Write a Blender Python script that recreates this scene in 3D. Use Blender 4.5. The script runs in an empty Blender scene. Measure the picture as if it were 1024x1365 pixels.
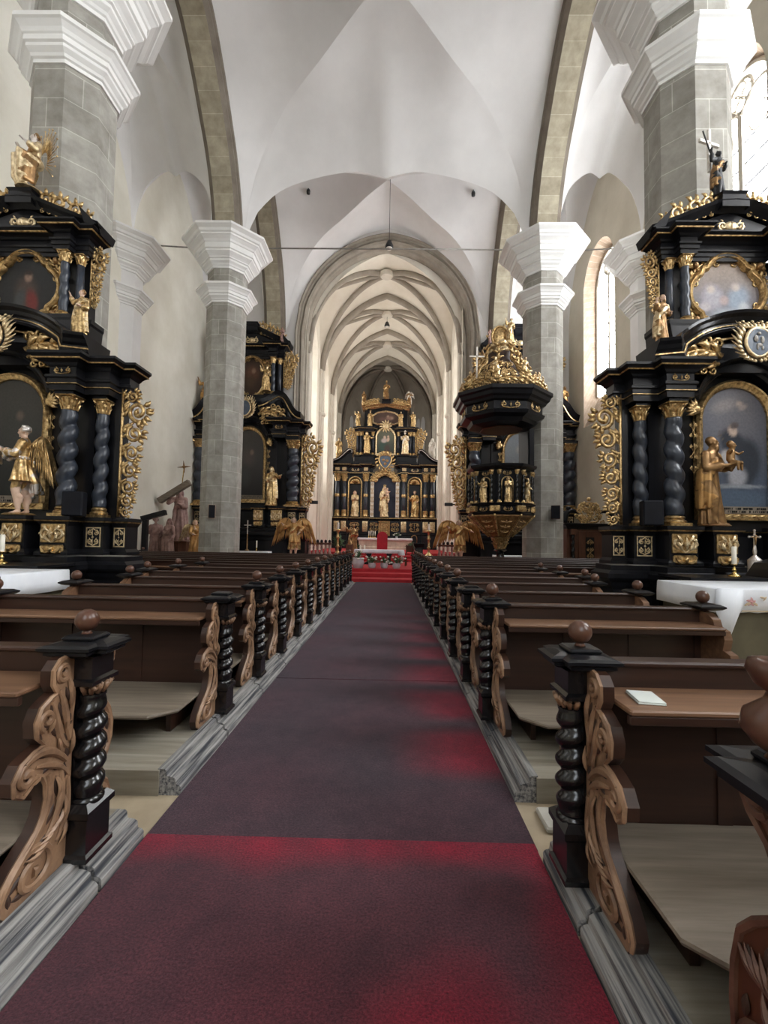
import bpy, bmesh, math, random
from mathutils import Vector, Matrix, kdtree
from math import sin, cos, pi, sqrt, hypot, atan2

# ------------------------------------------------------------------ camera, sky, light, exposure
SC = bpy.context.scene
COL = SC.collection
EYE = 1.55
cam_data = bpy.data.cameras.new('camera')
cam = bpy.data.objects.new('camera', cam_data)
COL.objects.link(cam)
SC.camera = cam
cam_data.sensor_fit = 'AUTO'
cam_data.sensor_width = 36.0
cam_data.lens = 36.0 * 600.0 / 1365.0
cam_data.shift_y = 10.5 / 1365.0
cam_data.clip_start = 0.05
cam_data.clip_end = 200
_P, _Y, _R = 0.045, 0.015, 0.0165
cam.matrix_world = (Matrix.Translation((0, 0, EYE)) @ Matrix.Rotation(_Y, 4, 'Z')
                    @ Matrix.Rotation(pi / 2 + _P, 4, 'X') @ Matrix.Rotation(_R, 4, 'Z'))

world = bpy.data.worlds.new('overcast_sky')
SC.world = world
world.use_nodes = True
bg = world.node_tree.nodes['Background']
bg.inputs[0].default_value = (0.80, 0.88, 1.0, 1)
bg.inputs[1].default_value = 1.0

SC.view_settings.view_transform = 'Standard'
SC.view_settings.look = 'None'
SC.view_settings.gamma = 1.0
SC.view_settings.use_curve_mapping = False
SC.view_settings.exposure = -0.12

WIN_R, FILL_L, WIN_C, FILL_W = 27.0, 3.0, 7.0, 6.0     # radiance of the window glass; left and west panes are added fill


def area(name, loc, rot, sx, sy, power, col=(1, 1, 1)):
    l = bpy.data.lights.new(name, 'AREA')
    l.shape = 'RECTANGLE'
    l.size, l.size_y = sx, sy
    l.energy = power
    l.color = col
    o = bpy.data.objects.new(name, l)
    o.location = loc
    o.rotation_euler = rot
    COL.objects.link(o)
    return o


# ------------------------------------------------------------------ helpers
def R3(*a):
    return Vector(a)


class MB:
    """collects shapes into ONE mesh"""

    def __init__(s):
        s.v, s.f, s.m, s.uv = [], [], [], {}

    def add(s, vs, fs, mat=0, M=None, uvs=None):
        b = len(s.v)
        if M is None:
            s.v.extend(tuple(p) for p in vs)
        else:
            s.v.extend(tuple(M @ Vector(p)) for p in vs)
        for k, f in enumerate(fs):
            if uvs:
                s.uv[len(s.f)] = uvs[k]
            s.f.append(tuple(b + i for i in f))
            s.m.append(mat)
        return s

    def merge(s, o, M=None, mat=None, flip=False):
        b = len(s.v)
        if M is None:
            s.v.extend(o.v)
        else:
            s.v.extend(tuple(M @ Vector(p)) for p in o.v)
        if M is not None and M.to_3x3().determinant() < 0:
            flip = not flip
        for k, f in enumerate(o.f):
            ff = tuple(b + i for i in f)
            s.f.append(ff[::-1] if flip else ff)
            s.m.append(o.m[k] if mat is None else mat)
        return s

    def box(s, x0, x1, y0, y1, z0, z1, mat=0, bev=0.0, M=None):
        if bev <= 0:
            v = [(x, y, z) for z in (z0, z1) for y in (y0, y1) for x in (x0, x1)]
            f = [(0, 2, 3, 1), (4, 5, 7, 6), (0, 1, 5, 4), (2, 6, 7, 3), (0, 4, 6, 2), (1, 3, 7, 5)]
            return s.add(v, f, mat, M)
        b = bev
        rings = []
        for z, i in ((z0, b), (z0 + b, 0), (z1 - b, 0), (z1, b)):
            c = b
            xs0, xs1, ys0, ys1 = x0 + i, x1 - i, y0 + i, y1 - i
            rings.append([(xs0 + c, ys0, z), (xs1 - c, ys0, z), (xs1, ys0 + c, z), (xs1, ys1 - c, z),
                          (xs1 - c, ys1, z), (xs0 + c, ys1, z), (xs0, ys1 - c, z), (xs0, ys0 + c, z)])
        return s.loft(rings, True, True, mat, M)

    def loft(s, rings, closed=True, caps=True, mat=0, M=None):
        n = len(rings[0])
        v = [p for r in rings for p in r]
        f = []
        for i in range(len(rings) - 1):
            for j in range(n if closed else n - 1):
                a, b2 = i * n + j, i * n + (j + 1) % n
                f.append((a, b2, b2 + n, a + n))
        if caps:
            f.append(tuple(range(n - 1, -1, -1)))
            f.append(tuple((len(rings) - 1) * n + j for j in range(n)))
        return s.add(v, f, mat, M)

    def lathe(s, prof, c=(0, 0, 0), n=16, mat=0, M=None, sx=1.0, sy=1.0, a0=0.0):
        rings = []
        for r, z in prof:
            rings.append([(c[0] + sx * max(r, 1e-4) * cos(a0 + 2 * pi * k / n), c[1] + sy * max(r, 1e-4) * sin(a0 + 2 * pi * k / n), c[2] + z)
                          for k in range(n)])
        return s.loft(rings, True, True, mat, M)

    def ball(s, c, r, n=14, mat=0, sz=1.0, M=None):
        m = n // 2 + 1
        prof = [(r * sin(pi * i / m), -r * sz * cos(pi * i / m)) for i in range(m + 1)]
        return s.lathe(prof, c, n, mat, M)

    def tube(s, path, rad, seg=6, flat=1.0, up=None, mat=0, M=None, closed=False):
        """rad a number or a list; flat squashes the section along `up`"""
        P = [Vector(p) for p in path]
        n = len(P)
        if not hasattr(rad, '__len__'):
            rad = [rad] * n
        rings = []
        prev = None
        for i in range(n):
            if closed:
                t = P[(i + 1) % n] - P[i - 1]
            else:
                t = P[min(i + 1, n - 1)] - P[max(i - 1, 0)]
            if t.length < 1e-9:
                t = Vector((0, 0, 1))
            t.normalize()
            if up is not None:
                b = Vector(up)
                b = b - t * b.dot(t)
                if b.length < 1e-4:
                    b = prev if prev is not None else t.orthogonal()
            elif prev is None:
                b = t.orthogonal()
            else:
                b = prev - t * prev.dot(t)
                if b.length < 1e-5:
                    b = t.orthogonal()
            b = b.normalized()
            prev = b
            a = t.cross(b)
            r = max(rad[i], 1e-4)
            rings.append([tuple(P[i] + a * (r * cos(2 * pi * k / seg)) + b * (r * flat * sin(2 * pi * k / seg))) for k in range(seg)])
        if closed:
            rings.append(rings[0])
        return s.loft(rings, True, not closed, mat, M)

    def prism(s, outline, y0, y1, mat=0, M=None):
        """outline in (x,z), extruded along y"""
        n = len(outline)
        ar = sum(outline[i][0] * outline[(i + 1) % n][1] - outline[(i + 1) % n][0] * outline[i][1] for i in range(n))
        if ar < 0:
            outline = outline[::-1]
        v = [(x, y0, z) for x, z in outline] + [(x, y1, z) for x, z in outline]
        f = [tuple(range(n)), tuple(range(2 * n - 1, n - 1, -1))]
        for i in range(n):
            j = (i + 1) % n
            f.append((i, i + n, j + n, j))
        return s.add(v, f, mat, M)

    def sweep(s, plan, prof, closed=False, mat=0, M=None, top=True, bottom=False):
        """profile (out,z) swept round a plan path (x,y); outwards is to the right of travel"""
        n = len(plan)
        rings = []
        for i in range(n):
            p = Vector(plan[i])
            d0 = d1 = None
            if closed or i > 0:
                d0 = (p - Vector(plan[i - 1])).normalized()
            if closed or i < n - 1:
                d1 = (Vector(plan[(i + 1) % n]) - p).normalized()
            d0 = d0 if d0 is not None else d1
            d1 = d1 if d1 is not None else d0
            n0, n1 = Vector((d0.y, -d0.x)), Vector((d1.y, -d1.x))
            m = n0 + n1
            k = 1 + n0.dot(n1)
            m = m / k if k > 0.25 else n0
            rings.append([(p.x + m.x * o, p.y + m.y * o, z) for o, z in prof])
        k = len(prof)
        v = [q for r in rings for q in r]
        f = []
        for i in range(n if closed else n - 1):
            a, b = i * k, ((i + 1) % n) * k
            for j in range(k - 1):
                f.append((a + j, b + j, b + j + 1, a + j + 1))
        if top:
            f.append(tuple(i * k + k - 1 for i in range(n)))
        if bottom:
            f.append(tuple(i * k for i in range(n - 1, -1, -1)))
        if not closed:
            f.append(tuple(range(k)))
            f.append(tuple((n - 1) * k + j for j in range(k - 1, -1, -1)))
        return s.add(v, f, mat, M)

    def sweep_xz(s, path, prof, closed=False, mat=0, M=None):
        """profile of (out, y) swept along a path in (x,z); out is to the left of travel"""
        n = len(path)
        rings = []
        for i in range(n):
            p = Vector(path[i])
            d0 = d1 = None
            if closed or i > 0:
                d0 = (p - Vector(path[i - 1])).normalized()
            if closed or i < n - 1:
                d1 = (Vector(path[(i + 1) % n]) - p).normalized()
            d0 = d0 if d0 is not None else d1
            d1 = d1 if d1 is not None else d0
            n0, n1 = Vector((-d0.y, d0.x)), Vector((-d1.y, d1.x))
            m = n0 + n1
            k = 1 + n0.dot(n1)
            m = m / k if k > 0.25 else n0
            rings.append([(p.x + m.x * o, y, p.y + m.y * o) for o, y in prof])
        if closed:
            rings.append(rings[0])
        return s.loft(rings, True, not closed, mat, M)

    def obj(s, name, mats, parent=None, smooth=False, loc=None, angle=None):
        me = bpy.data.meshes.new(name)
        me.from_pydata(s.v, [], s.f)
        if not isinstance(mats, (list, tuple)):
            mats = [mats]
        for m in mats:
            me.materials.append(m)
        if len(mats) > 1:
            me.polygons.foreach_set('material_index', [min(i, len(mats) - 1) for i in s.m])
        if smooth:
            me.polygons.foreach_set('use_smooth', [True] * len(s.f))
            if angle:
                try:
                    me.set_sharp_from_angle(angle=angle)
                except Exception:
                    pass
        if s.uv:
            ul = me.uv_layers.new(name='UVMap')
            for p in me.polygons:
                u = s.uv.get(p.index)
                if u:
                    for k, li in enumerate(p.loop_indices):
                        ul.data[li].uv = u[k]
        me.update()
        o = bpy.data.objects.new(name, me)
        COL.objects.link(o)
        if parent is not None:
            o.parent = parent
        if loc is not None:
            o.location = loc
        return o


def tag(o, label=None, cat=None, group=None, kind=None):
    if label:
        o['label'] = label
    if cat:
        o['category'] = cat
    if group:
        o['group'] = group
    if kind:
        o['kind'] = kind
    return o


def thing(name, label, cat, loc=(0, 0, 0), rz=0.0, group=None, scale=1.0):
    o = bpy.data.objects.new(name, None)
    o.empty_display_size = 0.1
    COL.objects.link(o)
    o.location = loc
    o.rotation_euler = (0, 0, rz)
    o.scale = (scale, scale, scale)
    return tag(o, label, cat, group)


def dup(root, label=None, loc=None, rz=None, group=None, scale=None, skip=()):
    def rec(o, par):
        c = o.copy()
        COL.objects.link(c)
        if par is not None:
            c.parent = par
        for ch in list(kids.get(o, ())):
            if ch.name.split('.')[0] not in skip:
                rec(ch, c)
        return c
    kids = {}
    for o in bpy.data.objects:
        if o.parent is not None:
            kids.setdefault(o.parent, []).append(o)
    r = rec(root, None)
    if label:
        r['label'] = label
    if group:
        r['group'] = group
    if loc is not None:
        r.location = loc
    if rz is not None:
        r.rotation_euler = (0, 0, rz)
    if scale is not None:
        r.scale = (scale, scale, scale)
    return r


def struct(name, mb, mats, smooth=False, angle=None):
    o = mb.obj(name, mats, smooth=smooth, angle=angle)
    o['kind'] = 'structure'
    return o


def T(x=0, y=0, z=0, rz=0, s=1.0):
    return Matrix.Translation((x, y, z)) @ Matrix.Rotation(rz, 4, 'Z') @ Matrix.Diagonal((s, s, s, 1))


def interp(x, pts):
    if x <= pts[0][0]:
        return pts[0][1]
    for (a, b), (c, d) in zip(pts, pts[1:]):
        if x <= c:
            return b + (d - b) * (x - a) / (c - a)
    return pts[-1][1]


def smooth_pts(pts, n=60):
    """Catmull-Rom through (x, value) points, resampled"""
    out = []
    for i in range(len(pts) - 1):
        p0 = pts[max(i - 1, 0)]
        p1, p2 = pts[i], pts[i + 1]
        p3 = pts[min(i + 2, len(pts) - 1)]
        m = max(2, n // (len(pts) - 1))
        for k in range(m):
            t = k / m
            out.append(tuple(0.5 * (2 * b + (c - a) * t + (2 * a - 5 * b + 4 * c - d) * t * t + (3 * b - a - 3 * c + d) * t ** 3)
                             for a, b, c, d in zip(p0, p1, p2, p3)))
    out.append(tuple(pts[-1]))
    return out


# ------------------------------------------------------------------ materials
def mat_new(name):
    m = bpy.data.materials.new(name)
    m.use_nodes = True
    nt = m.node_tree
    return m, nt, nt.nodes['Principled BSDF']


def ramp(nt, fac, stops):
    r = nt.nodes.new('ShaderNodeValToRGB')
    els = r.color_ramp.elements
    while len(els) < len(stops):
        els.new(0.5)
    for e, (p, c) in zip(els, stops):
        e.position = p
        e.color = (*c, 1)
    nt.links.new(fac, r.inputs[0])
    return r.outputs[0]


def noise(nt, scale, detail=4, coord='Object', stretch=None, rough=0.6, out='Fac'):
    tc = nt.nodes.new('ShaderNodeTexCoord')
    src = tc.outputs[coord]
    if stretch:
        mp = nt.nodes.new('ShaderNodeMapping')
        mp.inputs['Scale'].default_value = stretch
        nt.links.new(src, mp.inputs[0])
        src = mp.outputs[0]
    n = nt.nodes.new('ShaderNodeTexNoise')
    n.inputs['Scale'].default_value = scale
    n.inputs['Detail'].default_value = detail
    n.inputs['Roughness'].default_value = rough
    nt.links.new(src, n.inputs['Vector'])
    return n.outputs[out]


def bump(nt, bsdf, h, strength, dist=0.02):
    b = nt.nodes.new('ShaderNodeBump')
    b.inputs['Strength'].default_value = strength
    b.inputs['Distance'].default_value = dist
    nt.links.new(h, b.inputs['Height'])
    nt.links.new(b.outputs[0], bsdf.inputs['Normal'])


def simple(name, c1, c2=None, rough=0.5, metal=0.0, scale=6, stretch=None, bmp=0.0, lo=0.3, hi=0.7, spec=0.5, coat=0.0, detail=4):
    m, nt, b = mat_new(name)
    b.inputs['Roughness'].default_value = rough
    b.inputs['Metallic'].default_value = metal
    b.inputs['Specular IOR Level'].default_value = spec
    b.inputs['Coat Weight'].default_value = coat
    c2 = c2 or tuple(x * 0.75 for x in c1)
    f = noise(nt, scale, detail, stretch=stretch)
    nt.links.new(ramp(nt, f, [(lo, c2), (hi, c1)]), b.inputs['Base Color'])
    if bmp:
        bump(nt, b, f, bmp)
    return m


M = {}
M['black'] = simple('black_lacquered_wood', (0.012, 0.012, 0.015), (0.005, 0.005, 0.006), 0.30, scale=5, stretch=(1, 1, .2), spec=.24)
M['blackcol'] = simple('blue_black_marbled_wood', (0.045, 0.054, 0.074), (0.018, 0.022, 0.031), 0.3, scale=7, spec=.5)
M['blackgloss'] = simple('black_polished_turned_wood', (0.010, 0.009, 0.010), (0.004, 0.004, 0.004), 0.2, scale=7, spec=.6)
M['gold'] = simple('gilded_carving', (0.74, 0.53, 0.26), (0.26, 0.16, 0.065), 0.32, metal=0.85, scale=17, bmp=.25, lo=.36, hi=.62)
M['paleGold'] = simple('pale_worn_gilding', (0.84, 0.69, 0.44), (0.42, 0.29, 0.15), 0.38, metal=0.65, scale=14, bmp=.2, lo=.35, hi=.62)
M['darkgold'] = simple('browned_gilding', (0.42, 0.25, 0.11), (0.15, 0.08, 0.035), 0.40, metal=0.7, scale=10, bmp=.15)
M['silver'] = simple('silvered_carving', (0.80, 0.76, 0.72), (0.50, 0.44, 0.40), 0.36, metal=0.7, scale=10)
M['flesh'] = simple('painted_flesh', (0.72, 0.52, 0.40), (0.55, 0.36, 0.26), 0.5, scale=8)
M['whitep'] = simple('white_painted_carving', (0.78, 0.74, 0.68), (0.6, 0.55, 0.48), 0.5, scale=8)
M['brown'] = simple('dark_brown_pew_wood', (0.048, 0.020, 0.012), (0.020, 0.009, 0.006), 0.40, scale=3.0, stretch=(.35, 6, 6), bmp=.06, detail=6)
M['brownledge'] = simple('lit_tone_brown_ledge', (0.23, 0.125, 0.070), (0.10, 0.048, 0.026), 0.40, scale=3.2, stretch=(.4, 6, 6), bmp=.05, detail=6)  # lighter than the pew wood: glancing light on ledge tops put into the colour
M['seatwood'] = simple('worn_grey_brown_seat', (0.24, 0.20, 0.155), (0.14, 0.11, 0.08), 0.6, scale=3.4, stretch=(.5, 7, 7), bmp=.08, detail=6)
M['oak'] = simple('carved_light_oak', (0.36, 0.215, 0.125), (0.13, 0.07, 0.04), 0.42, scale=9, bmp=.2, detail=5)
M['oakboard'] = simple('carved_panel_ground', (0.060, 0.030, 0.018), (0.03, 0.014, 0.009), 0.55, scale=6)
M['ballwood'] = simple('turned_brown_ball_wood', (0.115, 0.052, 0.032), (0.07, 0.028, 0.017), 0.28, scale=6)
M['redbrown'] = simple('red_brown_cabinet_wood', (0.11, 0.038, 0.018), (0.06, 0.02, 0.01), 0.42, scale=4, stretch=(5, 5, .5))
M['platform'] = simple('weathered_grey_boards', (0.34, 0.33, 0.315), (0.045, 0.049, 0.060), 0.8, scale=3.2, stretch=(16, .45, 14), bmp=.6, detail=9, lo=.38, hi=.58)
M['platformtop'] = simple('worn_pale_boards', (0.36, 0.33, 0.27), (0.19, 0.165, 0.125), 0.8, scale=2.5, stretch=(.5, 7, 6), bmp=.2, detail=6)
M['white'] = simple('white_plaster', (0.76, 0.745, 0.735), (0.68, 0.665, 0.655), 0.9, scale=.7, detail=6)
M['cap'] = simple('white_stucco_capital', (0.80, 0.795, 0.78), (0.72, 0.71, 0.69), 0.75, scale=1.5)
M['wall'] = simple('cream_wall_plaster', (0.77, 0.74, 0.655), (0.66, 0.625, 0.53), 0.95, scale=.55, detail=8, lo=.35, hi=.65)
M['wallR'] = simple('shaded_wall_plaster', (0.61, 0.565, 0.465), (0.51, 0.465, 0.375), 0.95, scale=.55, detail=8, lo=.35, hi=.65)  # the cream wall again, with its back-lit shade put into the colour
M['chancel'] = simple('warm_chancel_plaster', (0.78, 0.735, 0.645), (0.66, 0.60, 0.50), 0.9, scale=.6, detail=7)
M['rib'] = simple('grey_stone_ribs', (0.36, 0.32, 0.265), (0.25, 0.215, 0.175), 0.85, scale=1.6, bmp=.1)
M['darkrib'] = simple('brown_stone_moulding', (0.20, 0.17, 0.135), (0.135, 0.11, 0.085), 0.85, scale=2, bmp=.1)
M['shaft'] = simple('pale_stone_shafts', (0.66, 0.61, 0.53), (0.55, 0.50, 0.42), 0.85, scale=1.5, bmp=.05)
M['cloth'] = simple('white_linen', (0.80, 0.82, 0.86), (0.70, 0.73, 0.79), 0.85, scale=3)
M['iron'] = simple('dark_iron', (0.03, 0.03, 0.032), (0.015, 0.015, 0.016), 0.5, metal=.3)
M['rod'] = simple('grey_iron_rod', (0.30, 0.28, 0.25), (0.2, 0.18, 0.16), 0.5, metal=.3)
M['wax'] = simple('cream_wax', (0.82, 0.78, 0.68), (0.74, 0.7, 0.6), 0.5)
M['brass'] = simple('polished_brass', (0.75, 0.55, 0.22), (0.5, 0.33, 0.10), 0.25, metal=1.0)
M['speaker'] = simple('black_speaker_cabinet', (0.010, 0.011, 0.016), (0.006, 0.006, 0.008), 0.6, spec=.15)
M['speakerside'] = simple('beige_speaker_side', (0.50, 0.37, 0.28), (0.42, 0.30, 0.22), 0.6)
M['leaf'] = simple('green_leaves', (0.06, 0.15, 0.05), (0.02, 0.06, 0.02), 0.5, scale=10)
M['petal'] = simple('white_petals', (0.8, 0.8, 0.74), (0.65, 0.66, 0.55), 0.6)
M['redcloth'] = simple('red_cloth', (0.55, 0.012, 0.03), (0.40, 0.008, 0.02), 0.7)
M['steps'] = simple('bright_red_step_carpet', (0.48, 0.028, 0.036), (0.36, 0.014, 0.022), 0.9, scale=4)
M['stonefloor'] = simple('tan_stone_floor', (0.44, 0.36, 0.25), (0.30, 0.24, 0.165), 0.85, scale=3, bmp=.15, detail=7)
M['pinkwood'] = simple('faded_rose_polychrome', (0.46, 0.29, 0.25), (0.16, 0.085, 0.075), 0.5, scale=7)
M['woodgold'] = simple('honey_gilded_wood', (0.62, 0.36, 0.13), (0.32, 0.16, 0.055), 0.40, metal=.55, scale=8)
M['shield'] = simple('slate_blue_enamel', (0.085, 0.115, 0.165), (0.05, 0.07, 0.10), 0.4, scale=8)
M['navy'] = simple('dark_blue_niche', (0.02, 0.028, 0.06), (0.012, 0.016, 0.035), 0.6)
M['olive'] = simple('olive_stone_mensa', (0.115, 0.10, 0.06), (0.07, 0.06, 0.036), 0.7, scale=3)
M['paper'] = simple('pale_paper', (0.62, 0.66, 0.62), (0.55, 0.58, 0.55), 0.8)
M['glassvase'] = simple('pale_glazed_vase', (0.62, 0.62, 0.64), (0.5, 0.5, 0.53), 0.25)
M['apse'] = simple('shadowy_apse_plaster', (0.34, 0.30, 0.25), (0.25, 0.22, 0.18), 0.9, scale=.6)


def stone_mat(name, c1, c2, mortar, bw, bh, ms=0.014):
    m, nt, b = mat_new(name)
    b.inputs['Roughness'].default_value = 0.9
    uv = nt.nodes.new('ShaderNodeTexCoord')
    br = nt.nodes.new('ShaderNodeTexBrick')
    br.inputs['Scale'].default_value = 1.0
    br.inputs['Brick Width'].default_value = bw
    br.inputs['Row Height'].default_value = bh
    br.inputs['Mortar Size'].default_value = ms
    br.inputs['Mortar Smooth'].default_value = 0.4
    br.inputs['Bias'].default_value = -0.1
    br.inputs['Color1'].default_value = (*c1, 1)
    br.inputs['Color2'].default_value = (*c2, 1)
    br.inputs['Mortar'].default_value = (*mortar, 1)
    br.offset_frequency = 2
    br.squash = 1.35
    br.squash_frequency = 3
    nt.links.new(uv.outputs['UV'], br.inputs['Vector'])
    mx = nt.nodes.new('ShaderNodeMixRGB')
    mx.blend_type = 'MULTIPLY'
    mx.inputs[0].default_value = 1.0
    nt.links.new(br.outputs['Color'], mx.inputs[1])
    n = noise(nt, 3.2, 7)
    nt.links.new(ramp(nt, n, [(0.28, (0.66, 0.65, 0.63)), (0.7, (1.08, 1.08, 1.08))]), mx.inputs[2])
    nt.links.new(mx.outputs[0], b.inputs['Base Color'])
    bump(nt, b, n, .2)
    return m


M['ashlar'] = stone_mat('grey_ashlar', (0.385, 0.37, 0.335), (0.29, 0.275, 0.245), (0.53, 0.515, 0.465), 1.25, 0.58, 0.010)
M['archstone'] = stone_mat('ochre_ashlar', (0.43, 0.385, 0.29), (0.32, 0.28, 0.205), (0.55, 0.50, 0.39), 3.0, 0.62, 0.012)
M['jamb'] = stone_mat('warm_jamb_ashlar', (0.48, 0.37, 0.28), (0.39, 0.29, 0.21), (0.60, 0.52, 0.43), 1.2, 0.30, 0.012)


def glow(name, c, s):
    m, nt, b = mat_new(name)
    b.inputs['Base Color'].default_value = (0.5, 0.5, 0.5, 1)
    b.inputs['Roughness'].default_value = 0.2
    n = noise(nt, 1.2, 3)
    nt.links.new(ramp(nt, n, [(0.3, tuple(x * .85 for x in c)), (0.7, c)]), b.inputs['Emission Color'])
    b.inputs['Emission Strength'].default_value = s
    return m


M['glassR'] = glow('daylit_leaded_glass', (0.94, 0.97, 1.0), WIN_R)
M['fillGlassL'] = glow('added_left_fill_glow', (0.93, 0.96, 1.0), FILL_L)
M['glassC'] = glow('daylit_chancel_glass', (1.0, 0.98, 0.94), WIN_C)
M['fillGlassW'] = glow('added_west_fill_glow', (0.88, 0.94, 1.0), FILL_W)
M['glassD'] = glow('dim_apse_glass', (0.52, 0.44, 0.36), 0.05)


def attr_mat(name, rough=0.55):
    m, nt, b = mat_new(name)
    b.inputs['Specular IOR Level'].default_value = 0.3
    a = nt.nodes.new('ShaderNodeAttribute')
    a.attribute_name = 'Col'
    n = noise(nt, 25, 5)
    mx = nt.nodes.new('ShaderNodeMixRGB')
    mx.blend_type = 'MULTIPLY'
    mx.inputs[0].default_value = 1.0
    nt.links.new(a.outputs['Color'], mx.inputs[1])
    nt.links.new(ramp(nt, n, [(0.3, (0.8, 0.8, 0.8)), (0.7, (1.1, 1.1, 1.1))]), mx.inputs[2])
    nt.links.new(mx.outputs[0], b.inputs['Base Color'])
    b.inputs['Roughness'].default_value = rough
    return m


M['paint'] = attr_mat('oil_painting')


def carpet_mat():
    m, nt, b = mat_new('worn_red_carpet')
    b.inputs['Roughness'].default_value = 1.0
    b.inputs['Specular IOR Level'].default_value = 0.1
    b.inputs['Sheen Weight'].default_value = 0.16
    b.inputs['Sheen Tint'].default_value = (0.75, 0.7, 0.8, 1)
    b.inputs['Sheen Roughness'].default_value = 0.5
    a = nt.nodes.new('ShaderNodeAttribute')
    a.attribute_name = 'Col'
    f1 = noise(nt, 95, 4, rough=.85)
    mx = nt.nodes.new('ShaderNodeMixRGB')
    mx.blend_type = 'MULTIPLY'
    mx.inputs[0].default_value = 1.0
    nt.links.new(a.outputs['Color'], mx.inputs[1])
    nt.links.new(ramp(nt, f1, [(0.32, (0.30, 0.30, 0.32)), (0.68, (1.6, 1.55, 1.55))]), mx.inputs[2])
    f2 = noise(nt, 5, 6, rough=.7)
    m2 = nt.nodes.new('ShaderNodeMixRGB')
    m2.blend_type = 'MULTIPLY'
    m2.inputs[0].default_value = 1.0
    nt.links.new(mx.outputs[0], m2.inputs[1])
    nt.links.new(ramp(nt, f2, [(0.3, (0.72, 0.76, 0.78)), (0.7, (1.2, 1.15, 1.15))]), m2.inputs[2])
    nt.links.new(m2.outputs[0], b.inputs['Base Color'])
    bump(nt, b, f1, .5, .01)
    return m


M['carpet'] = carpet_mat()


def color_attr(o, fn):
    """fn(local position) -> rgb, stored as the pile's / canvas's colour"""
    me = o.data
    ca = me.color_attributes.new(name='Col', type='FLOAT_COLOR', domain='POINT')
    buf = []
    for v in me.vertices:
        c = fn(v.co)
        buf.extend((c[0], c[1], c[2], 1.0))
    ca.data.foreach_set('color', buf)


def smoothstep(a, b, x):
    t = min(1, max(0, (x - a) / (b - a)))
    return t * t * (3 - 2 * t)


def mixc(a, b, t):
    return tuple(x + (y - x) * t for x, y in zip(a, b))
# ------------------------------------------------------------------ the church shell
AX = -0.40                    # nave axis
PX = 6.24                     # pier centres, from the axis
PY = [0.2, 8.8, 17.4]         # pier lines
EAST = 24.7                   # wall with the chancel arch
WEST = -8.4
WL, WR = -10.55, 9.75         # aisle walls
SPR = 13.1                    # springing of the nave vault
CX, CW = -0.5, 4.4            # chancel axis and half width
CSPR, CTOP = 12.3, 18.35

G_PTS = smooth_pts([(0, 19.0), (.17, 18.72), (.38, 18.2), (.65, 17.55), (.86, 16.2), (.95, 14.9), (1, SPR)])
T_PTS = smooth_pts([(0, 16.05), (.1, 16.2), (.22, 16.3), (.41, 16.15), (.6, 15.85), (.74, 15.5), (.84, 15.0), (.92, 14.4), (1, SPR)])
A_PTS = smooth_pts([(0, 19.15), (.2, 18.75), (.41, 17.95), (.6, 17.0), (.79, 15.9), (.93, 14.5), (1, SPR)])
T3_PTS = smooth_pts([(0, 19.15), (.25, 18.75), (.5, 17.75), (.75, 16.2), (.9, 14.6), (1, SPR)])


def vault(name, x0, x1, y0, y1, G, Tn, Tf, AL, AR, mat, bulge=0.6, n=20, m=9):
    mb = MB()
    xc, hx, yc, hy = (x0 + x1) / 2, (x1 - x0) / 2, (y0 + y1) / 2, (y1 - y0) / 2
    for side in range(4):
        edge = (Tn, AR, Tf, AL)[side]
        rows = []
        for i in range(2 * n + 1):
            a = -1 + i / n
            row = []
            for j in range(m + 1):
                t = j / m
                w = abs(a) + (1 - abs(a)) * t
                z = interp(abs(a), G) * (1 - t) + interp(abs(a), edge) * t + bulge * sin(pi * t) * (1 - abs(a))
                if side == 0:
                    u, v = a, -w
                elif side == 1:
                    u, v = w, a
                elif side == 2:
                    u, v = -a, w
                else:
                    u, v = -w, -a
                row.append((xc + hx * u, yc + hy * v, z))
            rows.append(row)
        mb.loft(rows, False, False)
        k = len(mb.f)
    mb.f = [f[::-1] for f in mb.f]
    return struct(name, mb, mat, smooth=True)


NW = PX - 0.6                 # to the inner face of the arcade band
ys = [WEST] + PY + [EAST]
for i in range(4):
    Tn = T3_PTS if i == 0 else T_PTS
    Tf = T3_PTS if i == 3 else T_PTS
    vault('ceiling', AX - NW - .05, AX + NW + .05, ys[i], ys[i + 1], G_PTS, Tn, Tf, A_PTS, A_PTS, M['white'])
    vault('ceiling', WL - .05, AX - PX - .55, ys[i], ys[i + 1], G_PTS, Tn, Tf, A_PTS, A_PTS, M['white'])
    vault('ceiling', AX + PX + .55, WR + .05, ys[i], ys[i + 1], G_PTS, Tn, Tf, A_PTS, A_PTS, M['white'])

CAP_UP = [(-.05, 11.85), (.05, 11.85), (.05, 11.93), (.09, 11.95), (.12, 12.0), (.20, 12.06), (.20, 12.13), (.25, 12.15), (.25, 12.19), (.30, 12.24), (.40, 12.32), (.40, 12.38),
          (.45, 12.40), (.45, 12.60), (.49, 12.62), (.52, 12.68), (.62, 12.76), (.66, 12.78), (.66, 12.84), (.72, 12.86), (.76, 12.94), (.86, 13.0), (.90, 13.02), (.90, 13.1)]
CAP_LO = [(-.05, 10.52), (.04, 10.52), (.04, 10.59), (.08, 10.61), (.10, 10.66), (.17, 10.72), (.17, 10.78), (.21, 10.80), (.21, 10.90), (.24, 10.92), (.27, 10.98), (.34, 11.05), (.38, 11.07), (.38, 11.15)]


def octagon(cx, cy, ap):
    r = ap / cos(pi / 8)
    return [(cx + r * cos(pi / 8 + k * pi / 4), cy + r * sin(pi / 8 + k * pi / 4)) for k in range(8)]


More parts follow.
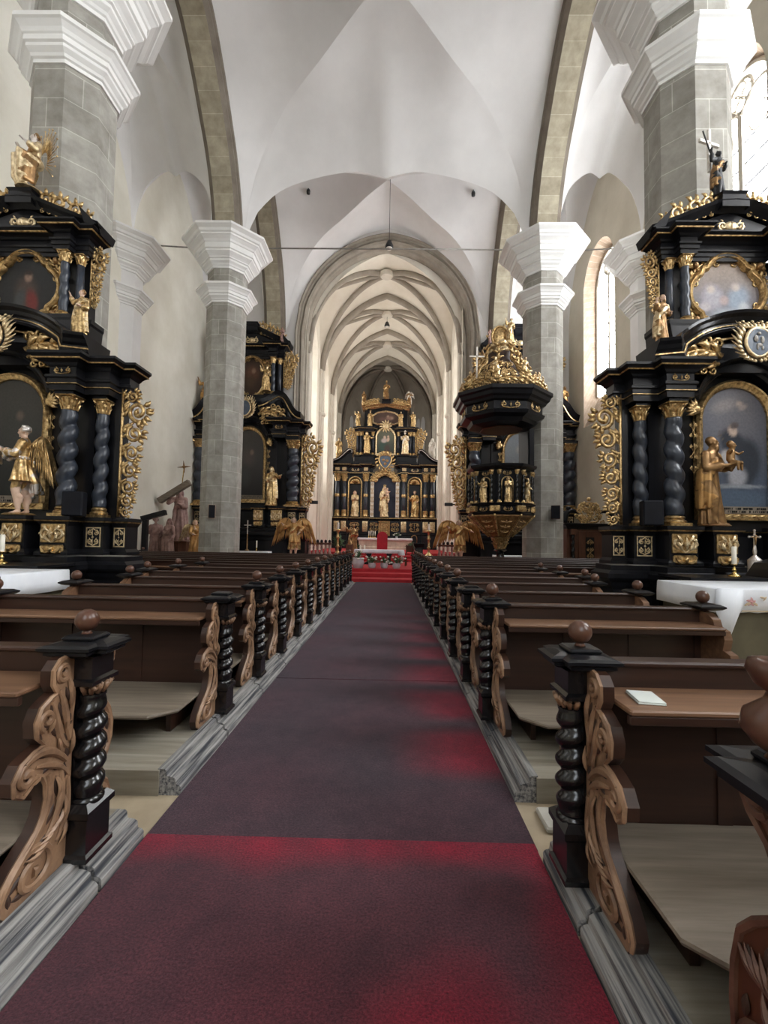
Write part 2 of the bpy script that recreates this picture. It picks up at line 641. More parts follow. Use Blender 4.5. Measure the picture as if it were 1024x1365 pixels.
def pier(name, cx, cy, shaft):
    mb = MB()
    ap = 0.693
    oc = octagon(cx, cy, ap)
    a = 2 * ap * math.tan(pi / 8)
    for k in range(8):
        p, q = oc[k], oc[(k + 1) % 8]
        mb.add([(*p, 0), (*q, 0), (*q, 13.1), (*p, 13.1)], [(0, 1, 2, 3)], 0,
               uvs=[[(k * a, 0), (k * a + a, 0), (k * a + a, 13.1), (k * a, 13.1)]])
    mb.sweep(oc, [(.14, 0), (.14, .55), (.08, .62), (.08, .72), (0, .85)], True, 0, top=False)
    o = struct(name, mb, shaft)
    c = MB()
    c.sweep(oc, CAP_UP, True)
    c.sweep(oc, CAP_LO, True)
    co = c.obj('capital', M['cap'], o)
    co['kind'] = 'structure'
    return o


for y in PY:
    for s in (-1, 1):
        pier('trim_pier', AX + s * PX, y, M['ashlar'])
for y in PY:
    pier('trim_respond', WL - 0.35, y, M['white'])
    pier('trim_respond', WR + 0.35, y, M['white'])


def arcade(name, xc, y0, y1):
    """stone band arch between two piers, along the nave"""
    yc, hy = (y0 + y1) / 2, (y1 - y0) / 2
    pts = [(-1 + 2 * i / 64) for i in range(65)]
    mb = MB()
    w = 0.58
    run = 0
    prev = None
    # section (x offset, drop below the extrados): chamfered soffit with a roll on each edge
    sec = [(-w, 0.05), (-w, -.12), (-w + .06, -.16), (-w + .06, -.22), (-w + .20, -.34), (w - .20, -.34), (w - .06, -.22), (w - .06, -.16), (w, -.12), (w, 0.05)]
    rings = []
    for v in pts:
        z = interp(abs(v), A_PTS)
        dz = (interp(min(1, abs(v) + .02), A_PTS) - interp(max(0, abs(v) - .02), A_PTS)) / (.04 * hy) * (1 if v > 0 else -1)
        L = sqrt(1 + dz * dz)
        ny, nz = -dz / L, 1 / L
        y = yc + hy * v
        run += 0 if prev is None else hypot(y - prev[0], z - prev[1])
        prev = (y, z)
        rings.append(([(xc + a, y + ny * d, z + nz * d) for a, d in sec], run))
    k = len(sec)
    acc = [0]
    for i in range(1, k):
        acc.append(acc[-1] + hypot(sec[i][0] - sec[i - 1][0], sec[i][1] - sec[i - 1][1]))
    for (ra, sa), (rb, sb) in zip(rings, rings[1:]):
        for j in range(k - 1):
            edge = j in (0, 1, 2, 3, 5, 6, 7, 8)
            mb.add([ra[j], ra[j + 1], rb[j + 1], rb[j]], [(0, 1, 2, 3)], 1 if edge else 0,
                   uvs=[[(acc[j], sa), (acc[j + 1], sa), (acc[j + 1], sb), (acc[j], sb)]])
    # the stone skirt of the band where it stands on the capitals
    return struct(name, mb, [M['archstone'], M['darkrib']])


for i in range(4):
    a = ys[i] + (.0 if i else 0)
    for s in (-1, 1):
        arcade('trim_arcade', AX + s * PX, ys[i] + (.02), ys[i + 1] - .02)

# floor
f = MB()
f.box(WL - .5, WR + .5, WEST - .3, 50, -.3, 0)
struct('floor', f, M['stonefloor'])


# walls with round-headed windows
def wall_side(name, xi, sgn, y0, y1, wins, mat, ztop=20.5, thick=0.8, glass=None, jamb=None, first=1, bars=8, taper=.28):
    """xi inner face; sgn +1: wall stands to the right"""
    mb = MB()
    segs = []
    y = y0
    for (yc, hw, sill, spr) in wins:
        segs.append((y, yc - hw, None))
        segs.append((yc - hw, yc + hw, (yc, hw, sill, spr)))
        y = yc + hw
    segs.append((y, y1, None))

    def quad(pa, pb):
        (ya, za), (yb, zb) = pa, pb
    for a, b, w in segs:
        if w is None:
            mb.add([(xi, a, 0), (xi, b, 0), (xi, b, ztop), (xi, a, ztop)], [(0, 1, 2, 3)])
            continue
        yc, hw, sill, spr = w
        mb.add([(xi, a, 0), (xi, b, 0), (xi, b, sill), (xi, a, sill)], [(0, 1, 2, 3)])
        n = 24
        for k in range(n):
            t0, t1 = -cos(pi * k / n), -cos(pi * (k + 1) / n)
            za, zb = spr + hw * 1.15 * sqrt(max(0, 1 - t0 * t0)), spr + hw * 1.15 * sqrt(max(0, 1 - t1 * t1))
            ya, yb = yc + hw * t0, yc + hw * t1
            mb.add([(xi, ya, za), (xi, yb, zb), (xi, yb, ztop), (xi, ya, ztop)], [(0, 1, 2, 3)])
    # outer skin keeps the church closed
    mb.box(min(xi + sgn * thick, xi + sgn * (thick + .2)), max(xi + sgn * thick, xi + sgn * (thick + .2)), y0, y1, 0, ztop)
    struct(name, mb, mat)
    out = []
    for idx, (yc, hw, sill, spr) in enumerate(wins):
        n = 24

        def outline(x, hw_, sill_, k_):
            p = [(x, yc - hw_, sill_)]
            p += [(x, yc - hw_ * cos(pi * k / n), spr + hw_ * 1.15 * sin(pi * k / n)) for k in range(n + 1)]
            p.append((x, yc + hw_, sill_))
            return p
        i0, i1 = outline(xi, hw, sill, 0), outline(xi + sgn * (thick - .12), hw - taper, sill + 1.5, 0)
        jb = MB()
        acc = 0
        for k in range(len(i0)):
            p, q = i0[k], i0[(k + 1) % len(i0)]
            p2, q2 = i1[k], i1[(k + 1) % len(i1)]
            L = (Vector(p) - Vector(q)).length
            jb.add([p, q, q2, p2], [(0, 1, 2, 3)], 0, uvs=[[(0, acc), (0, acc + L), (.8, acc + L), (.8, acc)]])
            acc += L
        wo = struct('window_%d' % (first + idx), jb, jamb or M['jamb'])
        # glass pane with real thickness
        h2 = hw - taper
        xg = xi + sgn * (thick - .14)
        pl = [(yc - h2, sill + 1.5)] + [(yc - h2 * cos(pi * k / n), spr + h2 * 1.15 * sin(pi * k / n)) for k in range(n + 1)] + [(yc + h2, sill + 1.5)]
        g = MB()
        Mx = Matrix(((0, 1, 0, xg), (1, 0, 0, 0), (0, 0, 1, 0), (0, 0, 0, 1)))
        g.prism(pl, -.02, .02, M=Mx)
        go = g.obj('glazing', glass, wo)
        go['kind'] = 'structure'
        # mullion, saddle bars and head tracery
        t = MB()
        xb = xg - sgn * .08
        if hw > .9:
            t.box(xb - .06, xb + .06, yc - .08, yc + .08, sill + 1.5, spr + .2, 0)
            for s in (-1, 1):
                arc = [(xb, yc + s * h2 / 2 - h2 / 2 * cos(pi * k / 12), spr - .1 + h2 * .62 * sin(pi * k / 12)) for k in range(13)]
                t.tube(arc, .06, 6)
                tri = [(xb, yc + s * h2 / 2 + h2 * .26 * cos(2 * pi * k / 12), spr - .35 + h2 * .26 * sin(2 * pi * k / 12)) for k in range(12)]
                t.tube(tri, .035, 5, closed=True)
            circ = [(xb, yc + h2 * .36 * cos(2 * pi * k / 18), spr + h2 * .62 + h2 * .36 * sin(2 * pi * k / 18)) for k in range(18)]
            t.tube(circ, .06, 6, closed=True)
            for q in range(4):
                circ = [(xb, yc + h2 * .17 * cos(pi / 2 * q) + h2 * .15 * cos(2 * pi * k / 10), spr + h2 * .62 + h2 * .17 * sin(pi / 2 * q) + h2 * .15 * sin(2 * pi * k / 10)) for k in range(10)]
                t.tube(circ, .03, 5, closed=True)
        arc = [(xb, yc - (h2 - .03) * cos(pi * k / n), spr + (h2 - .03) * 1.15 * sin(pi * k / n)) for k in range(n + 1)]
        t.tube([(xb, yc - h2 + .03, sill + 1.5)] + arc + [(xb, yc + h2 - .03, sill + 1.5)], .07, 6)
        to = t.obj('tracery', M['shaft'], wo)
        to['kind'] = 'structure'
        b = MB()
        nb = bars
        for k in range(1, nb):
            zb = sill + 1.5 + (spr - sill - 1.5) * k / nb
            b.box(xg - .05 * sgn - .015, xg - .05 * sgn + .015, yc - h2, yc + h2, zb - .02, zb + .02)
        bo = b.obj('saddle_bars', M['iron'], wo)
        bo['kind'] = 'structure'
        out.append(wo)
    return out


wall_side('wall_right', WR, 1, WEST, EAST, [(-4.1, 1.6, 5.4, 14.2), (4.5, 1.6, 5.4, 14.2), (13.1, 1.6, 7.4, 14.2), (21.2, 1.6, 7.4, 14.2)], M['wallR'], glass=M['glassR'], first=1)
wall_side('wall_left', WL, -1, WEST, EAST, [(-4.1, 1.3, 6.4, 13.6), (4.5, 1.3, 6.4, 13.6)], M['wall'], glass=M['fillGlassL'], first=5)  # both windows lie out of view, added for fill light

# west wall behind the camera; its tall glowing window is an added fill light
w = MB()
hw, sill, spr = 2.3, 4.5, 12.5
xs = [WL - .2] + [AX - hw * cos(pi * k / 20) for k in range(21)] + [WR + .2]
yw = WEST
w.add([(xs[0], yw, 0), (xs[1], yw, 0), (xs[1], yw, 20.5), (xs[0], yw, 20.5)], [(3, 2, 1, 0)])
w.add([(xs[-2], yw, 0), (xs[-1], yw, 0), (xs[-1], yw, 20.5), (xs[-2], yw, 20.5)], [(3, 2, 1, 0)])
w.add([(xs[1], yw, 0), (xs[-2], yw, 0), (xs[-2], yw, sill), (xs[1], yw, sill)], [(3, 2, 1, 0)])
for k in range(1, 21):
    za, zb = [spr + hw * 1.2 * sin(pi * q / 20) for q in (k - 1, k)]
    w.add([(xs[k], yw, za), (xs[k + 1], yw, zb), (xs[k + 1], yw, 20.5), (xs[k], yw, 20.5)], [(3, 2, 1, 0)])
struct('wall_west', w, M['wall'])
g = MB()
g.prism([(AX - hw, sill)] + [(AX - hw * cos(pi * k / 20), spr + hw * 1.2 * sin(pi * k / 20)) for k in range(21)] + [(AX + hw, sill)], yw - .25, yw - .2)
struct('window_7', g, M['fillGlassW'])  # added glowing pane behind the camera, there for fill light

# east wall of the nave with the chancel arch
ARX, ARW, ARS, ARH = -0.35, 4.62, 13.2, 5.1
RR = (ARW ** 2 + ARH ** 2) / (2 * ARW)


def arch_pts(a, h, spr, xc, n=24):
    R = (a * a + h * h) / (2 * a)
    out = []
    for i in range(2 * n + 1):
        x = -a + a * i / n
        out.append((xc + x, spr + sqrt(max(0, R * R - (abs(x) + R - a) ** 2))))
    return out


ap = arch_pts(ARW, ARH, ARS, ARX, 24)
eh = arch_pts(ARW + .46, ARH + .48, ARS, ARX, 24)
e = MB()
e.add([(WL - .2, EAST, 0), (eh[0][0], EAST, 0), (eh[0][0], EAST, 20.5), (WL - .2, EAST, 20.5)], [(0, 1, 2, 3)])
e.add([(eh[-1][0], EAST, 0), (WR + .2, EAST, 0), (WR + .2, EAST, 20.5), (eh[-1][0], EAST, 20.5)], [(0, 1, 2, 3)])
for (xa, za), (xb, zb) in zip(eh, eh[1:]):
    e.add([(xa, EAST, za), (xb, EAST, zb), (xb, EAST, 20.5), (xa, EAST, 20.5)], [(0, 1, 2, 3)])
struct('wall_east', e, M['white'])
pth = [(ap[0][0], 0)] + ap + [(ap[-1][0], 0)]
a = MB()
a.sweep_xz(pth, [(.56, EAST + .2), (.56, EAST - .10), (.50, EAST - .14), (.44, EAST - .02), (.36, EAST - .02), (.30, EAST + .10), (.20, EAST + .02), (.10, EAST + .10),
                 (.04, EAST + .26), (-.04, EAST + .32), (-.10, EAST + .45), (-.10, EAST + .75), (.3, EAST + .75), (.3, EAST + .2)])
struct('trim_chancel_arch', a, M['rib'])

CY = [EAST, 29.9, 35.05, 40.2]


def arc_pts(hgt, spr, pw=2.0, n=24):
    return [(i / n, spr + hgt * (max(0, 1 - (i / n) ** pw)) ** 0.5) for i in range(n + 1)]


CG = arc_pts(CTOP - CSPR, CSPR, 2.0)
Rt = (CW ** 2 + (CTOP - CSPR - .1) ** 2) / (2 * CW)
CT = [(i / 24, CSPR + sqrt(max(0, Rt * Rt - (CW * i / 24 + Rt - CW) ** 2))) for i in range(25)]
CA = arc_pts(17.0 - CSPR, CSPR, 1.7)
for i in range(3):
    vault('ceiling', CX - CW - .02, CX + CW + .02, CY[i] + (.74 if i == 0 else 0), CY[i + 1], CG, CT, CT, CA, CA, M['chancel'], bulge=.1)
ribs = MB()


def rib(path, r=.17, mbx=None):
    (mbx or ribs).tube(path, r, 8)


for y in CY[1:]:
    rib([(CX + CW * s * u, y, z - .12) for s, seq in ((-1, CT[::-1]), (1, CT[1:])) for u, z in seq], .21)
for i in range(3):
    y0, y1 = CY[i] + (.74 if i == 0 else 0), CY[i + 1]
    yc, hy = (y0 + y1) / 2, (y1 - y0) / 2
    for s in (-1, 1):
        rib([(CX + CW * u * q, yc + s * hy * u * q, z - .1) for q, seq in ((-1, CG[::-1]), (1, CG[1:])) for u, z in seq], .17)
    # ridge rib across the bay, through the boss
    rib([(CX + CW * (k / 12), yc, CTOP - .1 + (17.0 - CTOP) * abs(k / 12) ** 1.5) for k in range(-12, 13)], .14)
# reveal between the arch and the vault behind it
fl = MB()
rw = []
for k in range(49):
    u = -1 + k / 24
    zc = interp(abs(u), CT)
    x1, z1 = ap[k]
    rw.append([(x1, EAST + .2, z1 + .25), (x1, EAST + .74, z1 + .25), (CX + (CW + .05) * u, EAST + .75, zc - .01)])
rw = [[(ap[0][0] - .25, EAST + .2, 0), (ap[0][0] - .25, EAST + .74, 0), (CX - CW - .03, EAST + .75, 0)]] + rw + [[(ap[-1][0] + .25, EAST + .2, 0), (ap[-1][0] + .25, EAST + .74, 0), (CX + CW + .03, EAST + .75, 0)]]
fl.loft(rw, False, False)
struct('wall_arch_reveal', fl, M['chancel'])
struct('trim_chancel_ribs', ribs, M['rib'], smooth=True)
BY = [(CY[i] + CY[i + 1]) / 2 + (.15 if i == 0 else 0) for i in range(3)] + [43.0]
b = MB()
for y in BY:
    b.lathe([(.0, -.36), (.36, -.36), (.42, -.28), (.42, -.1), (.3, 0), (.0, 0)], (CX, y, CTOP), 14)
struct('trim_bosses', b, M['shaft'], smooth=True, angle=.7)

# chancel walls: lancets between clustered shafts
cw = []
for i in range(3):
    yc = (CY[i] + CY[i + 1]) / 2
    cw.append((yc, 1.35, 4.2, 13.4))
wall_side('wall_chancel_left', CX - CW, -1, EAST + .3, CY[3], cw, M['chancel'], ztop=18.5, thick=.7, glass=M['glassC'], jamb=M['shaft'], first=8, bars=9, taper=.2)
wall_side('wall_chancel_right', CX + CW, 1, EAST + .3, CY[3], cw, M['chancel'], ztop=18.5, thick=.7, glass=M['glassC'], jamb=M['shaft'], first=11, bars=9, taper=.2)
sh = MB()
for y in CY[1:]:
    for s in (-1, 1):
        for dy, r in ((0, .20), (-.30, .13), (.30, .13)):
            x = CX + s * (CW - (.10 if dy == 0 else .02))
            sh.lathe([(r * 1.5, 0), (r * 1.5, .6), (r, .8), (r, 9.75), (r * 1.5, 9.85), (r * 1.5, 10.0), (r, 10.05), (r, CSPR + .6)], (x, y + dy, 0), 12)
for s in (-1, 1):
    for k, r in ((.45, .16), (.95, .13)):
        sh.lathe([(r, 0), (r, CSPR + .6)], (CX + s * (CW - .02), EAST + .3 + k, 0), 12)
struct('trim_chancel_shafts', sh, M['shaft'], smooth=True, angle=.6)

# apse: five sides under a radiating vault
AP = [(CX - CW, CY[3]), (CX - CW, 43.0), (CX - 2.4, 46.4), (CX + 2.4, 46.4), (CX + CW, 43.0), (CX + CW, CY[3])]
boss = Vector((CX, 43.0, CTOP))
apw, apv, apr, apg = MB(), MB(), MB(), MB()
for k in range(5):
    p, q = Vector((*AP[k], 0)), Vector((*AP[k + 1], 0))
    apw.add([p, q, q + R3(0, 0, 17), p + R3(0, 0, 17)], [(3, 2, 1, 0)])
    d = (q - p)
    mid = (p + q) / 2
    nrm = Vector((-d.y, d.x, 0)).normalized()
    if nrm.dot(Vector((CX, 42, 0)) - mid) < 0:
        nrm = -nrm
    hwl = min(.75, d.length * .3)
    u = d.normalized()
    for sgn in (-1, 1):
        c = mid + u * (sgn * hwl * .55) + nrm * .05
        pl = [(-hwl * .42, 6.5)] + [(-hwl * .42 * cos(pi * j / 10), 13.2 + hwl * .9 * sin(pi * j / 10)) for j in range(11)] + [(hwl * .42, 6.5)]
        Mx = Matrix(((u.x, nrm.x, 0, c.x), (u.y, nrm.y, 0, c.y), (0, 0, 1, 0), (0, 0, 0, 1)))
        apg.prism(pl, -.03, .03, M=Mx)
    # web between two ribs
    rows = []
    for i in range(13):
        t = i / 12
        e0 = p.lerp(q, t)
        zw = CSPR + 3.6 * sqrt(max(0, 1 - (2 * t - 1) ** 2))
        row = []
        for j in range(11):
            s_ = j / 10
            base = Vector((boss.x, boss.y, 0)).lerp(e0, s_)
            zr = CSPR + (CTOP - CSPR) * sqrt(max(0, 1 - s_ * s_))
            z = zr + (zw - CSPR) * s_ ** 2
            row.append((base.x, base.y, min(z, CTOP)))
        rows.append(row)
    apv.loft(rows, False, False)
for k in range(6):
    p = Vector((*AP[k], 0))
    apr.tube([(boss.x + (p.x - boss.x) * j / 14, boss.y + (p.y - boss.y) * j / 14, CSPR - .1 + (CTOP - CSPR) * sqrt(max(0, 1 - (j / 14) ** 2))) for j in range(15)], .17, 8)
    apr.lathe([(.16, 0), (.16, CSPR + .5)], (p.x, p.y, 0), 10)
rows = []
for k in range(49):
    u = -1 + k / 24
    z0 = interp(abs(u), CT)
    rows.append([(CX + CW * u * (1 - j / 8), CY[3] + (43.0 - CY[3]) * j / 8, z0 + (CTOP - z0) * (1 - (1 - j / 8) ** 2) ** .5 if j else z0) for j in range(9)])
apv.loft(rows, False, False)
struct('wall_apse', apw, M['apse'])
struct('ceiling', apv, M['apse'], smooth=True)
struct('trim_apse_ribs', apr, M['darkrib'], smooth=True)
struct('window_14', apg, M['glassD'])
# ------------------------------------------------------------------ turned and carved pieces used again and again
def twist_mb(h, r, e=None, turns=5, seg=14, per=9, hand=1, taper=0.12, z0=0.0):
    """Solomonic shaft: a round section whose centre runs round a helix"""
    e = r * 0.28 if e is None else e
    n = int(turns * per) + 1
    rings = []
    for i in range(n):
        t = i / (n - 1)
        a = hand * 2 * pi * turns * t
        k = 1 - taper * t
        f = min(1, t * turns * 1.2, (1 - t) * turns * 1.2)
        rr = r * k
        q = e / r * 1.35
        rings.append([(rr * (1.04 - q + q * f * 1.05 * sqrt(cos((2 * pi * j / seg - a) / 2) ** 2 + .012) + q * (1 - f) * .6) * cos(2 * pi * j / seg),
                       rr * (1.04 - q + q * f * 1.05 * sqrt(cos((2 * pi * j / seg - a) / 2) ** 2 + .012) + q * (1 - f) * .6) * sin(2 * pi * j / seg), z0 + h * t) for j in range(seg)])
    return MB().loft(rings)


def spiral_pts(c, r, a0, turns, d=1, n=22, r1=0.18):
    return [(c[0] + r * (1 + (r1 - 1) * k / n) * cos(a0 + d * 2 * pi * turns * k / n),
             c[1] + r * (1 + (r1 - 1) * k / n) * sin(a0 + d * 2 * pi * turns * k / n)) for k in range(n + 1)]


def bez(p0, p1, p2, p3, n=12):
    out = []
    for i in range(n + 1):
        t = i / n
        a, b, c, d = (1 - t) ** 3, 3 * t * (1 - t) ** 2, 3 * t * t * (1 - t), t ** 3
        out.append(tuple(a * w + b * x + c * y + d * z for w, x, y, z in zip(p0, p1, p2, p3)))
    return out


def stroke(mb, pts, r0, r1=None, r2=None, y=0.0, seg=6, flat=1.0, mat=0, lift=0.0):
    """carved strand in the (x,z) plane: radius r0 at the start, r1 halfway, r2 at the end"""
    n = len(pts)
    r1 = r0 if r1 is None else r1
    r2 = r1 * .3 if r2 is None else r2
    rad = []
    for i in range(n):
        t = i / (n - 1)
        rad.append(r0 + (r1 - r0) * t * 2 if t < .5 else r1 + (r2 - r1) * (t * 2 - 1))
    mb.tube([(p[0], y - lift * sin(pi * i / (n - 1)), p[1]) for i, p in enumerate(pts)], rad, seg, flat, up=(0, 1, 0), mat=mat)


def leaflet(mb, x, z, ang, L, w, y=0.0, bend=0.5, mat=0, flat=.7):
    pts = []
    n = 6
    px, pz, a = x, z, ang
    for i in range(n + 1):
        pts.append((px, pz))
        px += L / n * cos(a)
        pz += L / n * sin(a)
        a += bend / n * 2
    rad = [w * v for v in (.45, .8, 1, .95, .75, .45, .1)]
    mb.tube([(p[0], y - L * .12 * sin(pi * i / n), p[1]) for i, p in enumerate(pts)], rad, 5, flat, up=(0, 1, 0), mat=mat)


# ------------------------------------------------------------------ pews
WEST_OUT = [(.05, .0), (.05, .86), (.10, .885), (.155, .875), (.19, .84), (.19, .785), (.165, .745), (.195, .735), (.245, .71), (.27, .66), (.262, .60), (.225, .56),
            (.275, .55), (.33, .53), (.365, .48), (.36, .43), (.32, .405), (.285, .425), (.26, .455), (.23, .44), (.21, .40), (.202, .34), (.215, .28),
            (.245, .235), (.30, .195), (.355, .155), (.395, .115), (.415, .07), (.405, .03), (.375, .0)]
EAST_OUT = [(.05, .04), (.05, .87), (.11, .885), (.165, .875), (.20, .84), (.195, .79), (.16, .755), (.125, .72), (.12, .66), (.14, .61), (.18, .56), (.205, .49), (.20, .41),
            (.165, .34), (.135, .29), (.145, .235), (.18, .21), (.20, .165), (.19, .11), (.15, .06), (.10, .04)]


def carved_side(west, thick=.05, out=None):
    """pierced and carved end panel; local x away from the post, z up, front at -y"""
    mb = MB()
    y0 = -thick / 2
    out = out or (WEST_OUT if west else EAST_OUT)
    mb.prism(out, y0, thick / 2, 2)
    n_ = len(out)
    ins = []
    for i in range(n_):
        (ax, az), (bx, bz) = out[i - 1], out[(i + 1) % n_]
        L_ = hypot(bx - ax, bz - az) or 1
        sg = 1
        ins.append((out[i][0] + .007 * (bz - az) / L_ * sg, out[i][1] - .007 * (bx - ax) / L_ * sg))
    mb.prism(ins, y0 - .003, y0 + .004, 0)
    # plain raised rim on the outer edge
    rim = out[2:-1]
    mb.tube([(p[0] - .004, y0 - .002, p[1]) for p in rim], .010, 5, mat=0)
    # carved ground just proud of the board, on the aisle face
    inner = [(.062, .02)] + [(p[0] - .012, p[1] - .008 if i > 12 else p[1] - .012) for i, p in enumerate(out[1:])]
    ys = y0 - .004
    S = lambda pts, a, b=None, c=None, m=0: stroke(mb, pts, a, b, c, y=ys, flat=.75, mat=m, lift=.006)
    if west:
        S(spiral_pts((.135, .825), .042, -2.6, 1.35, 1), .012, .012, .016)
        S(bez((.075, .60), (.07, .70), (.09, .76), (.10, .79)), .008, .016, .010)
        S(bez((.075, .52), (.12, .62), (.12, .70), (.15, .75)), .010, .018, .008)
        S(bez((.09, .50), (.17, .56), (.16, .66), (.19, .72)), .012, .018, .010)
        S(spiral_pts((.215, .655), .040, -1.2, 1.1, 1), .014, .012, .016)
        S(bez((.09, .44), (.17, .53), (.26, .56), (.31, .52)), .012, .018, .012)
        S(spiral_pts((.305, .475), .042, 1.4, 1.15, -1), .014, .013, .018)
        S(bez((.08, .38), (.14, .46), (.22, .48), (.26, .49)), .010, .015, .006)
        S(bez((.19, .43), (.17, .36), (.18, .28), (.26, .20)), .012, .014, .012)
        S(bez((.26, .20), (.32, .17), (.39, .13), (.395, .06)), .013, .015, .012)
        S(bez((.12, .42), (.11, .32), (.13, .24), (.19, .18)), .010, .018, .009)
        S(bez((.075, .36), (.07, .26), (.09, .18), (.13, .13)), .009, .016, .008)
        # the big oval volute at the foot
        S([(.255 + 1.75 * (p[0] - .255) * .62, .095 + (p[1] - .095) * .85) for p in spiral_pts((.255, .095), .105, .6, 1.6, 1, 34, .12)], .015, .014, .020)
        for k in range(5):
            leaflet(mb, .10 + .025 * k, .245 - .02 * k, -.9 + .1 * k, .10, .012, ys - .004, .5)
        for (x, z, a, L) in ((.085, .66, 1.3, .09), (.10, .57, 1.2, .08), (.13, .50, 1.0, .07), (.15, .40, -1.9, .10), (.10, .30, -1.7, .11), (.09, .20, -1.5, .10), (.07, .46, 1.4, .1),
                             (.20, .60, 1.8, .06), (.28, .43, 2.6, .05)):
            leaflet(mb, x, z, a, L, .011, ys - .003, .35)
        holes = [(.12, .815, .5, .022), (.155, .83, 1.2, .016), (.10, .72, 1.2, .03), (.14, .66, 1.35, .035), (.185, .69, 1.3, .022), (.22, .63, .8, .02), (.17, .59, .9, .025),
                 (.11, .54, 1.1, .025), (.22, .52, .2, .03), (.29, .46, .6, .02), (.15, .44, .5, .02), (.145, .36, 1.5, .035), (.10, .40, 1.5, .03), (.17, .26, 2.1, .03), (.11, .25, 1.8, .03),
                 (.22, .17, 2.4, .03), (.08, .14, 1.6, .025), (.33, .10, 2.5, .03), (.19, .05, .2, .025), (.31, .045, .1, .03), (.36, .06, 1.6, .02), (.075, .62, 1.5, .03), (.25, .60, 1.0, .02), (.09, .47, 1.3, .02), (.125, .20, 2.0, .02), (.16, .60, .7, .02), (.20, .46, 2.6, .02), (.175, .33, 1.5, .03), (.27, .16, 2.5, .025), (.22, .24, 2.2, .02), (.30, .52, .1, .018)]
    else:
        S(spiral_pts((.145, .825), .042, -2.6, 1.3, 1), .012, .012, .016)
        S(bez((.075, .50), (.06, .62), (.10, .70), (.11, .78)), .010, .018, .010)
        S(bez((.09, .70), (.10, .60), (.18, .56), (.185, .46)), .010, .017, .012)
        S(bez((.185, .46), (.19, .38), (.12, .34), (.115, .26)), .012, .014, .010)
        S(bez((.08, .56), (.10, .48), (.15, .46), (.13, .36)), .009, .017, .008)
        S(bez((.07, .44), (.08, .36), (.10, .32), (.08, .24)), .009, .014, .007)
        S(spiral_pts((.135, .155), .046, 1.9, 1.3, -1), .014, .013, .018)
        for (x, z, a, L) in ((.09, .62, 1.3, .09), (.12, .56, -1.0, .09), (.15, .46, -1.6, .08), (.10, .38, -1.5, .09), (.08, .22, -1.2, .08)):
            leaflet(mb, x, z, a, L, .011, ys - .003, .35)
        holes = [(.13, .82, .4, .02), (.165, .835, 1.2, .016), (.10, .70, 1.4, .03), (.135, .56, 2.2, .03), (.16, .48, 1.6, .03), (.11, .44, 1.7, .025), (.15, .38, 1.0, .025), (.10, .30, 1.5, .02), (.13, .15, .8, .02), (.09, .10, .4, .02)]
    for (x, z, a, L) in holes:
        c, s_ = cos(a), sin(a)
        mb.tube([(x + L * 1.25 * t * c, y0 - .004, z + L * 1.25 * t * s_) for t in (-1, -.5, 0, .5, 1)], [.001, .010, .0135, .010, .001], 6, .55, up=(0, 1, 0), mat=1)
    return mb


CARVE = {True: carved_side(True), False: carved_side(False)}
CORNER_OUT = [(.0, .0), (.0, .87), (.12, .885), (.185, .87), (.205, .82), (.17, .765), (.12, .72), (.088, .66), (.085, .61), (.11, .56), (.165, .515), (.21, .46), (.23, .37), (.235, .28), (.225, .16), (.21, .06), (.20, .0)]


def corner_panel():
    mb = MB()
    y0 = -.03
    mb.prism(CORNER_OUT, y0, .03, 2)
    mb.tube([(p[0] - .004, y0, p[1]) for p in CORNER_OUT[2:]], .012, 6, mat=0)
    stroke(mb, spiral_pts((.145, .815), .045, -2.4, 1.3, 1), .014, .013, .02, y0 - .004, 6, .8)
    stroke(mb, bez((.05, .50), (.04, .62), (.08, .70), (.11, .78)), .012, .02, .01, y0 - .004, 6, .8)
    stroke(mb, spiral_pts((.12, .20), .085, .4, 1.7, 1, 30), .018, .016, .02, y0 - .004, 6, .8)
    for k in range(8):
        leaflet(mb, .04 + .012 * k, .36 + .004 * k, 1.75 - .16 * k, .10, .013, y0 - .004, -.2)
    for k in range(5):
        leaflet(mb, .04, .08 + .06 * k, .9 - .2 * k, .12, .018, y0 - .004, .5)
    for (x, z, a, L) in ((.12, .80, .5, .02), (.17, .42, 1.2, .03), (.12, .46, 1.5, .03), (.08, .43, 1.8, .03), (.19, .30, 1.7, .03), (.10, .10, .3, .03), (.17, .13, 1.2, .03), (.12, .21, .8, .02)):
        mb.tube([(x + L * t * cos(a), y0 - .004, z + L * t * sin(a)) for t in (-1, -.5, 0, .5, 1)], [.001, .010, .0135, .010, .001], 6, .55, up=(0, 1, 0), mat=1)
    return mb


M['redoak'] = simple('red_brown_carved_oak', (0.17, 0.085, 0.055), (0.05, 0.020, 0.015), 0.42, scale=9, bmp=.2)
CORNER = corner_panel()
LEDGE_Z = .765


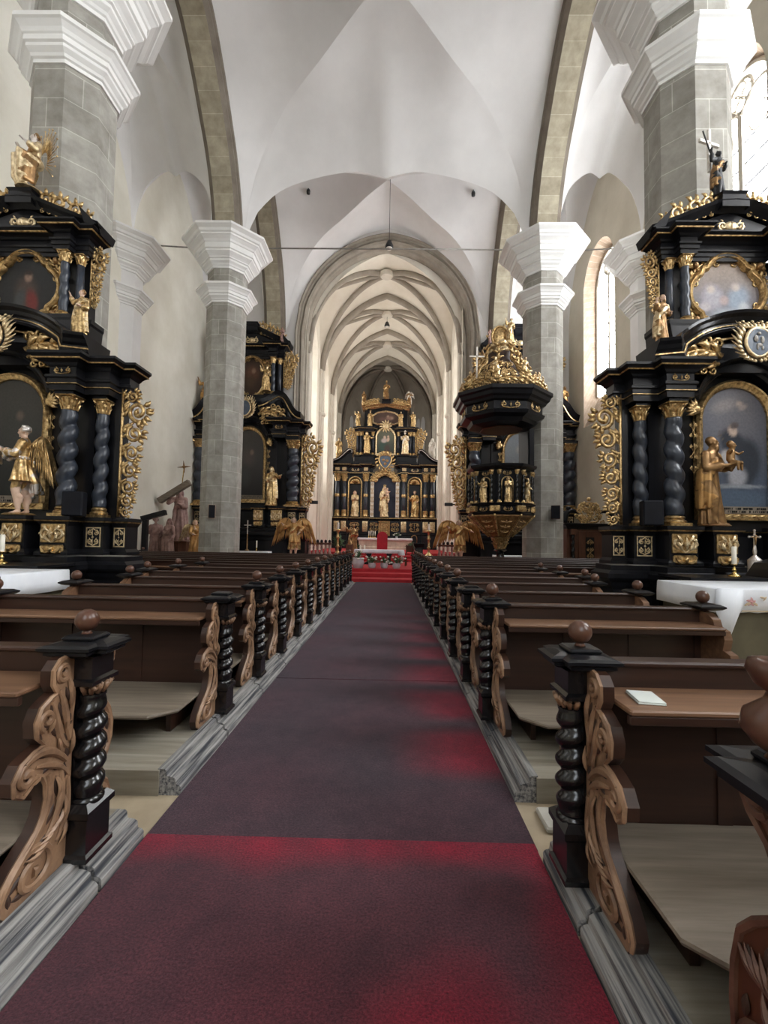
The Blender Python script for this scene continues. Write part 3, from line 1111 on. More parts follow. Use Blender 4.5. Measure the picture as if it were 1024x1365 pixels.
def make_pew(name, label, sgn, length, loc, ball=True, outer=True, column=True):
    """sgn +1: right of the aisle, the pew runs to +x; origin at the post's foot on the platform"""
    t = thing(name, label, 'pew', loc, group='carved pews beside the aisle')

    def ms(mb):
        if sgn > 0:
            return mb
        o = MB()
        o.merge(mb, Matrix.Diagonal((-1, 1, 1, 1)))
        return o
    # bench-end post
    if column:
        p = MB()
        p.box(-.035, .035, -.055, .055, 0, .93)
        p.sweep([(-.115, .08), (-.115, -.08), (.05, -.08), (.05, .08)][::1], [(0, 0), (.012, 0), (.012, .02), (0, .03), (0, .17), (.014, .185), (.014, .21), (-.01, .235)], True)
        p.sweep([(-.105, .075), (-.105, -.075), (.05, -.075), (.05, .075)], [(-.02, .72), (.0, .735), (.018, .745), (.018, .762), (.002, .772), (.002, .86), (.02, .872)], True, bottom=True)
        ms(p).obj('post', M['blackgloss'], t)
        c = MB().merge(twist_mb(.43, .066, .021, 5, 16, 12, hand=sgn, taper=.05), T(-.062, 0, .255))
        c.lathe([(.066, .225), (.066, .24), (.05, .25), (.058, .262), (.04, .27)], (-.062, 0, 0), 12)
        c.lathe([(.045, .675), (.058, .682), (.058, .692), (.045, .70)], (-.062, 0, 0), 12)
        ms(c).obj('twisted_column', M['blackgloss'], t, smooth=True, angle=1.0)
        k = MB()
        k.lathe([(.042, .698), (.05, .72), (.06, .742)], (-.062, 0, 0), 10)
        for q in range(7):
            a = pi / 2 + pi * q / 6
            k.tube([(-.062 + .046 * cos(a), .046 * sin(a), .70), (-.062 + .06 * cos(a), .06 * sin(a), .725), (-.062 + .074 * cos(a), .074 * sin(a), .745), (-.062 + .07 * cos(a), .07 * sin(a), .735)], [.012, .014, .011, .004], 5)
        for s in (-1, 1):
            k.tube([(-.11, s * (.055 + b[0]), b[1]) for b in spiral_pts((.0, .728), .018, 0, 1.2, 1, 10)], .006, 5)
        ms(k).obj('capital', M['oak'], t, smooth=True)
    else:
        p = MB()
        p.box(-.03, .03, -.055, .055, 0, .88)
        ms(p).obj('post', M['redbrown'], t)
    # cap slab with stepped, broken edge
    cp = MB()
    pl = [(-.15, .06), (-.15, -.06), (-.105, -.06), (-.105, -.12), (.06, -.12), (.06, .12), (-.105, .12), (-.105, .06)]
    cp.sweep(pl, [(-.02, .868), (.0, .878), (.012, .884), (.012, .896), (.03, .906), (.03, .918), (.012, .926), (-.03, .934)], True, bottom=True)
    cp.box(-.095, .045, -.07, .07, .93, .952, bev=.008)
    ms(cp).obj('cap_slab', M['black'], t)
    if ball:
        b = MB()
        b.lathe([(.0, .0), (.024, .002), (.018, .012), (.014, .02)], (-.025, 0, .952), 12)
        b.ball((-.025, 0, 1.015), .05, 18)
        ms(b).obj('ball_finial', M['ballwood'], t, smooth=True)
    for west in (True, False):
        Mx = Matrix(((0, 1, 0, 0), (-1 if west else 1, 0, 0, -.0), (0, 0, 1, 0), (0, 0, 0, 1)))
        mb = MB().merge(CARVE[west] if column else CORNER, Mx @ Matrix.Translation((.01 if column else -.02, 0, 0)), flip=False)
        o = ms(mb).obj('carved_panel', [M['oak'], M['oakboard'], M['brown']] if column else [M['redoak'], M['oakboard'], M['redbrown']], t, smooth=True, angle=.6)
    # front board with a rail and fielded panels
    L = length
    f = MB()
    f.box(.03, L, -.02, .02, 0, .88)
    f.box(.03, L, -.045, .05, .875, .90, bev=.008)
    f.box(.03, L, -.03, -.02, 0, .10)
    n = max(2, round(L / .62))
    for q in range(n + 1):
        x = .05 + (L - .1) * q / n
        f.box(x - .03, x + .03, -.03, -.02, .1, LEDGE_Z - .03)
    ms(f).obj('back_board', M['brown'], t)
    l = MB()
    l.box(.035, L - .02, -.30, -.02, LEDGE_Z, LEDGE_Z + .022, bev=.006)
    l.box(.035, L - .02, -.295, -.27, LEDGE_Z - .035, LEDGE_Z, 1, bev=.004)
    ms(l).obj('book_ledge', [M['brownledge'], M['brown']], t)  # top box takes the light-toned brown, lip the plain dark one
    s = MB()
    sx0, sx1, y0, y1, z = .035, L - .05, -.72, -.03, .225
    ch = .14
    s.sweep([(sx0, y1), (sx0, y0 + ch), (sx0 + ch, y0), (sx1, y0), (sx1, y1)], [(-.02, z - .035), (0, z - .025), (.008, z - .012), (.004, z - .002), (-.01, z)], True, bottom=True)
    ms(s).obj('kneeling_bench', M['seatwood'], t)
    for x in (.16, L * .5, L - .2):
        u = MB()
        u.box(x, x + .035, -.42, -.03, 0, z - .03)
        ms(u).obj('bench_support', M['brown'], t)
    if outer:
        oe = MB()
        prof = [(.0, 0), (.62, 0), (.62, .2), (.5, .30), (.40, .36), (.36, .46), (.40, .52), (.37, .60), (.30, .62), (.32, .70), (.30, .76), (.22, .78), (.2, .83), (.12, .87), (0, .89)]
        Mx = Matrix(((0, 1, 0, L), (-1, 0, 0, 0.03), (0, 0, 1, 0), (0, 0, 0, 1)))
        oe.prism(prof, -.03, .03, M=Mx)
        ms(oe).obj('outer_end_board', M['brownledge'], t)
        oc = MB()
        oc.sweep([(L - .06, .1), (L - .06, -.1), (L + .08, -.1), (L + .08, .1)], [(-.02, .885), (.01, .895), (.03, .91), (.03, .92), (.0, .935)], True, bottom=True)
        ms(oc).obj('outer_cap', M['black'], t)
        ob = MB()
        ob.ball((L + .01, 0, .985), .05, 16)
        ms(ob).obj('ball_finial', M['ballwood'], t, smooth=True)
    return t


PLAT = .15
XL, XR = -1.40, .86
ROW0, PITCH, NROW = 3.70, .96, 13
ORD = ['first', 'second', 'third', 'fourth', 'fifth', 'sixth', 'seventh', 'eighth', 'ninth', 'tenth', 'eleventh', 'twelfth', 'thirteenth']
protos = {}


def pew_len(sgn, y):
    if sgn < 0:
        return 1.85 if y < 5.9 else (2.15 if y < 8.7 else 4.2 if y < 10 else 7.0)
    return 1.66 if y < 5.9 else (1.95 if y < 8.7 else 3.95 if y < 10 else 7.0)


def put_pew(sgn, y, label, ball=True):
    L = pew_len(sgn, y)
    key = (sgn, L, ball)
    loc = (XL if sgn < 0 else XR, y, PLAT)
    if key not in protos:
        protos[key] = make_pew('pew', label, sgn, L, loc, ball)
        return protos[key]
    return dup(protos[key], label, loc)


put_pew(-1, 2.05, 'nearest carved dark pew left of the carpet, before the floor gap')
put_pew(1, 2.0, 'dark pew right of the carpet with a booklet on its ledge')
# the pew at the very corner carries a bigger urn-shaped finial
corner = make_pew('pew', 'dark carved pew cut off by the lower right corner, with an urn finial', 1, 1.66, (.905, .975, PLAT), ball=False, column=False)
ur = MB()
ur.lathe([(.0, .0), (.03, .002), (.022, .012), (.05, .03), (.072, .06), (.066, .095), (.03, .125), (.024, .14), (.045, .155), (.06, .185), (.055, .205), (.03, .21), (.0, .212)], (-.078, 0, .952), 20)
ur.obj('urn_finial', M['ballwood'], corner, smooth=True)
for k in range(NROW):
    y = ROW0 + PITCH * k
    for sgn in (-1, 1):
        side = 'left' if sgn < 0 else 'right'
        noball = (sgn < 0 and k == 0) or (sgn > 0 and k == 1)
        lab = 'dark pew %s of the carpet, %s row beyond the floor gap' % (side, ORD[k])
        if noball:
            lab += ', aisle ball missing'
        put_pew(sgn, y, lab, not noball)


# platforms the pews stand on
def platform(label, sgn, y0, y1, ys_, segs):
    """segs: list of (ya, yb, outer width)"""
    xa = (-1.235 if sgn < 0 else .765)
    t = thing('pew_platform', label, 'platform', (xa, y0, 0))
    for (ya, yb, w) in segs:
        d = MB()
        x0, x1 = (.13, w) if sgn > 0 else (-w, -.13)
        d.box(x0, x1, ya - y0, yb - y0, 0.0, PLAT - .002)
        d.obj('deck', M['platformtop'], t)
    cuts = [y0] + [y for y in sorted(ys_) if y0 + .1 < y < y1 - .1] + [y1]
    for a, b in zip(cuts, cuts[1:]):
        k = MB()
        pr = [(-.13 - .01, .0), (0, 0), (0, .05), (-.012, .062), (-.03, .066), (-.034, .098), (-.052, .108), (-.085, .113), (-.09, .145), (-.10, .153), (-.14, .155)]
        pth = [(0, b - y0 - .012), (0, a - y0 + .012)] if sgn > 0 else [(0, a - y0 + .012), (0, b - y0 - .012)]
        # outward is towards the aisle
        pth = pth if sgn < 0 else pth
        k.sweep(pth, pr, False, top=False)
        k.obj('kerb_board', M['platform'], t)
    return t


rows = [ROW0 + PITCH * k for k in range(NROW)]
platform('short weathered board platform under the nearest left pew', -1, .5, 2.36, [2.0, 1.2], [(.5, 2.36, 2.15)])
platform('short weathered board platform under the two nearest right pews', 1, .2, 2.28, [1.0, 1.85], [(.2, 2.28, 1.9)])
platform('long weathered board platform under the left block of pews', -1, 2.74, 15.75, [y - .16 for y in rows], [(2.74, 5.9, 2.15), (5.9, 8.75, 2.45), (8.75, 9.62, 4.5), (9.62, 15.75, 7.3)])
platform('long weathered board platform under the right block of pews', 1, 2.76, 15.75, [y - .16 for y in rows], [(2.76, 5.9, 1.9), (5.9, 8.75, 2.2), (8.75, 9.62, 4.2), (9.62, 15.75, 7.25)])

bk = MB()
bk.box(-.05, .05, -.07, .07, 0, .006, bev=.002)
bk.box(-.048, .05, -.068, .068, .006, .012, bev=.002)
o = bk.obj('booklet', M['paper'], loc=(1.02, 1.83, PLAT + LEDGE_Z + .0225))
o.rotation_euler = (0, 0, -.15)
tag(o, 'pale green booklet lying on the ledge of the near right pew', 'booklet')

slab = MB()
slab.box(-.16, .16, -.1, .1, -.02, .012, bev=.008)
o = slab.obj('stone_slab', M['ashlar'], loc=(1.02, 2.58, 0.02))
tag(o, 'grey stone slab in the floor gap right of the carpet', 'slab')


# ------------------------------------------------------------------ carpet strips down the aisle
def n2(x, y):
    return (sin(x * 3.1 + y * 1.7) + sin(x * 5.3 - y * 2.9 + 1.3) + sin(x * 1.9 + y * 4.7 + 2.1)) / 3


PLUM, RED, DUST = (.052, .025, .030), (.20, .008, .022), (.040, .028, .034)


def carpet_near(p):
    x, y = p.x, p.y
    r = .10 + .10 * n2(x, y)
    r += .75 * smoothstep(.42, .72, x - .12 * (y - 1.3) + .05 * n2(x * 3, y * 3))
    # red wedge on the right: light from between the pews put into the colour
    cx = .10 + .10 * (2.0 - y)
    r += .65 * smoothstep(.36, .12, abs(x - .20)) * smoothstep(1.95, 1.5, y) * (1 if x > -.2 else 1)
    r += .95 * smoothstep(2.10 + .08 * n2(x * 2, 1), 2.33, y) * (.75 + .25 * n2(x * 4, 2))
    r += .25 * smoothstep(1.7, 1.2, y) * smoothstep(-.9, .3, x)
    r *= 1 - .6 * smoothstep(.25, .02, hypot(x - .02, (y - 1.75) * .7)) - .55 * smoothstep(.28, .05, hypot(x - .42, (y - 1.98)))
    return mixc(PLUM, RED, min(1, max(0.12, r)))


def carpet_far(p):
    x, y = p.x, p.y
    r = .06 + .05 * n2(x, y)
    ph = ((y - 2.95) / .96) % 1.0
    wedge = smoothstep(.5, .2, abs(ph - .45)) * smoothstep(-.05 + .15 * n2(y, 1), .62, x)  # a red patch per pew gap paints in the light between the pews
    r += .85 * wedge * smoothstep(11, 4, y) * smoothstep(2.7, 3.2, y)
    c = mixc(DUST, RED, min(1, max(0, r)))
    return c


def carpet(name, label, x0, x1, y0, y1, z, fn, nx, ny):
    mb = MB()
    th = .012
    top = [[(x0 + (x1 - x0) * i / nx, y0 + (y1 - y0) * j / ny, z + th) for j in range(ny + 1)] for i in range(nx + 1)]
    mb.loft(top, False, False)
    mb.f = [f[::-1] for f in mb.f] if False else mb.f
    ring = [(x0, y0), (x1, y0), (x1, y1), (x0, y1)]
    for i in range(4):
        a, b = ring[i], ring[(i + 1) % 4]
        mb.add([(*a, z), (*b, z), (*b, z + th), (*a, z + th)], [(0, 1, 2, 3)])
    o = mb.obj(name, M['carpet'])
    color_attr(o, fn)
    return tag(o, label, 'carpet')


carpet('carpet_runner', 'near red carpet strip with trodden dark patches in the foreground', -1.225, .755, .55, 2.37, .009, carpet_near, 60, 60)
carpet('carpet_runner', 'plum grey middle carpet strip up to the seam between the pews', -1.235, .762, 2.33, 5.05, .0, carpet_far, 40, 80)
carpet('carpet_runner', 'long plum grey carpet strip running on to the red altar steps', -1.235, .762, 5.02, 16.45, .004, carpet_far, 40, 200)
# ------------------------------------------------------------------ gilded ornament
def scroll_panel(w, h, depth=.03, rows=None, y=0.0, mat=0, seed=0):
    """symmetrical candelabrum of scrolls and leaves, centred at x=0, from z=0 to h"""
    mb = MB()
    rnd = random.Random(seed)
    rows = rows or max(1, round(h / (w * .55)))
    rh = h / rows
    r = min(rh * .40, w * .22)
    th = r * .26
    for k in range(rows):
        z = rh * (k + .5)
        for s in (-1, 1):
            d = 1 if (k % 2 == 0) else -1
            cx = s * w * .26
            pts = spiral_pts((0, 0), r, -pi / 2 * d, 1.35, d, 14, .15)
            stroke(mb, [(cx + s * p[0], z + p[1]) for p in pts], th, th * .8, th * 1.1, y, 5, .9, mat)
            stroke(mb, bez((0, z - rh * .5 * d), (s * w * .10, z - rh * .45 * d), (s * w * .16, z - r * d), (cx, z - r * d), 6), th * .7, th, th * .8, y, 5, .9, mat)
            for q in range(3):
                a = pi / 2 - s * (.25 + .8 * q) + rnd.uniform(-.2, .2)
                leaflet(mb, cx + s * r * .5 * q * .6, z + r * (.8 - .35 * q), a, r * .8, th * .8, y, .5 * -s, mat)
        leaflet(mb, 0, z - rh * .35, pi / 2, rh * .7, th * 1.1, y - th, 0, mat)
    mb.ball((0, y - th, h * .5), th * 1.5, 8, mat)
    return mb


def wing_mb(w, h, mat=0, seed=1):
    """pierced acanthus wing at the side of a retable: x from 0 outwards, z from 0 up"""
    mb = MB()
    rnd = random.Random(seed)
    spec = [(.94, .40, .22, 1), (.82, .62, .36, -1), (.65, .52, .31, 1), (.50, .44, .28, -1), (.36, .40, .26, 1), (.235, .36, .24, -1), (.125, .34, .22, 1), (.035, .30, .16, -1)]
    prev = (.12 * w, h)
    for i, (zf, xf, rf, d) in enumerate(spec):
        c = (xf * w, zf * h)
        r = rf * w
        th = r * .22
        stroke(mb, spiral_pts(c, r, pi / 2 * d + .4, 1.5, d, 20, .12), th, th * .85, th * 1.3, 0, 6, .9, mat, lift=th)
        stroke(mb, bez(prev, (prev[0] * .4, prev[1] - .05 * h), (.02 * w, c[1] + r), (c[0] - r * .9, c[1]), 8), th * .6, th * 1.2, th * .7, 0, 6, .8, mat, lift=th * .5)
        for q in range(5):
            a = -.9 + .45 * q + rnd.uniform(-.15, .15)
            leaflet(mb, c[0] + r * .8 * cos(a), c[1] + r * .85 * sin(a), a + 1.0 * d, r * .85, th * 1.25, -.01, -.9 * d, mat)
        for q in range(3):
            leaflet(mb, .08 * w, c[1] + r * (.6 - .5 * q), .3 + .5 * rnd.random(), r * .9, th * .9, -.005, .5, mat)
        prev = (c[0] - r * .5, c[1] - r)
    mb.tube([(.03 * w, 0, z * h) for z in (0, .25, .5, .75, 1)], .05 * w, 6, mat=mat)
    return mb


def foliage(pts, r, mat=0, n=8, seed=0, side=(1, -1)):
    """running leaf spray along a path in the (x,z) plane"""
    mb = MB()
    rnd = random.Random(seed)
    stroke(mb, pts, r * .25, r * .3, r * .15, 0, 5, .9, mat)
    m = len(pts)
    for k in range(n):
        i = min(m - 2, int((k + .5) / n * (m - 1)))
        a = atan2(pts[i + 1][1] - pts[i][1], pts[i + 1][0] - pts[i][0])
        for s in side:
            leaflet(mb, pts[i][0], pts[i][1], a + s * .9, r * 1.5, r * .34, -.01, -s * .7, mat)
            stroke(mb, spiral_pts((pts[i][0] + r * .9 * cos(a + s * 1.3), pts[i][1] + r * .9 * sin(a + s * 1.3)), r * .5, a, 1.1, s, 10, .2), r * .16, r * .14, r * .18, -.005, 5, .9, mat)
    return mb


def capital_mb(r, h, z, c=(0, 0), mat=0):
    """leafy composite capital"""
    mb = MB()
    x, y = c
    mb.lathe([(r * .95, 0), (r * 1.0, h * .08), (r * .9, h * .12), (r * .95, h * .5), (r * 1.2, h * .85), (r * 1.1, h * .88)], (x, y, z), 12, mat)
    for tier, (n, a0, zz, hh) in enumerate(((8, 0, .1, .42), (8, pi / 8, .35, .42))):
        for k in range(n):
            a = a0 + 2 * pi * k / n
            ca, sa = cos(a), sin(a)
            p = [(x + r * q * ca, y + r * q * sa, z + h * v) for q, v in ((.95, zz), (1.08, zz + hh * .5), (1.25, zz + hh * .9), (1.5, zz + hh), (1.5, zz + hh * .82))]
            mb.tube(p, [r * .20, r * .26, r * .24, r * .18, r * .06], 5, .6, up=(ca, sa, 0), mat=mat)
    for k in range(4):
        a = pi / 4 + pi / 2 * k
        ca, sa = cos(a), sin(a)
        sp = spiral_pts((r * 1.45, h * .80), r * .26, 0, 1.2, 1, 9, .2)
        mb.tube([(x + q * ca, y + q * sa, z + v) for q, v in sp], r * .13, 5, mat=mat)
    q = r * 1.42
    mb.box(x - q, x + q, y - q, y + q, z + h * .88, z + h, mat, bev=r * .12)
    return mb  # core kept dark: shade of the recesses between the ribs put into its colour


def colbase_mb(r, h, z, c=(0, 0)):
    mb = MB()
    q = r * 1.4
    mb.box(c[0] - q, c[0] + q, c[1] - q, c[1] + q, z, z + h * .3)
    mb.lathe([(r * 1.35, h * .3), (r * 1.42, h * .42), (r * 1.3, h * .55), (r * 1.1, h * .62), (r * 1.22, h * .78), (r * 1.12, h * .9), (r * .9, h)], (c[0], c[1], z), 14)
    return mb


def feather_wing(span, rise, drop, side, n=11, mat=0):
    """bird wing rooted at the origin, spreading to side*x; feathers hang from the leading edge"""
    mb = MB()
    lead = bez((0, 0, 0), (side * span * .25, .06, rise * 1.1), (side * span * .75, .05, rise * 1.15), (side * span, .0, rise * .55), 14)
    L = [Vector(p) for p in lead]
    mb.tube(L, [span * .07 * (1 - .6 * i / 14) for i in range(15)], 6, .8, mat=mat)
    for row, (ln, w) in enumerate(((1.0, .060), (.62, .058), (.34, .055))):
        for k in range(n):
            t = (k + .5) / n
            p = L[min(14, int(t * 14))]
            l = (drop * (.40 + .60 * t) * (1 if t < .8 else 1 - (t - .8) * .5)) * ln
            ang = -pi / 2 + side * (.02 + .32 * t)
            q = p + Vector((cos(ang) * l, -.02 - .015 * row, sin(ang) * l))
            m = p.lerp(q, .5) + Vector((side * .015 * span, -.012 * row, 0))
            ww = span * w * 1.25
            mb.tube([p, p.lerp(m, .5), m, m.lerp(q, .6), q], [ww * .6, ww, ww, ww * .85, ww * .15], 6, .28, up=(0, 1, 0), mat=mat)
    return mb


# ------------------------------------------------------------------ figures: one continuous surface grown from a skeleton
def cap(mb, pts, rads, mat=0, seg=10, flat=1.0, up=None):
    P = [Vector(p) for p in pts]
    d0 = (P[0] - P[1]).normalized() * rads[0] * .7
    d1 = (P[-1] - P[-2]).normalized() * rads[-1] * .7
    mb.tube([P[0] + d0] + P + [P[-1] + d1], [rads[0] * .55] + list(rads) + [rads[-1] * .55], seg, flat, up=up, mat=mat)


def ell(mb, c, rx, ry, rz, mat=0, n=12):
    m = 8
    prof = [(sin(pi * i / m), -cos(pi * i / m)) for i in range(m + 1)]
    rings = [[(c[0] + rx * max(q, .02) * cos(2 * pi * k / n), c[1] + ry * max(q, .02) * sin(2 * pi * k / n), c[2] + rz * v) for k in range(n)] for q, v in prof]
    mb.loft(rings, True, True, mat)


def head_at(mb, c, look, s=1.0, beard=False, hair='short', hat=None):
    """skull, jaw, nose, brow, eyes, mouth, ears and hair; look = horizontal facing angle, 0 faces -y"""
    Mr = Matrix.Translation(c) @ Matrix.Rotation(look, 4, 'Z') @ Matrix.Diagonal((s, s, s, 1))
    h = MB()
    ell(h, (0, .004, .012), .043, .052, .052, 0)
    ell(h, (0, -.014, -.026), .031, .034, .036, 0)
    ell(h, (0, -.042, -.056), .012, .011, .010, 0, 8)
    cap(h, [(0, -.047, .012), (0, -.062, -.016)], [.006, .010], 0, 6)
    cap(h, [(-.026, -.045, .018), (0, -.052, .016), (.026, -.045, .018)], [.006, .007, .006], 0, 6)
    for q in (-1, 1):
        ell(h, (q * .018, -.044, .005), .008, .006, .006, 0, 6)
        ell(h, (q * .024, -.034, -.018), .013, .012, .012, 0, 8)
        ell(h, (q * .045, .004, -.004), .006, .012, .017, 0, 6)
    cap(h, [(-.012, -.046, -.034), (.012, -.046, -.034)], [.005, .005], 0, 6)
    ell(h, (0, .014, .028), .050, .052, .048, 3)
    if hair == 'long':
        for q in (-1, 1):
            cap(h, [(q * .042, .012, .02), (q * .052, .02, -.03), (q * .05, .03, -.085)], [.022, .024, .014], 3)
        cap(h, [(0, .05, .02), (0, .055, -.09)], [.035, .03], 3)
    elif hair == 'curly':
        for k in range(9):
            a = pi * k / 8
            ell(h, (.050 * cos(a), .012 + .03 * sin(a), .015), .018, .018, .02, 3, 7)
            ell(h, (.035 * cos(a), .0 + .03 * sin(a), .055), .018, .018, .016, 3, 7)
    elif hair == 'veil':
        ell(h, (0, .012, .02), .056, .058, .060, 2)
        for q in (-1, 1):
            cap(h, [(q * .048, .015, .0), (q * .06, .02, -.08), (q * .07, .03, -.14)], [.026, .03, .02], 2)
    if beard:
        cap(h, [(0, -.038, -.045), (0, -.045, -.085), (0, -.04, -.12)], [.028, .024, .008], 3, 8)
    if hat == 'mitre':
        cap(h, [(0, .01, .05), (0, .008, .10), (0, .006, .15)], [.05, .055, .012], 2, 10, .55, up=(0, 1, 0))
    elif hat == 'crown':
        h.lathe([(.046, 0), (.05, .02), (.062, .06), (.05, .062), (.045, .02)], (0, .008, .05), 10, 2)
        cap(h, [(0, .008, .1), (0, .008, .14)], [.012, .008], 2, 6)
    mb.merge(h, Mr)


def hand_at(mb, p, d, s=1.0, fingers=True):
    """palm, four bent fingers and a thumb, pointing along d"""
    p, d = Vector(p), Vector(d).normalized()
    side = d.cross(Vector((0, 0, 1)))
    side = side.normalized() if side.length > .1 else Vector((1, 0, 0))
    up = side.cross(d)
    q = p + d * .028 * s
    cap(mb, [p, q], [.016 * s, .020 * s], 0, 8, .7, up=up)
    if fingers:
        for k, l in enumerate((.030, .036, .034, .026)):
            b = q + side * (.011 * (k - 1.5) * s)
            cap(mb, [b, b + d * l * .55 * s, b + d * l * .9 * s - up * .012 * s], [.0065 * s, .006 * s, .005 * s], 0, 5)
        cap(mb, [p + side * .012 * s, p + side * .028 * s + d * .02 * s, p + side * .026 * s + d * .036 * s], [.008 * s, .007 * s, .006 * s], 0, 5)


def figure_mb(arm_r, arm_l, look=0.0, sway=.02, robe='long', beard=False, hair='short', hat=None, mantle=1, lean=0.0, seat=False, seed=0, folds=9, wide=1.0, tilt=0.0):
    """standing figure one unit high facing -y. arm_* = (elbow, hand). materials 0 flesh, 1 robe, 2 mantle, 3 hair"""
    rnd = random.Random(seed)
    mb = MB()

    def ctr(z):
        b = lean * (z - .1)
        return (sway * sin(pi * min(1, z / .85)) + tilt * z, b)
    hem = .015
    ph = rnd.random() * 6
    if seat:
        # knees forward, robe over the lap
        for k in range(7):
            x = -.075 + .025 * k
            f = .012 * (k % 2)
            cap(mb, [(x * .9, -.02, .45), (x, -.155 - f, .43), (x * 1.05, -.165 - f, .30), (x * 1.2, -.14 - f * 2, .12), (x * 1.35, -.12 - f, .03)], [.04, .036, .026, .026, .022], 1, 8)
        for k in range(4):
            cap(mb, [(.09, .0 - .03 * k, .43), (.125 + .01 * (k % 2), -.02 - .03 * k, .28), (.13, -.03 - .03 * k, .06)], [.04, .034, .026], 2, 8)
            cap(mb, [(-.09, .0 - .03 * k, .43), (-.12 - .01 * (k % 2), -.02 - .03 * k, .30), (-.12, -.03 - .03 * k, .10)], [.04, .034, .026], 1, 8)
        for s in (-1, 1):
            cap(mb, [(s * .06, .04, .42), (s * .085, -.16, .42), (s * .075, -.15, .12)], [.075, .062, .05], 1)
        ell(mb, (0, .03, .42), .12, .11, .07, 1)
        dz = -.14
    else:
        dz = 0
        if robe == 'long':
            z0, z1, w0, w1 = hem, .60, .135 * wide, .080
        else:
            z0, z1, w0, w1 = (.36 if robe == 'tunic' else .44), .62, .135 * wide, .080
            for s in (-1, 1):
                f = -.03 if s > 0 else .02
                c1, c0 = ctr(.5), ctr(.05)
                cap(mb, [(s * .045 + c1[0], c1[1], .50), (s * .055 + c1[0] * .6, f - .02, .29), (s * .06 + c0[0] * .3, f + .012, .07)], [.058, .044, .026], 0)
                cap(mb, [(s * .062 + c0[0] * .3, f + .018, .045), (s * .066, f - .025, .020), (s * .068, f - .066, .013)], [.026, .022, .014], 0, 8)
                cap(mb, [(s * .057 + c1[0] * .5, f + .022, .20), (s * .058, f + .02, .14)], [.036, .030], 0, 8)
        rings = []
        n = 12
        for i in range(n + 1):
            t = i / n
            z = z0 + (z1 - z0) * t
            c = ctr(z)
            w = w0 + (w1 - w0) * t ** .75
            am = .15 * (1 - t) ** .7 + .03
            rings.append([(c[0] + w * (1 + am * sin(folds * a + ph + 2.2 * t) + .5 * am * sin(4 * a - ph)) * cos(a),
                           c[1] + .80 * w * (1 + am * sin(folds * a + ph + 2.2 * t) + .5 * am * sin(4 * a - ph)) * sin(a), z) for a in [2 * pi * k / 48 for k in range(48)]])
        mb.loft(rings, mat=1)
        # bent free knee under the cloth
        if robe == 'long':
            cap(mb, [(sway * 2 - .05, -.03, .45), (sway - .055, -.085, .30), (sway - .05, -.055, .06)], [.05, .042, .035], 1)
            for s in (-1, 1):
                cap(mb, [(s * .045, -.08, .016), (s * .05, -.135, .012)], [.022, .016], 0, 8)
    T0 = lambda z: (ctr(z)[0] if not seat else 0, ctr(z)[1] if not seat else .03, z + dz)
    rings = []
    for z, a, b in ((.56, .078, .062), (.62, .075, .060), (.68, .086, .066), (.74, .096, .068), (.79, .098, .058), (.825, .066, .046), (.845, .034, .034)):
        c = T0(z)
        rings.append([(c[0] + a * cos(q), c[1] + b * sin(q), c[2]) for q in [2 * pi * k / 20 for k in range(20)]])
    mb.loft(rings, mat=1)
    cN = T0(.845)
    cap(mb, [(cN[0], cN[1], cN[2] - .01), (cN[0], cN[1] - .006, cN[2] + .035)], [.030, .026], 0, 8)
    # belt
    cB = T0(.615)
    mb.tube([(cB[0] + .083 * cos(q), cB[1] + .068 * sin(q), cB[2]) for q in [2 * pi * k / 16 for k in range(16)]], .010, 5, mat=2, closed=True)
    for s, (elb, hnd) in ((-1, arm_r), (1, arm_l)):
        c = T0(.79)
        sh = (c[0] + s * .095, c[1] + .004, c[2])
        e = (elb[0] + c[0], elb[1] + c[1], elb[2] + dz)
        h = (hnd[0] + c[0], hnd[1] + c[1], hnd[2] + dz)
        cap(mb, [sh, e], [.046, .038], 1)
        E, H = Vector(e), Vector(h)
        mid = E.lerp(H, .60)
        cap(mb, [E, mid], [.038, .046], 1)
        cap(mb, [E.lerp(H, .35), mid - Vector((0, 0, .045))], [.03, .022], 1, 8)
        cap(mb, [mid, H], [.026, .018], 0, 8)
        hand_at(mb, H, H - E, 1.1)
    if mantle:
        cS, cH = T0(.80), T0(.56)
        for k in range(4):
            o = .020 * k
            pts = [(cS[0] + .09 - o * .4, cS[1] + .02, cS[2] + .01), (cS[0] + .055 - o, cS[1] - .062, cS[2] - .07), (cS[0] - .01 - o, cS[1] - .078, cS[2] - .15 - o * .3),
                   (cS[0] - .085, cS[1] - .055, cS[2] - .215 - o * .6), (cS[0] - .105, cS[1] + .02, cS[2] - .24 - o)]
            cap(mb, pts, [.020, .022, .022, .022, .02], 2, 7)
        if not seat:
            for k in range(5):
                a = .5 - .32 * k
                x = cH[0] - .10 * cos(a * .8)
                y = cH[1] - .10 * sin(a)
                cap(mb, [(x, y, .60), (x * 1.18, y * 1.1 - .005, .42), (x * 1.24 + .01 * sin(k * 2), y * 1.15, .20 + .05 * (k % 2))], [.022, .028, .022], 2, 7)
        # cape behind
        if mantle > 1 or seat:
            return_cape = False
        else:
            return_cape = True
        rings = []
        for i in range(7 if return_cape else 0):
            t = i / 6
            z = (.80 - .62 * t) + dz
            w = .10 + .06 * t
            c = T0(max(.2, .8 - .6 * t)) if not seat else (0, .04, 0)
            rings.append([(c[0] + w * cos(q) * (1 + .05 * sin(q * 8 + ph)), c[1] + .03 + (.035 + .035 * t) * sin(q) * (1 + .1 * sin(q * 8)), max(z, .05)) for q in [2 * pi * k / 24 for k in range(24)]])
        if rings:
            mb.loft(rings[::-1], mat=2)
    cHd = T0(.915)
    head_at(mb, (cHd[0] + tilt * .03, cHd[1] - .008, cHd[2]), look, 1.0, beard, hair, hat)
    return mb


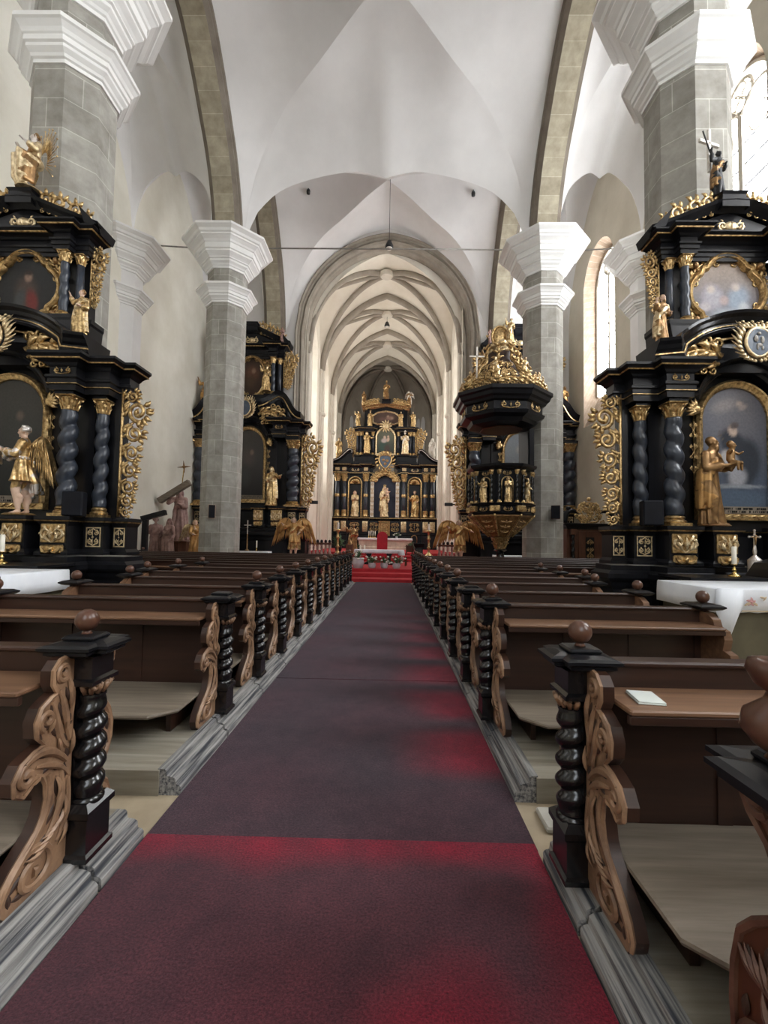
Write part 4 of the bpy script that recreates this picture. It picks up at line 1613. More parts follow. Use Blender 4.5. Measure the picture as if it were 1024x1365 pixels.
FIG = {}


def grow(name, mb, voxel, mats):
    """fuse the collected limbs into one continuous skin and give each face the material of the nearest limb"""
    me = bpy.data.meshes.new('tmp')
    me.from_pydata(mb.v, [], mb.f)
    o = bpy.data.objects.new('tmp', me)
    COL.objects.link(o)
    m = o.modifiers.new('r', 'REMESH')
    m.mode = 'VOXEL'
    m.voxel_size = voxel
    sm = o.modifiers.new('s', 'SMOOTH')
    sm.factor = .45
    sm.iterations = 2
    dg = bpy.context.evaluated_depsgraph_get()
    out = bpy.data.meshes.new_from_object(o.evaluated_get(dg))
    bpy.data.objects.remove(o)
    bpy.data.meshes.remove(me)
    kd = kdtree.KDTree(len(mb.f))
    V = mb.v
    for i, f in enumerate(mb.f):
        c = [sum(V[q][a] for q in f) / len(f) for a in range(3)]
        kd.insert(c, i)
    kd.balance()
    out.materials.clear()
    for q in mats:
        out.materials.append(q)
    idx = [min(len(mats) - 1, mb.m[kd.find(p.center)[1]]) for p in out.polygons]
    out.polygons.foreach_set('material_index', idx)
    out.polygons.foreach_set('use_smooth', [True] * len(out.polygons))
    out.name = name
    return out


POSES = {
    'pray': dict(arm_r=((-.115, -.03, .63), (-.02, -.12, .68)), arm_l=((.115, -.03, .63), (.02, -.12, .68)), sway=.02, hair='long'),
    'bless': dict(arm_r=((-.17, -.03, .68), (-.20, -.10, .80)), arm_l=((.13, .0, .62), (.06, -.13, .60)), sway=-.025, beard=True, hair='short'),
    'staff': dict(arm_r=((-.14, .0, .63), (-.17, -.10, .70)), arm_l=((.14, .01, .62), (.09, -.11, .56)), sway=.025, beard=True, hair='curly', seed=2),
    'offer': dict(arm_r=((-.13, -.04, .64), (-.06, -.16, .62)), arm_l=((.19, .0, .70), (.28, -.05, .74)), sway=.03, hair='long', seed=3),
    'breast': dict(arm_r=((-.14, .0, .62), (-.02, -.095, .70)), arm_l=((.13, .01, .60), (.12, -.09, .50)), sway=-.03, hair='veil', seed=4, look=.35),
    'raise': dict(arm_r=((-.19, .0, .74), (-.23, -.04, .90)), arm_l=((.13, -.01, .61), (.05, -.11, .64)), sway=-.03, hair='curly', seed=5, look=-.3),
    'bishop': dict(arm_r=((-.15, -.02, .65), (-.15, -.12, .74)), arm_l=((.14, .01, .62), (.15, -.10, .66)), sway=.015, beard=True, hat='mitre', seed=6, wide=1.08),
    'king': dict(arm_r=((-.15, -.01, .63), (-.13, -.11, .60)), arm_l=((.15, .0, .64), (.17, -.1, .72)), sway=-.02, beard=True, hat='crown', seed=7, wide=1.05),
}


def figure(pose, mats, key=None, voxel=.0115, **kw):
    k = (pose, tuple(m.name for m in mats), key)
    if k not in FIG:
        d = dict(POSES.get(pose, {}))
        d.update(kw)
        extra = d.pop('extra', None)
        mb = figure_mb(**d)
        if extra:
            extra(mb)
        FIG[k] = grow('figure', mb, voxel, mats)
    return FIG[k]


def statue(name, label, pose, mats, loc, h, rz=0.0, group=None, cat='statue', plinth=True, **kw):
    me = figure(pose, mats, **kw)
    o = bpy.data.objects.new(name, me)
    COL.objects.link(o)
    o.location = loc
    o.rotation_euler = (0, 0, rz)
    o.scale = (h, h, h)
    tag(o, label, cat, group)
    if plinth:
        p = MB()
        p.lathe([(.15, -.001), (.155, .006), (.14, .016), (.12, .024)], (0, -.02, -.002), 14)
        p.obj('plinth', mats[1], o)
    return o


GOLDFIG = [M['paleGold'], M['gold'], M['gold'], M['darkgold']]
FLESHGOLD = [M['flesh'], M['gold'], M['paleGold'], M['darkgold']]
BROWNFIG = [M['darkgold'], M['darkgold'], M['gold'], M['darkgold']]


# ------------------------------------------------------------------ painted canvases
def canvas(shape, painter, nx=36, ny=60):
    """shape('arch', w, zb, zs) or ('oval', rx, rz) or ('quatrefoil', r) or ('rect', w, h); a thin panel in the xz plane"""
    mb = MB()
    if shape[0] in ('arch', 'rect'):
        w = shape[1] / 2
        zb = shape[2]
        rows = []
        for i in range(nx + 1):
            x = -w + 2 * w * i / nx
            top = shape[3] + sqrt(max(0, w * w - x * x)) if shape[0] == 'arch' else shape[3]
            rows.append([(x, 0, zb + (top - zb) * j / ny) for j in range(ny + 1)])
        mb.loft(rows, False, False)
    else:
        def rad(a):
            if shape[0] == 'oval':
                return 1 / sqrt((cos(a) / shape[1]) ** 2 + (sin(a) / shape[2]) ** 2)
            return quatre(a, shape[1])
        rows = []
        for i in range(nx * 2 + 1):
            a = 2 * pi * i / (nx * 2)
            rows.append([(rad(a) * j / (ny // 2) * cos(a), 0, rad(a) * j / (ny // 2) * sin(a)) for j in range(ny // 2 + 1)])
        mb.loft(rows, False, False)
        mb.f = [f[::-1] for f in mb.f]
    return mb


def quatre(a, r):
    """four round lobes with small square shoulders between them"""
    b = ((a + pi / 4) % (pi / 2)) - pi / 4
    R, d = r * .56, r * .44
    s = (d * sin(b)) ** 2
    lobe = d * cos(b) + sqrt(max(0, R * R - s))
    sq = r * .66 / max(cos(b), sin(abs(b)))
    return max(min(lobe, r), min(sq, r * .90)) if abs(b) > .62 else lobe


def painter(bg, blobs):
    """blobs: (x, z, rx, rz, angle, colour, softness) laid one over another"""
    def fn(p):
        c = bg(p.x, p.z) if callable(bg) else bg
        for (x, z, rx, rz, a, col, sf) in blobs:
            dx, dz = p.x - x, p.z - z
            ca, sa = cos(a), sin(a)
            u, v = (dx * ca + dz * sa) / rx, (-dx * sa + dz * ca) / rz
            d = sqrt(u * u + v * v)
            t = 1 - smoothstep(1 - sf, 1 + sf * .3, d)
            if t > 0:
                c = mixc(c, col, t)
        return c
    return fn
# ------------------------------------------------------------------ black and gold retables
def mirror_plan(half, back):
    """half: [(x0,x1,y)...] from the centre outwards; returns the front outline from left to right"""
    right = []
    for x0, x1, y in half:
        for x in (x0, x1):
            if not right or (abs(right[-1][0] - x) + abs(right[-1][1] - y)) > 1e-6:
                right.append((x, y))
    right.append((half[-1][1], back))
    left = [(-x, y) for x, y in reversed(right)]
    if half[0][0] == 0:
        right = right[1:]
        left = left[:-1]
    return left + right


def half_plan(half, back, s):
    pts = [(half[0][0], back)]
    for x0, x1, y in half:
        for x in (x0, x1):
            if abs(pts[-1][0] - x) + abs(pts[-1][1] - y) > 1e-6:
                pts.append((x, y))
    pts.append((half[-1][1], back))
    if s < 0:
        pts = [(-x, y) for x, y in reversed(pts)]
    return pts


PRED = [(0, .02), (.05, .02), (.05, .07), (.02, .10), (0, .12), (0, .50), (.02, .53), (.05, .57), (.065, .60), (.065, .65), (-.02, .65)]
ENT = [(-.04, 0), (0, 0), (0, .09), (.02, .10), (.02, .18), (.045, .20), (.045, .24), (.0, .26), (.0, .37), (.03, .39), (.06, .42), (.10, .44), (.16, .46), (.18, .49), (.22, .52), (.22, .56), (-.02, .56)]


def lift(pr, z):
    return [(o, z + q) for o, q in pr]


def frame_pts_arch(w, zb, zs, n=24):
    return [(-w, zb)] + [(-w * cos(pi * k / n), zs + w * sin(pi * k / n)) for k in range(n + 1)] + [(w, zb)]


def warp(z):
    return z + .0061 * max(0, z - 1.55) ** 2


def side_altar(name, label, loc, scale, main_painter, top_painter, top_shape, main_shape=None, swan=False, group=None, hide_right=False, emblem=True, sides=(-1, 1), seed=0, cols=((1.20, -.20, .125), (1.63, .02, .098)), wings=(-1, 1), pil=(.98, 1.40, 1.62, 1.84), tturn=5.2, ww=.50, gradine=False):
    t = thing(name, label, 'altar', loc, group=group)
    t.scale = scale if isinstance(scale, tuple) else (scale,) * 3

    def P(nm, mb, mats, smooth=False, angle=None, parent=None, warpz=True):
        if warpz:
            # the upper storey stands a little further back than the lower one
            mb.v = [(x, min(.44, y + .16 * smoothstep(4.9, 5.25, z)) if z > 4.9 else y, warp(z)) for x, y, z in mb.v]
        return mb.obj(nm, mats, parent or t, smooth=smooth, angle=angle)

    # --- foot and predella
    b = MB()
    half = [(0, .9, -.22), (.9, 1.52, -.56), (1.52, 2.16, -.10)]
    b.sweep(mirror_plan(half, .40), [(.10, 0), (.10, .22), (.04, .27), (0, .30), (0, .80), (.04, .86), (.06, .92), (.12, .97), (.14, 1.0), (.14, 1.07), (.05, 1.12), (.05, 1.2), (-.02, 1.2)])
    P('foot', b, M['black'])
    half = [(0, .40, .02), (.40, .78, -.50), (.78, .97, -.03), (.97, 1.42, -.42), (1.42, 1.5, -.05), (1.5, 1.82, -.14), (1.82, 1.88, .1), (1.88, 2.1, .04)]
    b = MB()
    pl = mirror_plan(half, .40)
    b.sweep(pl, lift(PRED, 1.2))
    b.sweep(pl, [(.046, 1.765), (.058, 1.772), (.066, 1.785), (.05, 1.79)], mat=1, top=False)
    P('predella', b, [M['black'], M['gold']])
    for s in sides:
        for x0, x1, y in ((.43, .75, -.50), (1.0, 1.39, -.42)):
            w = x1 - x0
            g = MB()
            xc = s * (x0 + x1) / 2
            g.box(xc - w / 2, xc + w / 2, y - .035, y + .01, 1.42, 1.73, bev=.01)
            g.merge(scroll_panel(w * 1.0, .29, rows=1, seed=seed), T(xc, y - .045, 1.43), mat=1)
            for q in (-1, 1):
                leaflet(g, xc + q * w * .12, 1.46, pi / 2 - q * .8, .16, .03, y - .05, .5 * q, mat=1)
                leaflet(g, xc + q * w * .30, 1.70, -pi / 2 - q * .3, .14, .026, y - .05, -.5 * q, mat=1)
            g.box(xc - w / 2 + .01, xc + w / 2 - .01, y - .05, y + .01, 1.22, 1.39, bev=.02)
            g.ball((xc, y - .06, 1.32), .045, 10)
            for q in (-1, 1):
                stroke(g, bez((xc, 1.30), (xc + q * .06, 1.25), (xc + q * .12, 1.27), (xc + q * w * .42, 1.36), 8), .022, .032, .015, y - .055, 6)
            P('gilded_panel', g, [M['gold'], M['paleGold']], smooth=True, angle=.6)
        for x0, x1, y in ((1.54, 1.78, -.14), (1.90, 2.08, .04)):
            g = MB()
            xc, w = s * (x0 + x1) / 2, x1 - x0
            g.sweep_xz([(xc - w / 2, 1.36), (xc - w / 2, 1.68), (xc + w / 2, 1.68), (xc + w / 2, 1.36)][::1], [(-.012, y - .001), (-.012, y - .012), (.004, y - .012), (.004, y - .001)], True)
            g.merge(scroll_panel(w * .8, .28, rows=2, seed=seed + 1), T(xc, y - .012, 1.38))
            P('gilded_panel', g, M['paleGold'], smooth=True, angle=.6)
    if gradine:
        g = MB()
        g.box(-1.72, 1.72, -1.40, -.70, 0, 1.06)
        g.sweep([(-1.72, -.70), (-1.72, -1.40), (1.72, -1.40), (1.72, -.70)], [(-.01, 1.05), (.02, 1.06), (.05, 1.08), (.05, 1.115), (-.02, 1.115)])
        P('gradine', g, M['black'])
    # --- back boards and columns
    b = MB()
    b.box(-1.86, 1.86, .14, .40, 1.84, 4.45)
    for s in sides:
        for x in pil:
            b.box(s * x - .045, s * x + .045, .09, .15, 1.86, 3.9)
    P('back_board', b, M['black'])
    for s in sides:
        for (x, y, r) in cols:
            h0 = twist_mb(1.58, r * 1.22, r * .36, tturn, 18, 16, hand=s, z0=2.03, taper=.10)
            c = P('twisted_column', MB().merge(h0, T(s * x, y, 0)), M['blackcol'], smooth=True)
            P('column_base', colbase_mb(r, .18, 1.85, (s * x, y)), M['gold'], smooth=True, angle=.7, parent=c)
            P('capital', capital_mb(r * .92, .26, 3.60, (s * x, y)), M['gold'], smooth=True, angle=.8, parent=c)
            bl = MB()
            bl.box(s * x - r * 1.25, s * x + r * 1.25, y - r * 1.25, y + r * 1.25, 3.855, 3.93)
            P('impost_block', bl, M['black'], parent=c)
    # --- side wings of pierced acanthus
    for s in wings:
        Mx = T(s * 1.90, .10, 1.88) @ Matrix.Diagonal((s, 1, 1, 1))
        P('acanthus_wing', MB().merge(wing_mb(ww, 2.20, seed=3 + seed), Mx), M['gold'], smooth=True)
    # --- great painting
    w, zb, zs = .57, 2.08, 3.66
    cv = canvas(main_shape or ('arch', 2 * w, zb, zs), main_painter)
    cv.v = [(x, y + .08, z) for x, y, z in cv.v]
    o = P('painting', cv, M['paint'])
    color_attr(o, main_painter)
    f = MB()
    f.sweep_xz(frame_pts_arch(w, zb, zs), [(-.02, .10), (-.02, .04), (.02, .0), (.07, -.01), (.10, .03), (.10, .12)])
    f.box(-w - .1, w + .1, -.01, .12, zb - .10, zb)
    fp = frame_pts_arch(w + .045, zb, zs, 30)
    for k in range(1, len(fp) - 1):
        for q in (0, .5):
            x = fp[k][0] * (1 - q) + fp[k + 1][0] * q
            z = fp[k][1] * (1 - q) + fp[k + 1][1] * q
            a = atan2(fp[k + 1][1] - fp[k][1], fp[k + 1][0] - fp[k][0]) if k < len(fp) - 2 else -pi / 2
            leaflet(f, x - .02 * cos(a), z - .02 * sin(a), a + .5, .07, .018, -.01, -.5)
    for k in range(8):
        leaflet(f, -w * .9 + k * w * .235, zb - .05, 0, .14, .03, -.015, .4)
    P('painting_frame', f, M['gold'], smooth=True, angle=.6)
    for s in sides:
        g = MB()
        ell(g, (s * .74, -.06, 3.80), .09, .06, .08)
        for k in range(6):
            a = (-.9 + .42 * k) if s > 0 else pi - (-.9 + .42 * k)
            leaflet(g, s * .74, 3.80, a, .19, .045, -.07, .4 * s)
        g.merge(scroll_panel(.13, .9, rows=5, seed=3), T(s * .74, .0, 2.75))
        P('gilded_bracket', g, M['gold'], smooth=True)
    # inscription strip under the picture
    tb = MB()
    tb.box(-w, w, .02, .07, zb + .01, zb + .13)
    rnd = random.Random(5 + seed)
    for row in (0, 1):
        x = -w + .05
        while x < w - .05:
            if rnd.random() > .16:
                tb.box(x, x + .006, .012, .021, zb + .025 + .05 * row, zb + .06 + .05 * row, 1)
                if rnd.random() > .4:
                    tb.box(x, x + .018, .012, .021, zb + .054 + .05 * row, zb + .06 + .05 * row, 1)
                if rnd.random() > .5:
                    tb.box(x + .014, x + .02, .012, .021, zb + .025 + .05 * row, zb + .06 + .05 * row, 1)
            x += .032
    P('inscription_tablet', tb, [M['seatwood'], M['black']])
    # arched cornice over the picture
    a = MB()
    R = .74
    pth = [(-1.0, 4.0), (-R, 4.0)] + [(-R * cos(pi * k / 24), 3.70 + .80 * sin(pi * k / 24)) for k in range(3, 22)] + [(R, 4.0), (1.0, 4.0)]
    a.sweep_xz(pth, [(-.04, .2), (-.04, -.04), (0, -.07), (.02, -.11), (.06, -.12), (.09, -.17), (.12, -.20), (.12, .2)])
    P('arched_cornice', a, M['black'])
    # entablature blocks over the columns
    half = [(.76, .98, .02), (.98, 1.42, -.40), (1.42, 1.84, -.18), (1.84, 2.02, .10)]
    for s in sides:
        e = MB()
        pl = half_plan(half, .40, s)
        e.sweep(pl, lift(ENT, 3.90))
        e.sweep(pl, [(.02, 3.997), (.03, 4.0), (.03, 4.01), (.02, 4.014)], mat=1, top=False)
        e.sweep(pl, [(.162, 4.352), (.176, 4.356), (.182, 4.37), (.17, 4.375)], mat=1, top=False)
        P('entablature', e, [M['black'], M['gold']])
        g = MB()
        g.merge(scroll_panel(.34, .11, rows=1), T(s * 1.2, -.415, 4.155))
        P('frieze_ornament', g, M['gold'], smooth=True)
    # --- curved pediment with cartouche
    R, zc = 1.84, 5.25 - 1.84
    arc = [(R * sin(q), zc + R * cos(q)) for q in [-.69 + 1.38 * k / 26 for k in range(27)]]
    ped = MB()
    if not swan:
        pth = [(-1.58, 4.70), (-1.20, 4.74)] + arc + [(1.20, 4.74), (1.58, 4.70)]
        ped.sweep_xz(pth, [(-.20, .2), (-.20, -.30), (-.16, -.34), (-.08, -.36), (-.05, -.40), (0, -.44), (.04, -.50), (.08, -.52), (.08, .2)])
        ped.sweep_xz(pth, [(-.13, -.34), (-.13, -.37), (-.11, -.37), (-.11, -.34)], mat=1)
        ped.sweep_xz(arc, [(-.30, -.10), (-.30, -.16), (-.27, -.16), (-.27, -.10)], mat=1)
        P('curved_pediment', ped, [M['black'], M['gold']])
    else:
        for s in sides:
            ped = MB()
            pth = bez((s * 1.95, 4.60), (s * 1.55, 4.62), (s * 1.55, 5.25), (s * 1.10, 5.28), 12) + bez((s * 1.10, 5.28), (s * .95, 5.28), (s * .75, 5.0), (s * .42, 4.95), 8)[1:]
            if s > 0:
                pth = pth[::-1]
            ped.sweep_xz(pth, [(-.20, .2), (-.20, -.26), (-.12, -.32), (-.05, -.38), (0, -.42), (.05, -.46), (.05, .2)])
            ped.sweep_xz(pth, [(-.13, -.28), (-.13, -.34), (-.10, -.34), (-.10, -.28)], mat=1)
            P('curved_pediment', ped, [M['black'], M['gold']])
    tp = MB()
    tp.prism([(-1.5, 4.40)] + ([(x, z - .1) for x, z in arc] if not swan else [(-1.2, 5.1), (0, 4.95), (1.2, 5.1)]) + [(1.5, 4.40)], -.12, .3)
    P('tympanum', tp, M['black'])
    g = MB()
    for s in sides:
        g.merge(foliage(bez((s * .40, 4.62), (s * .70, 4.78), (s * .95, 4.72), (s * 1.30, 4.50), 12), .19, n=5, seed=2), T(0, -.22, 0))
        g.merge(foliage(bez((s * .45, 4.50), (s * .7, 4.48), (s * .9, 4.55), (s * 1.1, 4.48), 10), .13, n=4, seed=4), T(0, -.22, 0))
    P('pediment_foliage', g, M['gold'], smooth=True)
    c = MB()
    for s in sides:
        for row in range(3):
            for k in range(10):
                q = k / 9
                a0 = -1.45 + 2.05 * q
                r0 = .20 + .03 * row
                bx, bz = s * r0 * cos(a0), 4.73 + r0 * sin(a0)
                d = -.75 + 1.95 * q
                l = (.10 + .26 * q) * (1 - .27 * row)
                leaflet(c, bx, bz, d if s > 0 else pi - d, l, .030, -.40 - .03 * row, s * .35, flat=.5)
    rim = [(.20 * cos(q) * (1 - .15 * max(0, -sin(q)) ** 2), 4.75 + .23 * sin(q)) for q in [2 * pi * k / 24 for k in range(24)]]
    c.tube([(x, -.47, z) for x, z in rim], .028, 6, closed=True)
    for k in range(7):
        x = -.18 + .06 * k
        leaflet(c, x, 5.0, pi / 2 - x * 1.2, .10 + .03 * (k % 2), .026, -.46, 0)
        c.ball((x * 1.25, -.47, 5.10 + .03 * (k % 2)), .022, 8)
    c.box(-.2, .2, -.49, -.43, 4.975, 5.01, bev=.008)
    cart = P('cartouche', c, M['paleGold'], smooth=True)
    sh = MB()
    sh.prism([(x * .97, 4.75 + (z - 4.75) * .97) for x, z in rim], -.49, -.40)
    if emblem:
        for (x, z, rx, rz) in ((-.05, 4.80, .035, .055), (.05, 4.78, .03, .06), (0, 4.70, .05, .03), (-.03, 4.66, .02, .04), (.05, 4.65, .02, .035), (0, 4.88, .03, .025)):
            ell(sh, (x, -.49, z), rx, .012, rz, 1, 8)
    P('shield', sh, [M['shield'], M['rod']], parent=cart)
    # --- upper storey
    b = MB()
    half = [(0, .60, -.10), (.60, 1.15, -.24), (1.15, 1.25, -.02)]
    b.sweep(mirror_plan(half, .36), [(.03, 4.55), (.03, 5.16), (.05, 5.2), (.05, 5.27), (-.02, 5.27)])
    P('upper_plinth', b, M['black'])
    b = MB()
    b.box(-1.12, 1.12, .12, .36, 5.2, 6.45)
    P('upper_back_board', b, M['black'])
    zc = 5.86
    cv = canvas(top_shape, top_painter, 40, 30)
    cv.v = [(x, y + .06, z + zc) for x, y, z in cv.v]
    o = P('upper_painting', cv, M['paint'])
    color_attr(o, lambda p: top_painter(Vector((p.x, 0, p.z - warp(zc)))))
    if top_shape[0] == 'oval':
        ol = [(top_shape[1] * cos(q), zc + top_shape[2] * sin(q)) for q in [2 * pi * k / 40 for k in range(40)]]
    else:
        ol = [(quatre(q, top_shape[1]) * cos(q), zc + quatre(q, top_shape[1]) * sin(q)) for q in [2 * pi * k / 72 for k in range(72)]]
    f = MB()
    f.sweep_xz(ol[::-1], [(-.01, .08), (-.01, .02), (.02, -.02), (.05, -.01), (.07, -.03), (.10, .0), (.10, .10)], True)
    P('upper_frame', f, M['gold'], smooth=True, angle=.7)
    g = MB()
    for sx in sides:
        for sz in (-1, 1):
            cx, cz = sx * .56, zc + sz * .46
            g.merge(scroll_panel(.30, .30, rows=1, seed=7), T(cx, .06, cz - .15))
            g.merge(foliage(bez((sx * .62, zc + sz * .10), (sx * .66, zc + sz * .3), (sx * .5, zc + sz * .55), (sx * .1, zc + sz * .64), 10), .11, n=5, seed=3), T(0, .06, 0))
            ell(g, (cx, .0, cz), .055, .06, .06, 1)
            leaflet(g, cx, cz, .3 if sx > 0 else pi - .3, .15, .035, .02, .4)
            leaflet(g, cx, cz, -.5 if sx > 0 else pi + .5, .15, .035, .02, -.4)
    P('cherub_ornament', g, [M['gold'], M['darkgold']], smooth=True)
    for s in sides:
        for (x, y, r, tw) in ((.82, -.12, .080, 1), (1.03, -.02, .066, .0)):
            if tw:
                cm = twist_mb(.86, r, r * .2, 4, 12, 8, hand=s, z0=5.37)
            else:
                cm = MB().lathe([(r, 5.37), (r * 1.0, 5.8), (r * .88, 6.23)], n=14)
            c = P('upper_column', MB().merge(cm, T(s * x, y, 0)), M['blackcol'], smooth=True)
            P('column_base', colbase_mb(r, .11, 5.27, (s * x, y)), M['gold'], smooth=True, angle=.7, parent=c)
            P('capital', capital_mb(r * .95, .18, 6.22, (s * x, y)), M['gold'], smooth=True, angle=.8, parent=c)
        Mx = T(s * 1.14, .08, 5.55) @ Matrix.Diagonal((s, 1, 1, 1))
        P('upper_wing', MB().merge(wing_mb(.30 if ww < .6 else .5, 1.05, seed=9 + seed), Mx), M['gold'], smooth=True)
    half = [(0, .66, .0), (.66, .95, -.22), (.95, 1.18, -.06)]
    e = MB()
    pl = mirror_plan(half, .36)
    E2 = [(o * .95, 6.40 + q * .72) for o, q in ENT]
    e.sweep(pl, E2)
    e.sweep(pl, [(.15, 6.722), (.168, 6.727), (.172, 6.738), (.16, 6.742)], mat=1, top=False)
    P('upper_entablature', e, [M['black'], M['gold']])
    tri = MB()
    tri.prism([(-1.15, 6.79), (0, 7.20), (1.15, 6.79)], -.05, .3)
    for s in sides:
        pth = [(s * 1.42, 6.80), (s * 1.25, 6.86), (s * .30, 7.22), (s * .0, 7.24)]
        if s > 0:
            pth = pth[::-1]
        tri.sweep_xz(pth, [(-.07, .3), (-.07, -.08), (-.02, -.14), (.02, -.20), (.06, -.24), (.06, .3)])
        g = MB()
        for (x, z, r, d) in ((.36, 7.34, .13, s), (.62, 7.26, .15, -s), (.90, 7.16, .14, s), (1.14, 7.02, .11, -s)):
            stroke(g, spiral_pts((s * x, z), r, -pi / 2, 1.3, d, 16, .15), r * .26, r * .22, r * .3, -.08, 6, .9)
            for q in range(3):
                a = .5 + .8 * q
                leaflet(g, s * x + r * .7 * cos(a), z + r * .6 * sin(a), a, r * .9, r * .26, -.09, .4)
        g.merge(foliage(bez((s * .25, 7.22), (s * .5, 7.20), (s * .8, 7.08), (s * 1.22, 6.90), 12), .08, n=6, seed=8), T(0, -.08, 0))
        P('crest_scrolls', g, M['gold'], smooth=True)
        sp = MB()
        sp.prism([(s * 1.22, 6.82), (s * 1.44, 6.80), (s * 1.10, 7.12)], -.26, -.12)
        P('corner_acroterion', sp, M['black'])
    P('top_pediment', tri, M['black'])
    g = MB()
    ell(g, (0, -.09, 6.93), .13, .05, .08)
    g.merge(scroll_panel(.55, .20, rows=1), T(0, -.10, 6.83))
    P('top_cartouche', g, M['paleGold'], smooth=True)
    b = MB()
    b.sweep([(-.2, .2), (-.2, -.2), (.2, -.2), (.2, .2)], [(.03, 7.18), (.03, 7.32), (0, 7.34), (0, 7.40), (.03, 7.44), (-.01, 7.44)], True)
    P('crest_pedestal', b, M['black'])
    return t


def top_z(z, base=0, s=1.0):
    return base + s * warp(z)


# --- the two near altars
monk = painter(lambda x, z: mixc((.055, .075, .115), (.16, .155, .175), smoothstep(2.2, 4.0, z) * (1 - .4 * smoothstep(.2, .6, abs(x)))), [
    (-.15, 3.95, .28, .14, .3, (.26, .24, .24), .8), (.10, 3.98, .07, .06, 0, (.40, .33, .29), .6), (.16, 3.92, .10, .05, .5, (.33, .28, .26), .6),
    (.14, 2.95, .34, .50, -.2, (.022, .028, .040), .35), (-.03, 3.30, .22, .30, .5, (.026, .032, .046), .35),
    (-.07, 2.98, .16, .22, .2, (.34, .34, .36), .45), (-.15, 3.08, .10, .12, 0, (.42, .40, .40), .5), (.05, 2.72, .18, .20, -.3, (.30, .30, .33), .5),
    (-.02, 3.52, .085, .115, .25, (.52, .40, .33), .35), (.005, 3.60, .095, .07, .3, (.10, .08, .075), .5), (-.22, 3.42, .012, .15, .5, (.09, .07, .06), .4), (-.22, 3.45, .08, .012, .5, (.09, .07, .06), .4),
    (-.22, 2.86, .11, .05, .3, (.46, .36, .30), .5), (-.34, 2.72, .06, .04, 0, (.44, .33, .28), .5),
    (0, 2.56, .62, .035, 0, (.24, .26, .29), .5), (0, 2.34, .62, .19, 0, (.07, .10, .145), .35)])
angelpic = painter(lambda x, z: mixc((.16, .15, .17), (.30, .24, .20), smoothstep(-.2, .5, z)), [
    (-.22, -.05, .22, .26, .3, (.36, .34, .38), .6), (-.25, .10, .09, .09, 0, (.50, .42, .38), .6), (.22, -.08, .22, .28, -.3, (.24, .29, .36), .6), (.18, .14, .09, .09, 0, (.46, .38, .34), .6),
    (0, -.35, .30, .14, 0, (.30, .32, .36), .6), (-.02, -.10, .10, .10, 0, (.40, .30, .28), .7), (.32, -.25, .12, .14, 0, (.40, .41, .44), .6), (-.35, -.22, .12, .1, 0, (.42, .38, .4), .6)])
darksaint = painter(lambda x, z: mixc((.018, .019, .018), (.055, .052, .046), smoothstep(2.0, 4.0, z)), [
    (.05, 3.3, .30, .55, .1, (.045, .045, .040), .7), (-.35, 3.15, .10, .22, .3, (.30, .26, .22), .6), (-.30, 2.95, .18, .05, .2, (.38, .33, .28), .5), (.12, 3.62, .08, .10, 0, (.13, .10, .08), .6),
    (.25, 2.6, .25, .35, 0, (.028, .026, .024), .6)])
redsaint = painter((.022, .022, .022), [
    (.0, -.10, .24, .40, .1, (.075, .050, .040), .6), (.10, -.22, .13, .25, .2, (.17, .030, .026), .6), (-.12, -.20, .12, .26, -.2, (.060, .062, .062), .6), (.02, .22, .085, .105, 0, (.26, .17, .125), .5), (.02, .30, .09, .06, 0, (.04, .025, .02), .5)])

AY = 7.62
altar_R = side_altar('side_altar', 'black and gold altar at the right edge, with a monk in its arched painting', (AX + PX, AY, 0), 1.0, monk, angelpic, ('quatrefoil', .60), group='near side altars', seed=1, gradine=True)
altar_L = side_altar('side_altar', 'black and gold altar at the left edge, dark painting behind an angel', (AX - PX, AY, 0), 1.0, darksaint, redsaint, ('quatrefoil', .58), group='near side altars', seed=2, gradine=True)


def mensa(label, cx, y0, y1, hw, h, stone, embroid, corner=0, loc_z=0.0, drop=.30, scale_fringe=True):
    """altar table: stepped block; the linen is a thing of its own"""
    t = thing('altar_table', label, 'altar table', (cx, y0, loc_z))
    b = MB()
    b.sweep([(-hw, y1 - y0), (-hw, 0), (hw, 0), (hw, y1 - y0)], [(.06, 0), (.06, .16), (0, .20), (0, h - .26), (.03, h - .22), (.03, h - .16), (0, h - .14), (0, h - .04), (.05, h - .03), (.05, h), (-.02, h)])
    b.obj('block', stone, t)
    return t


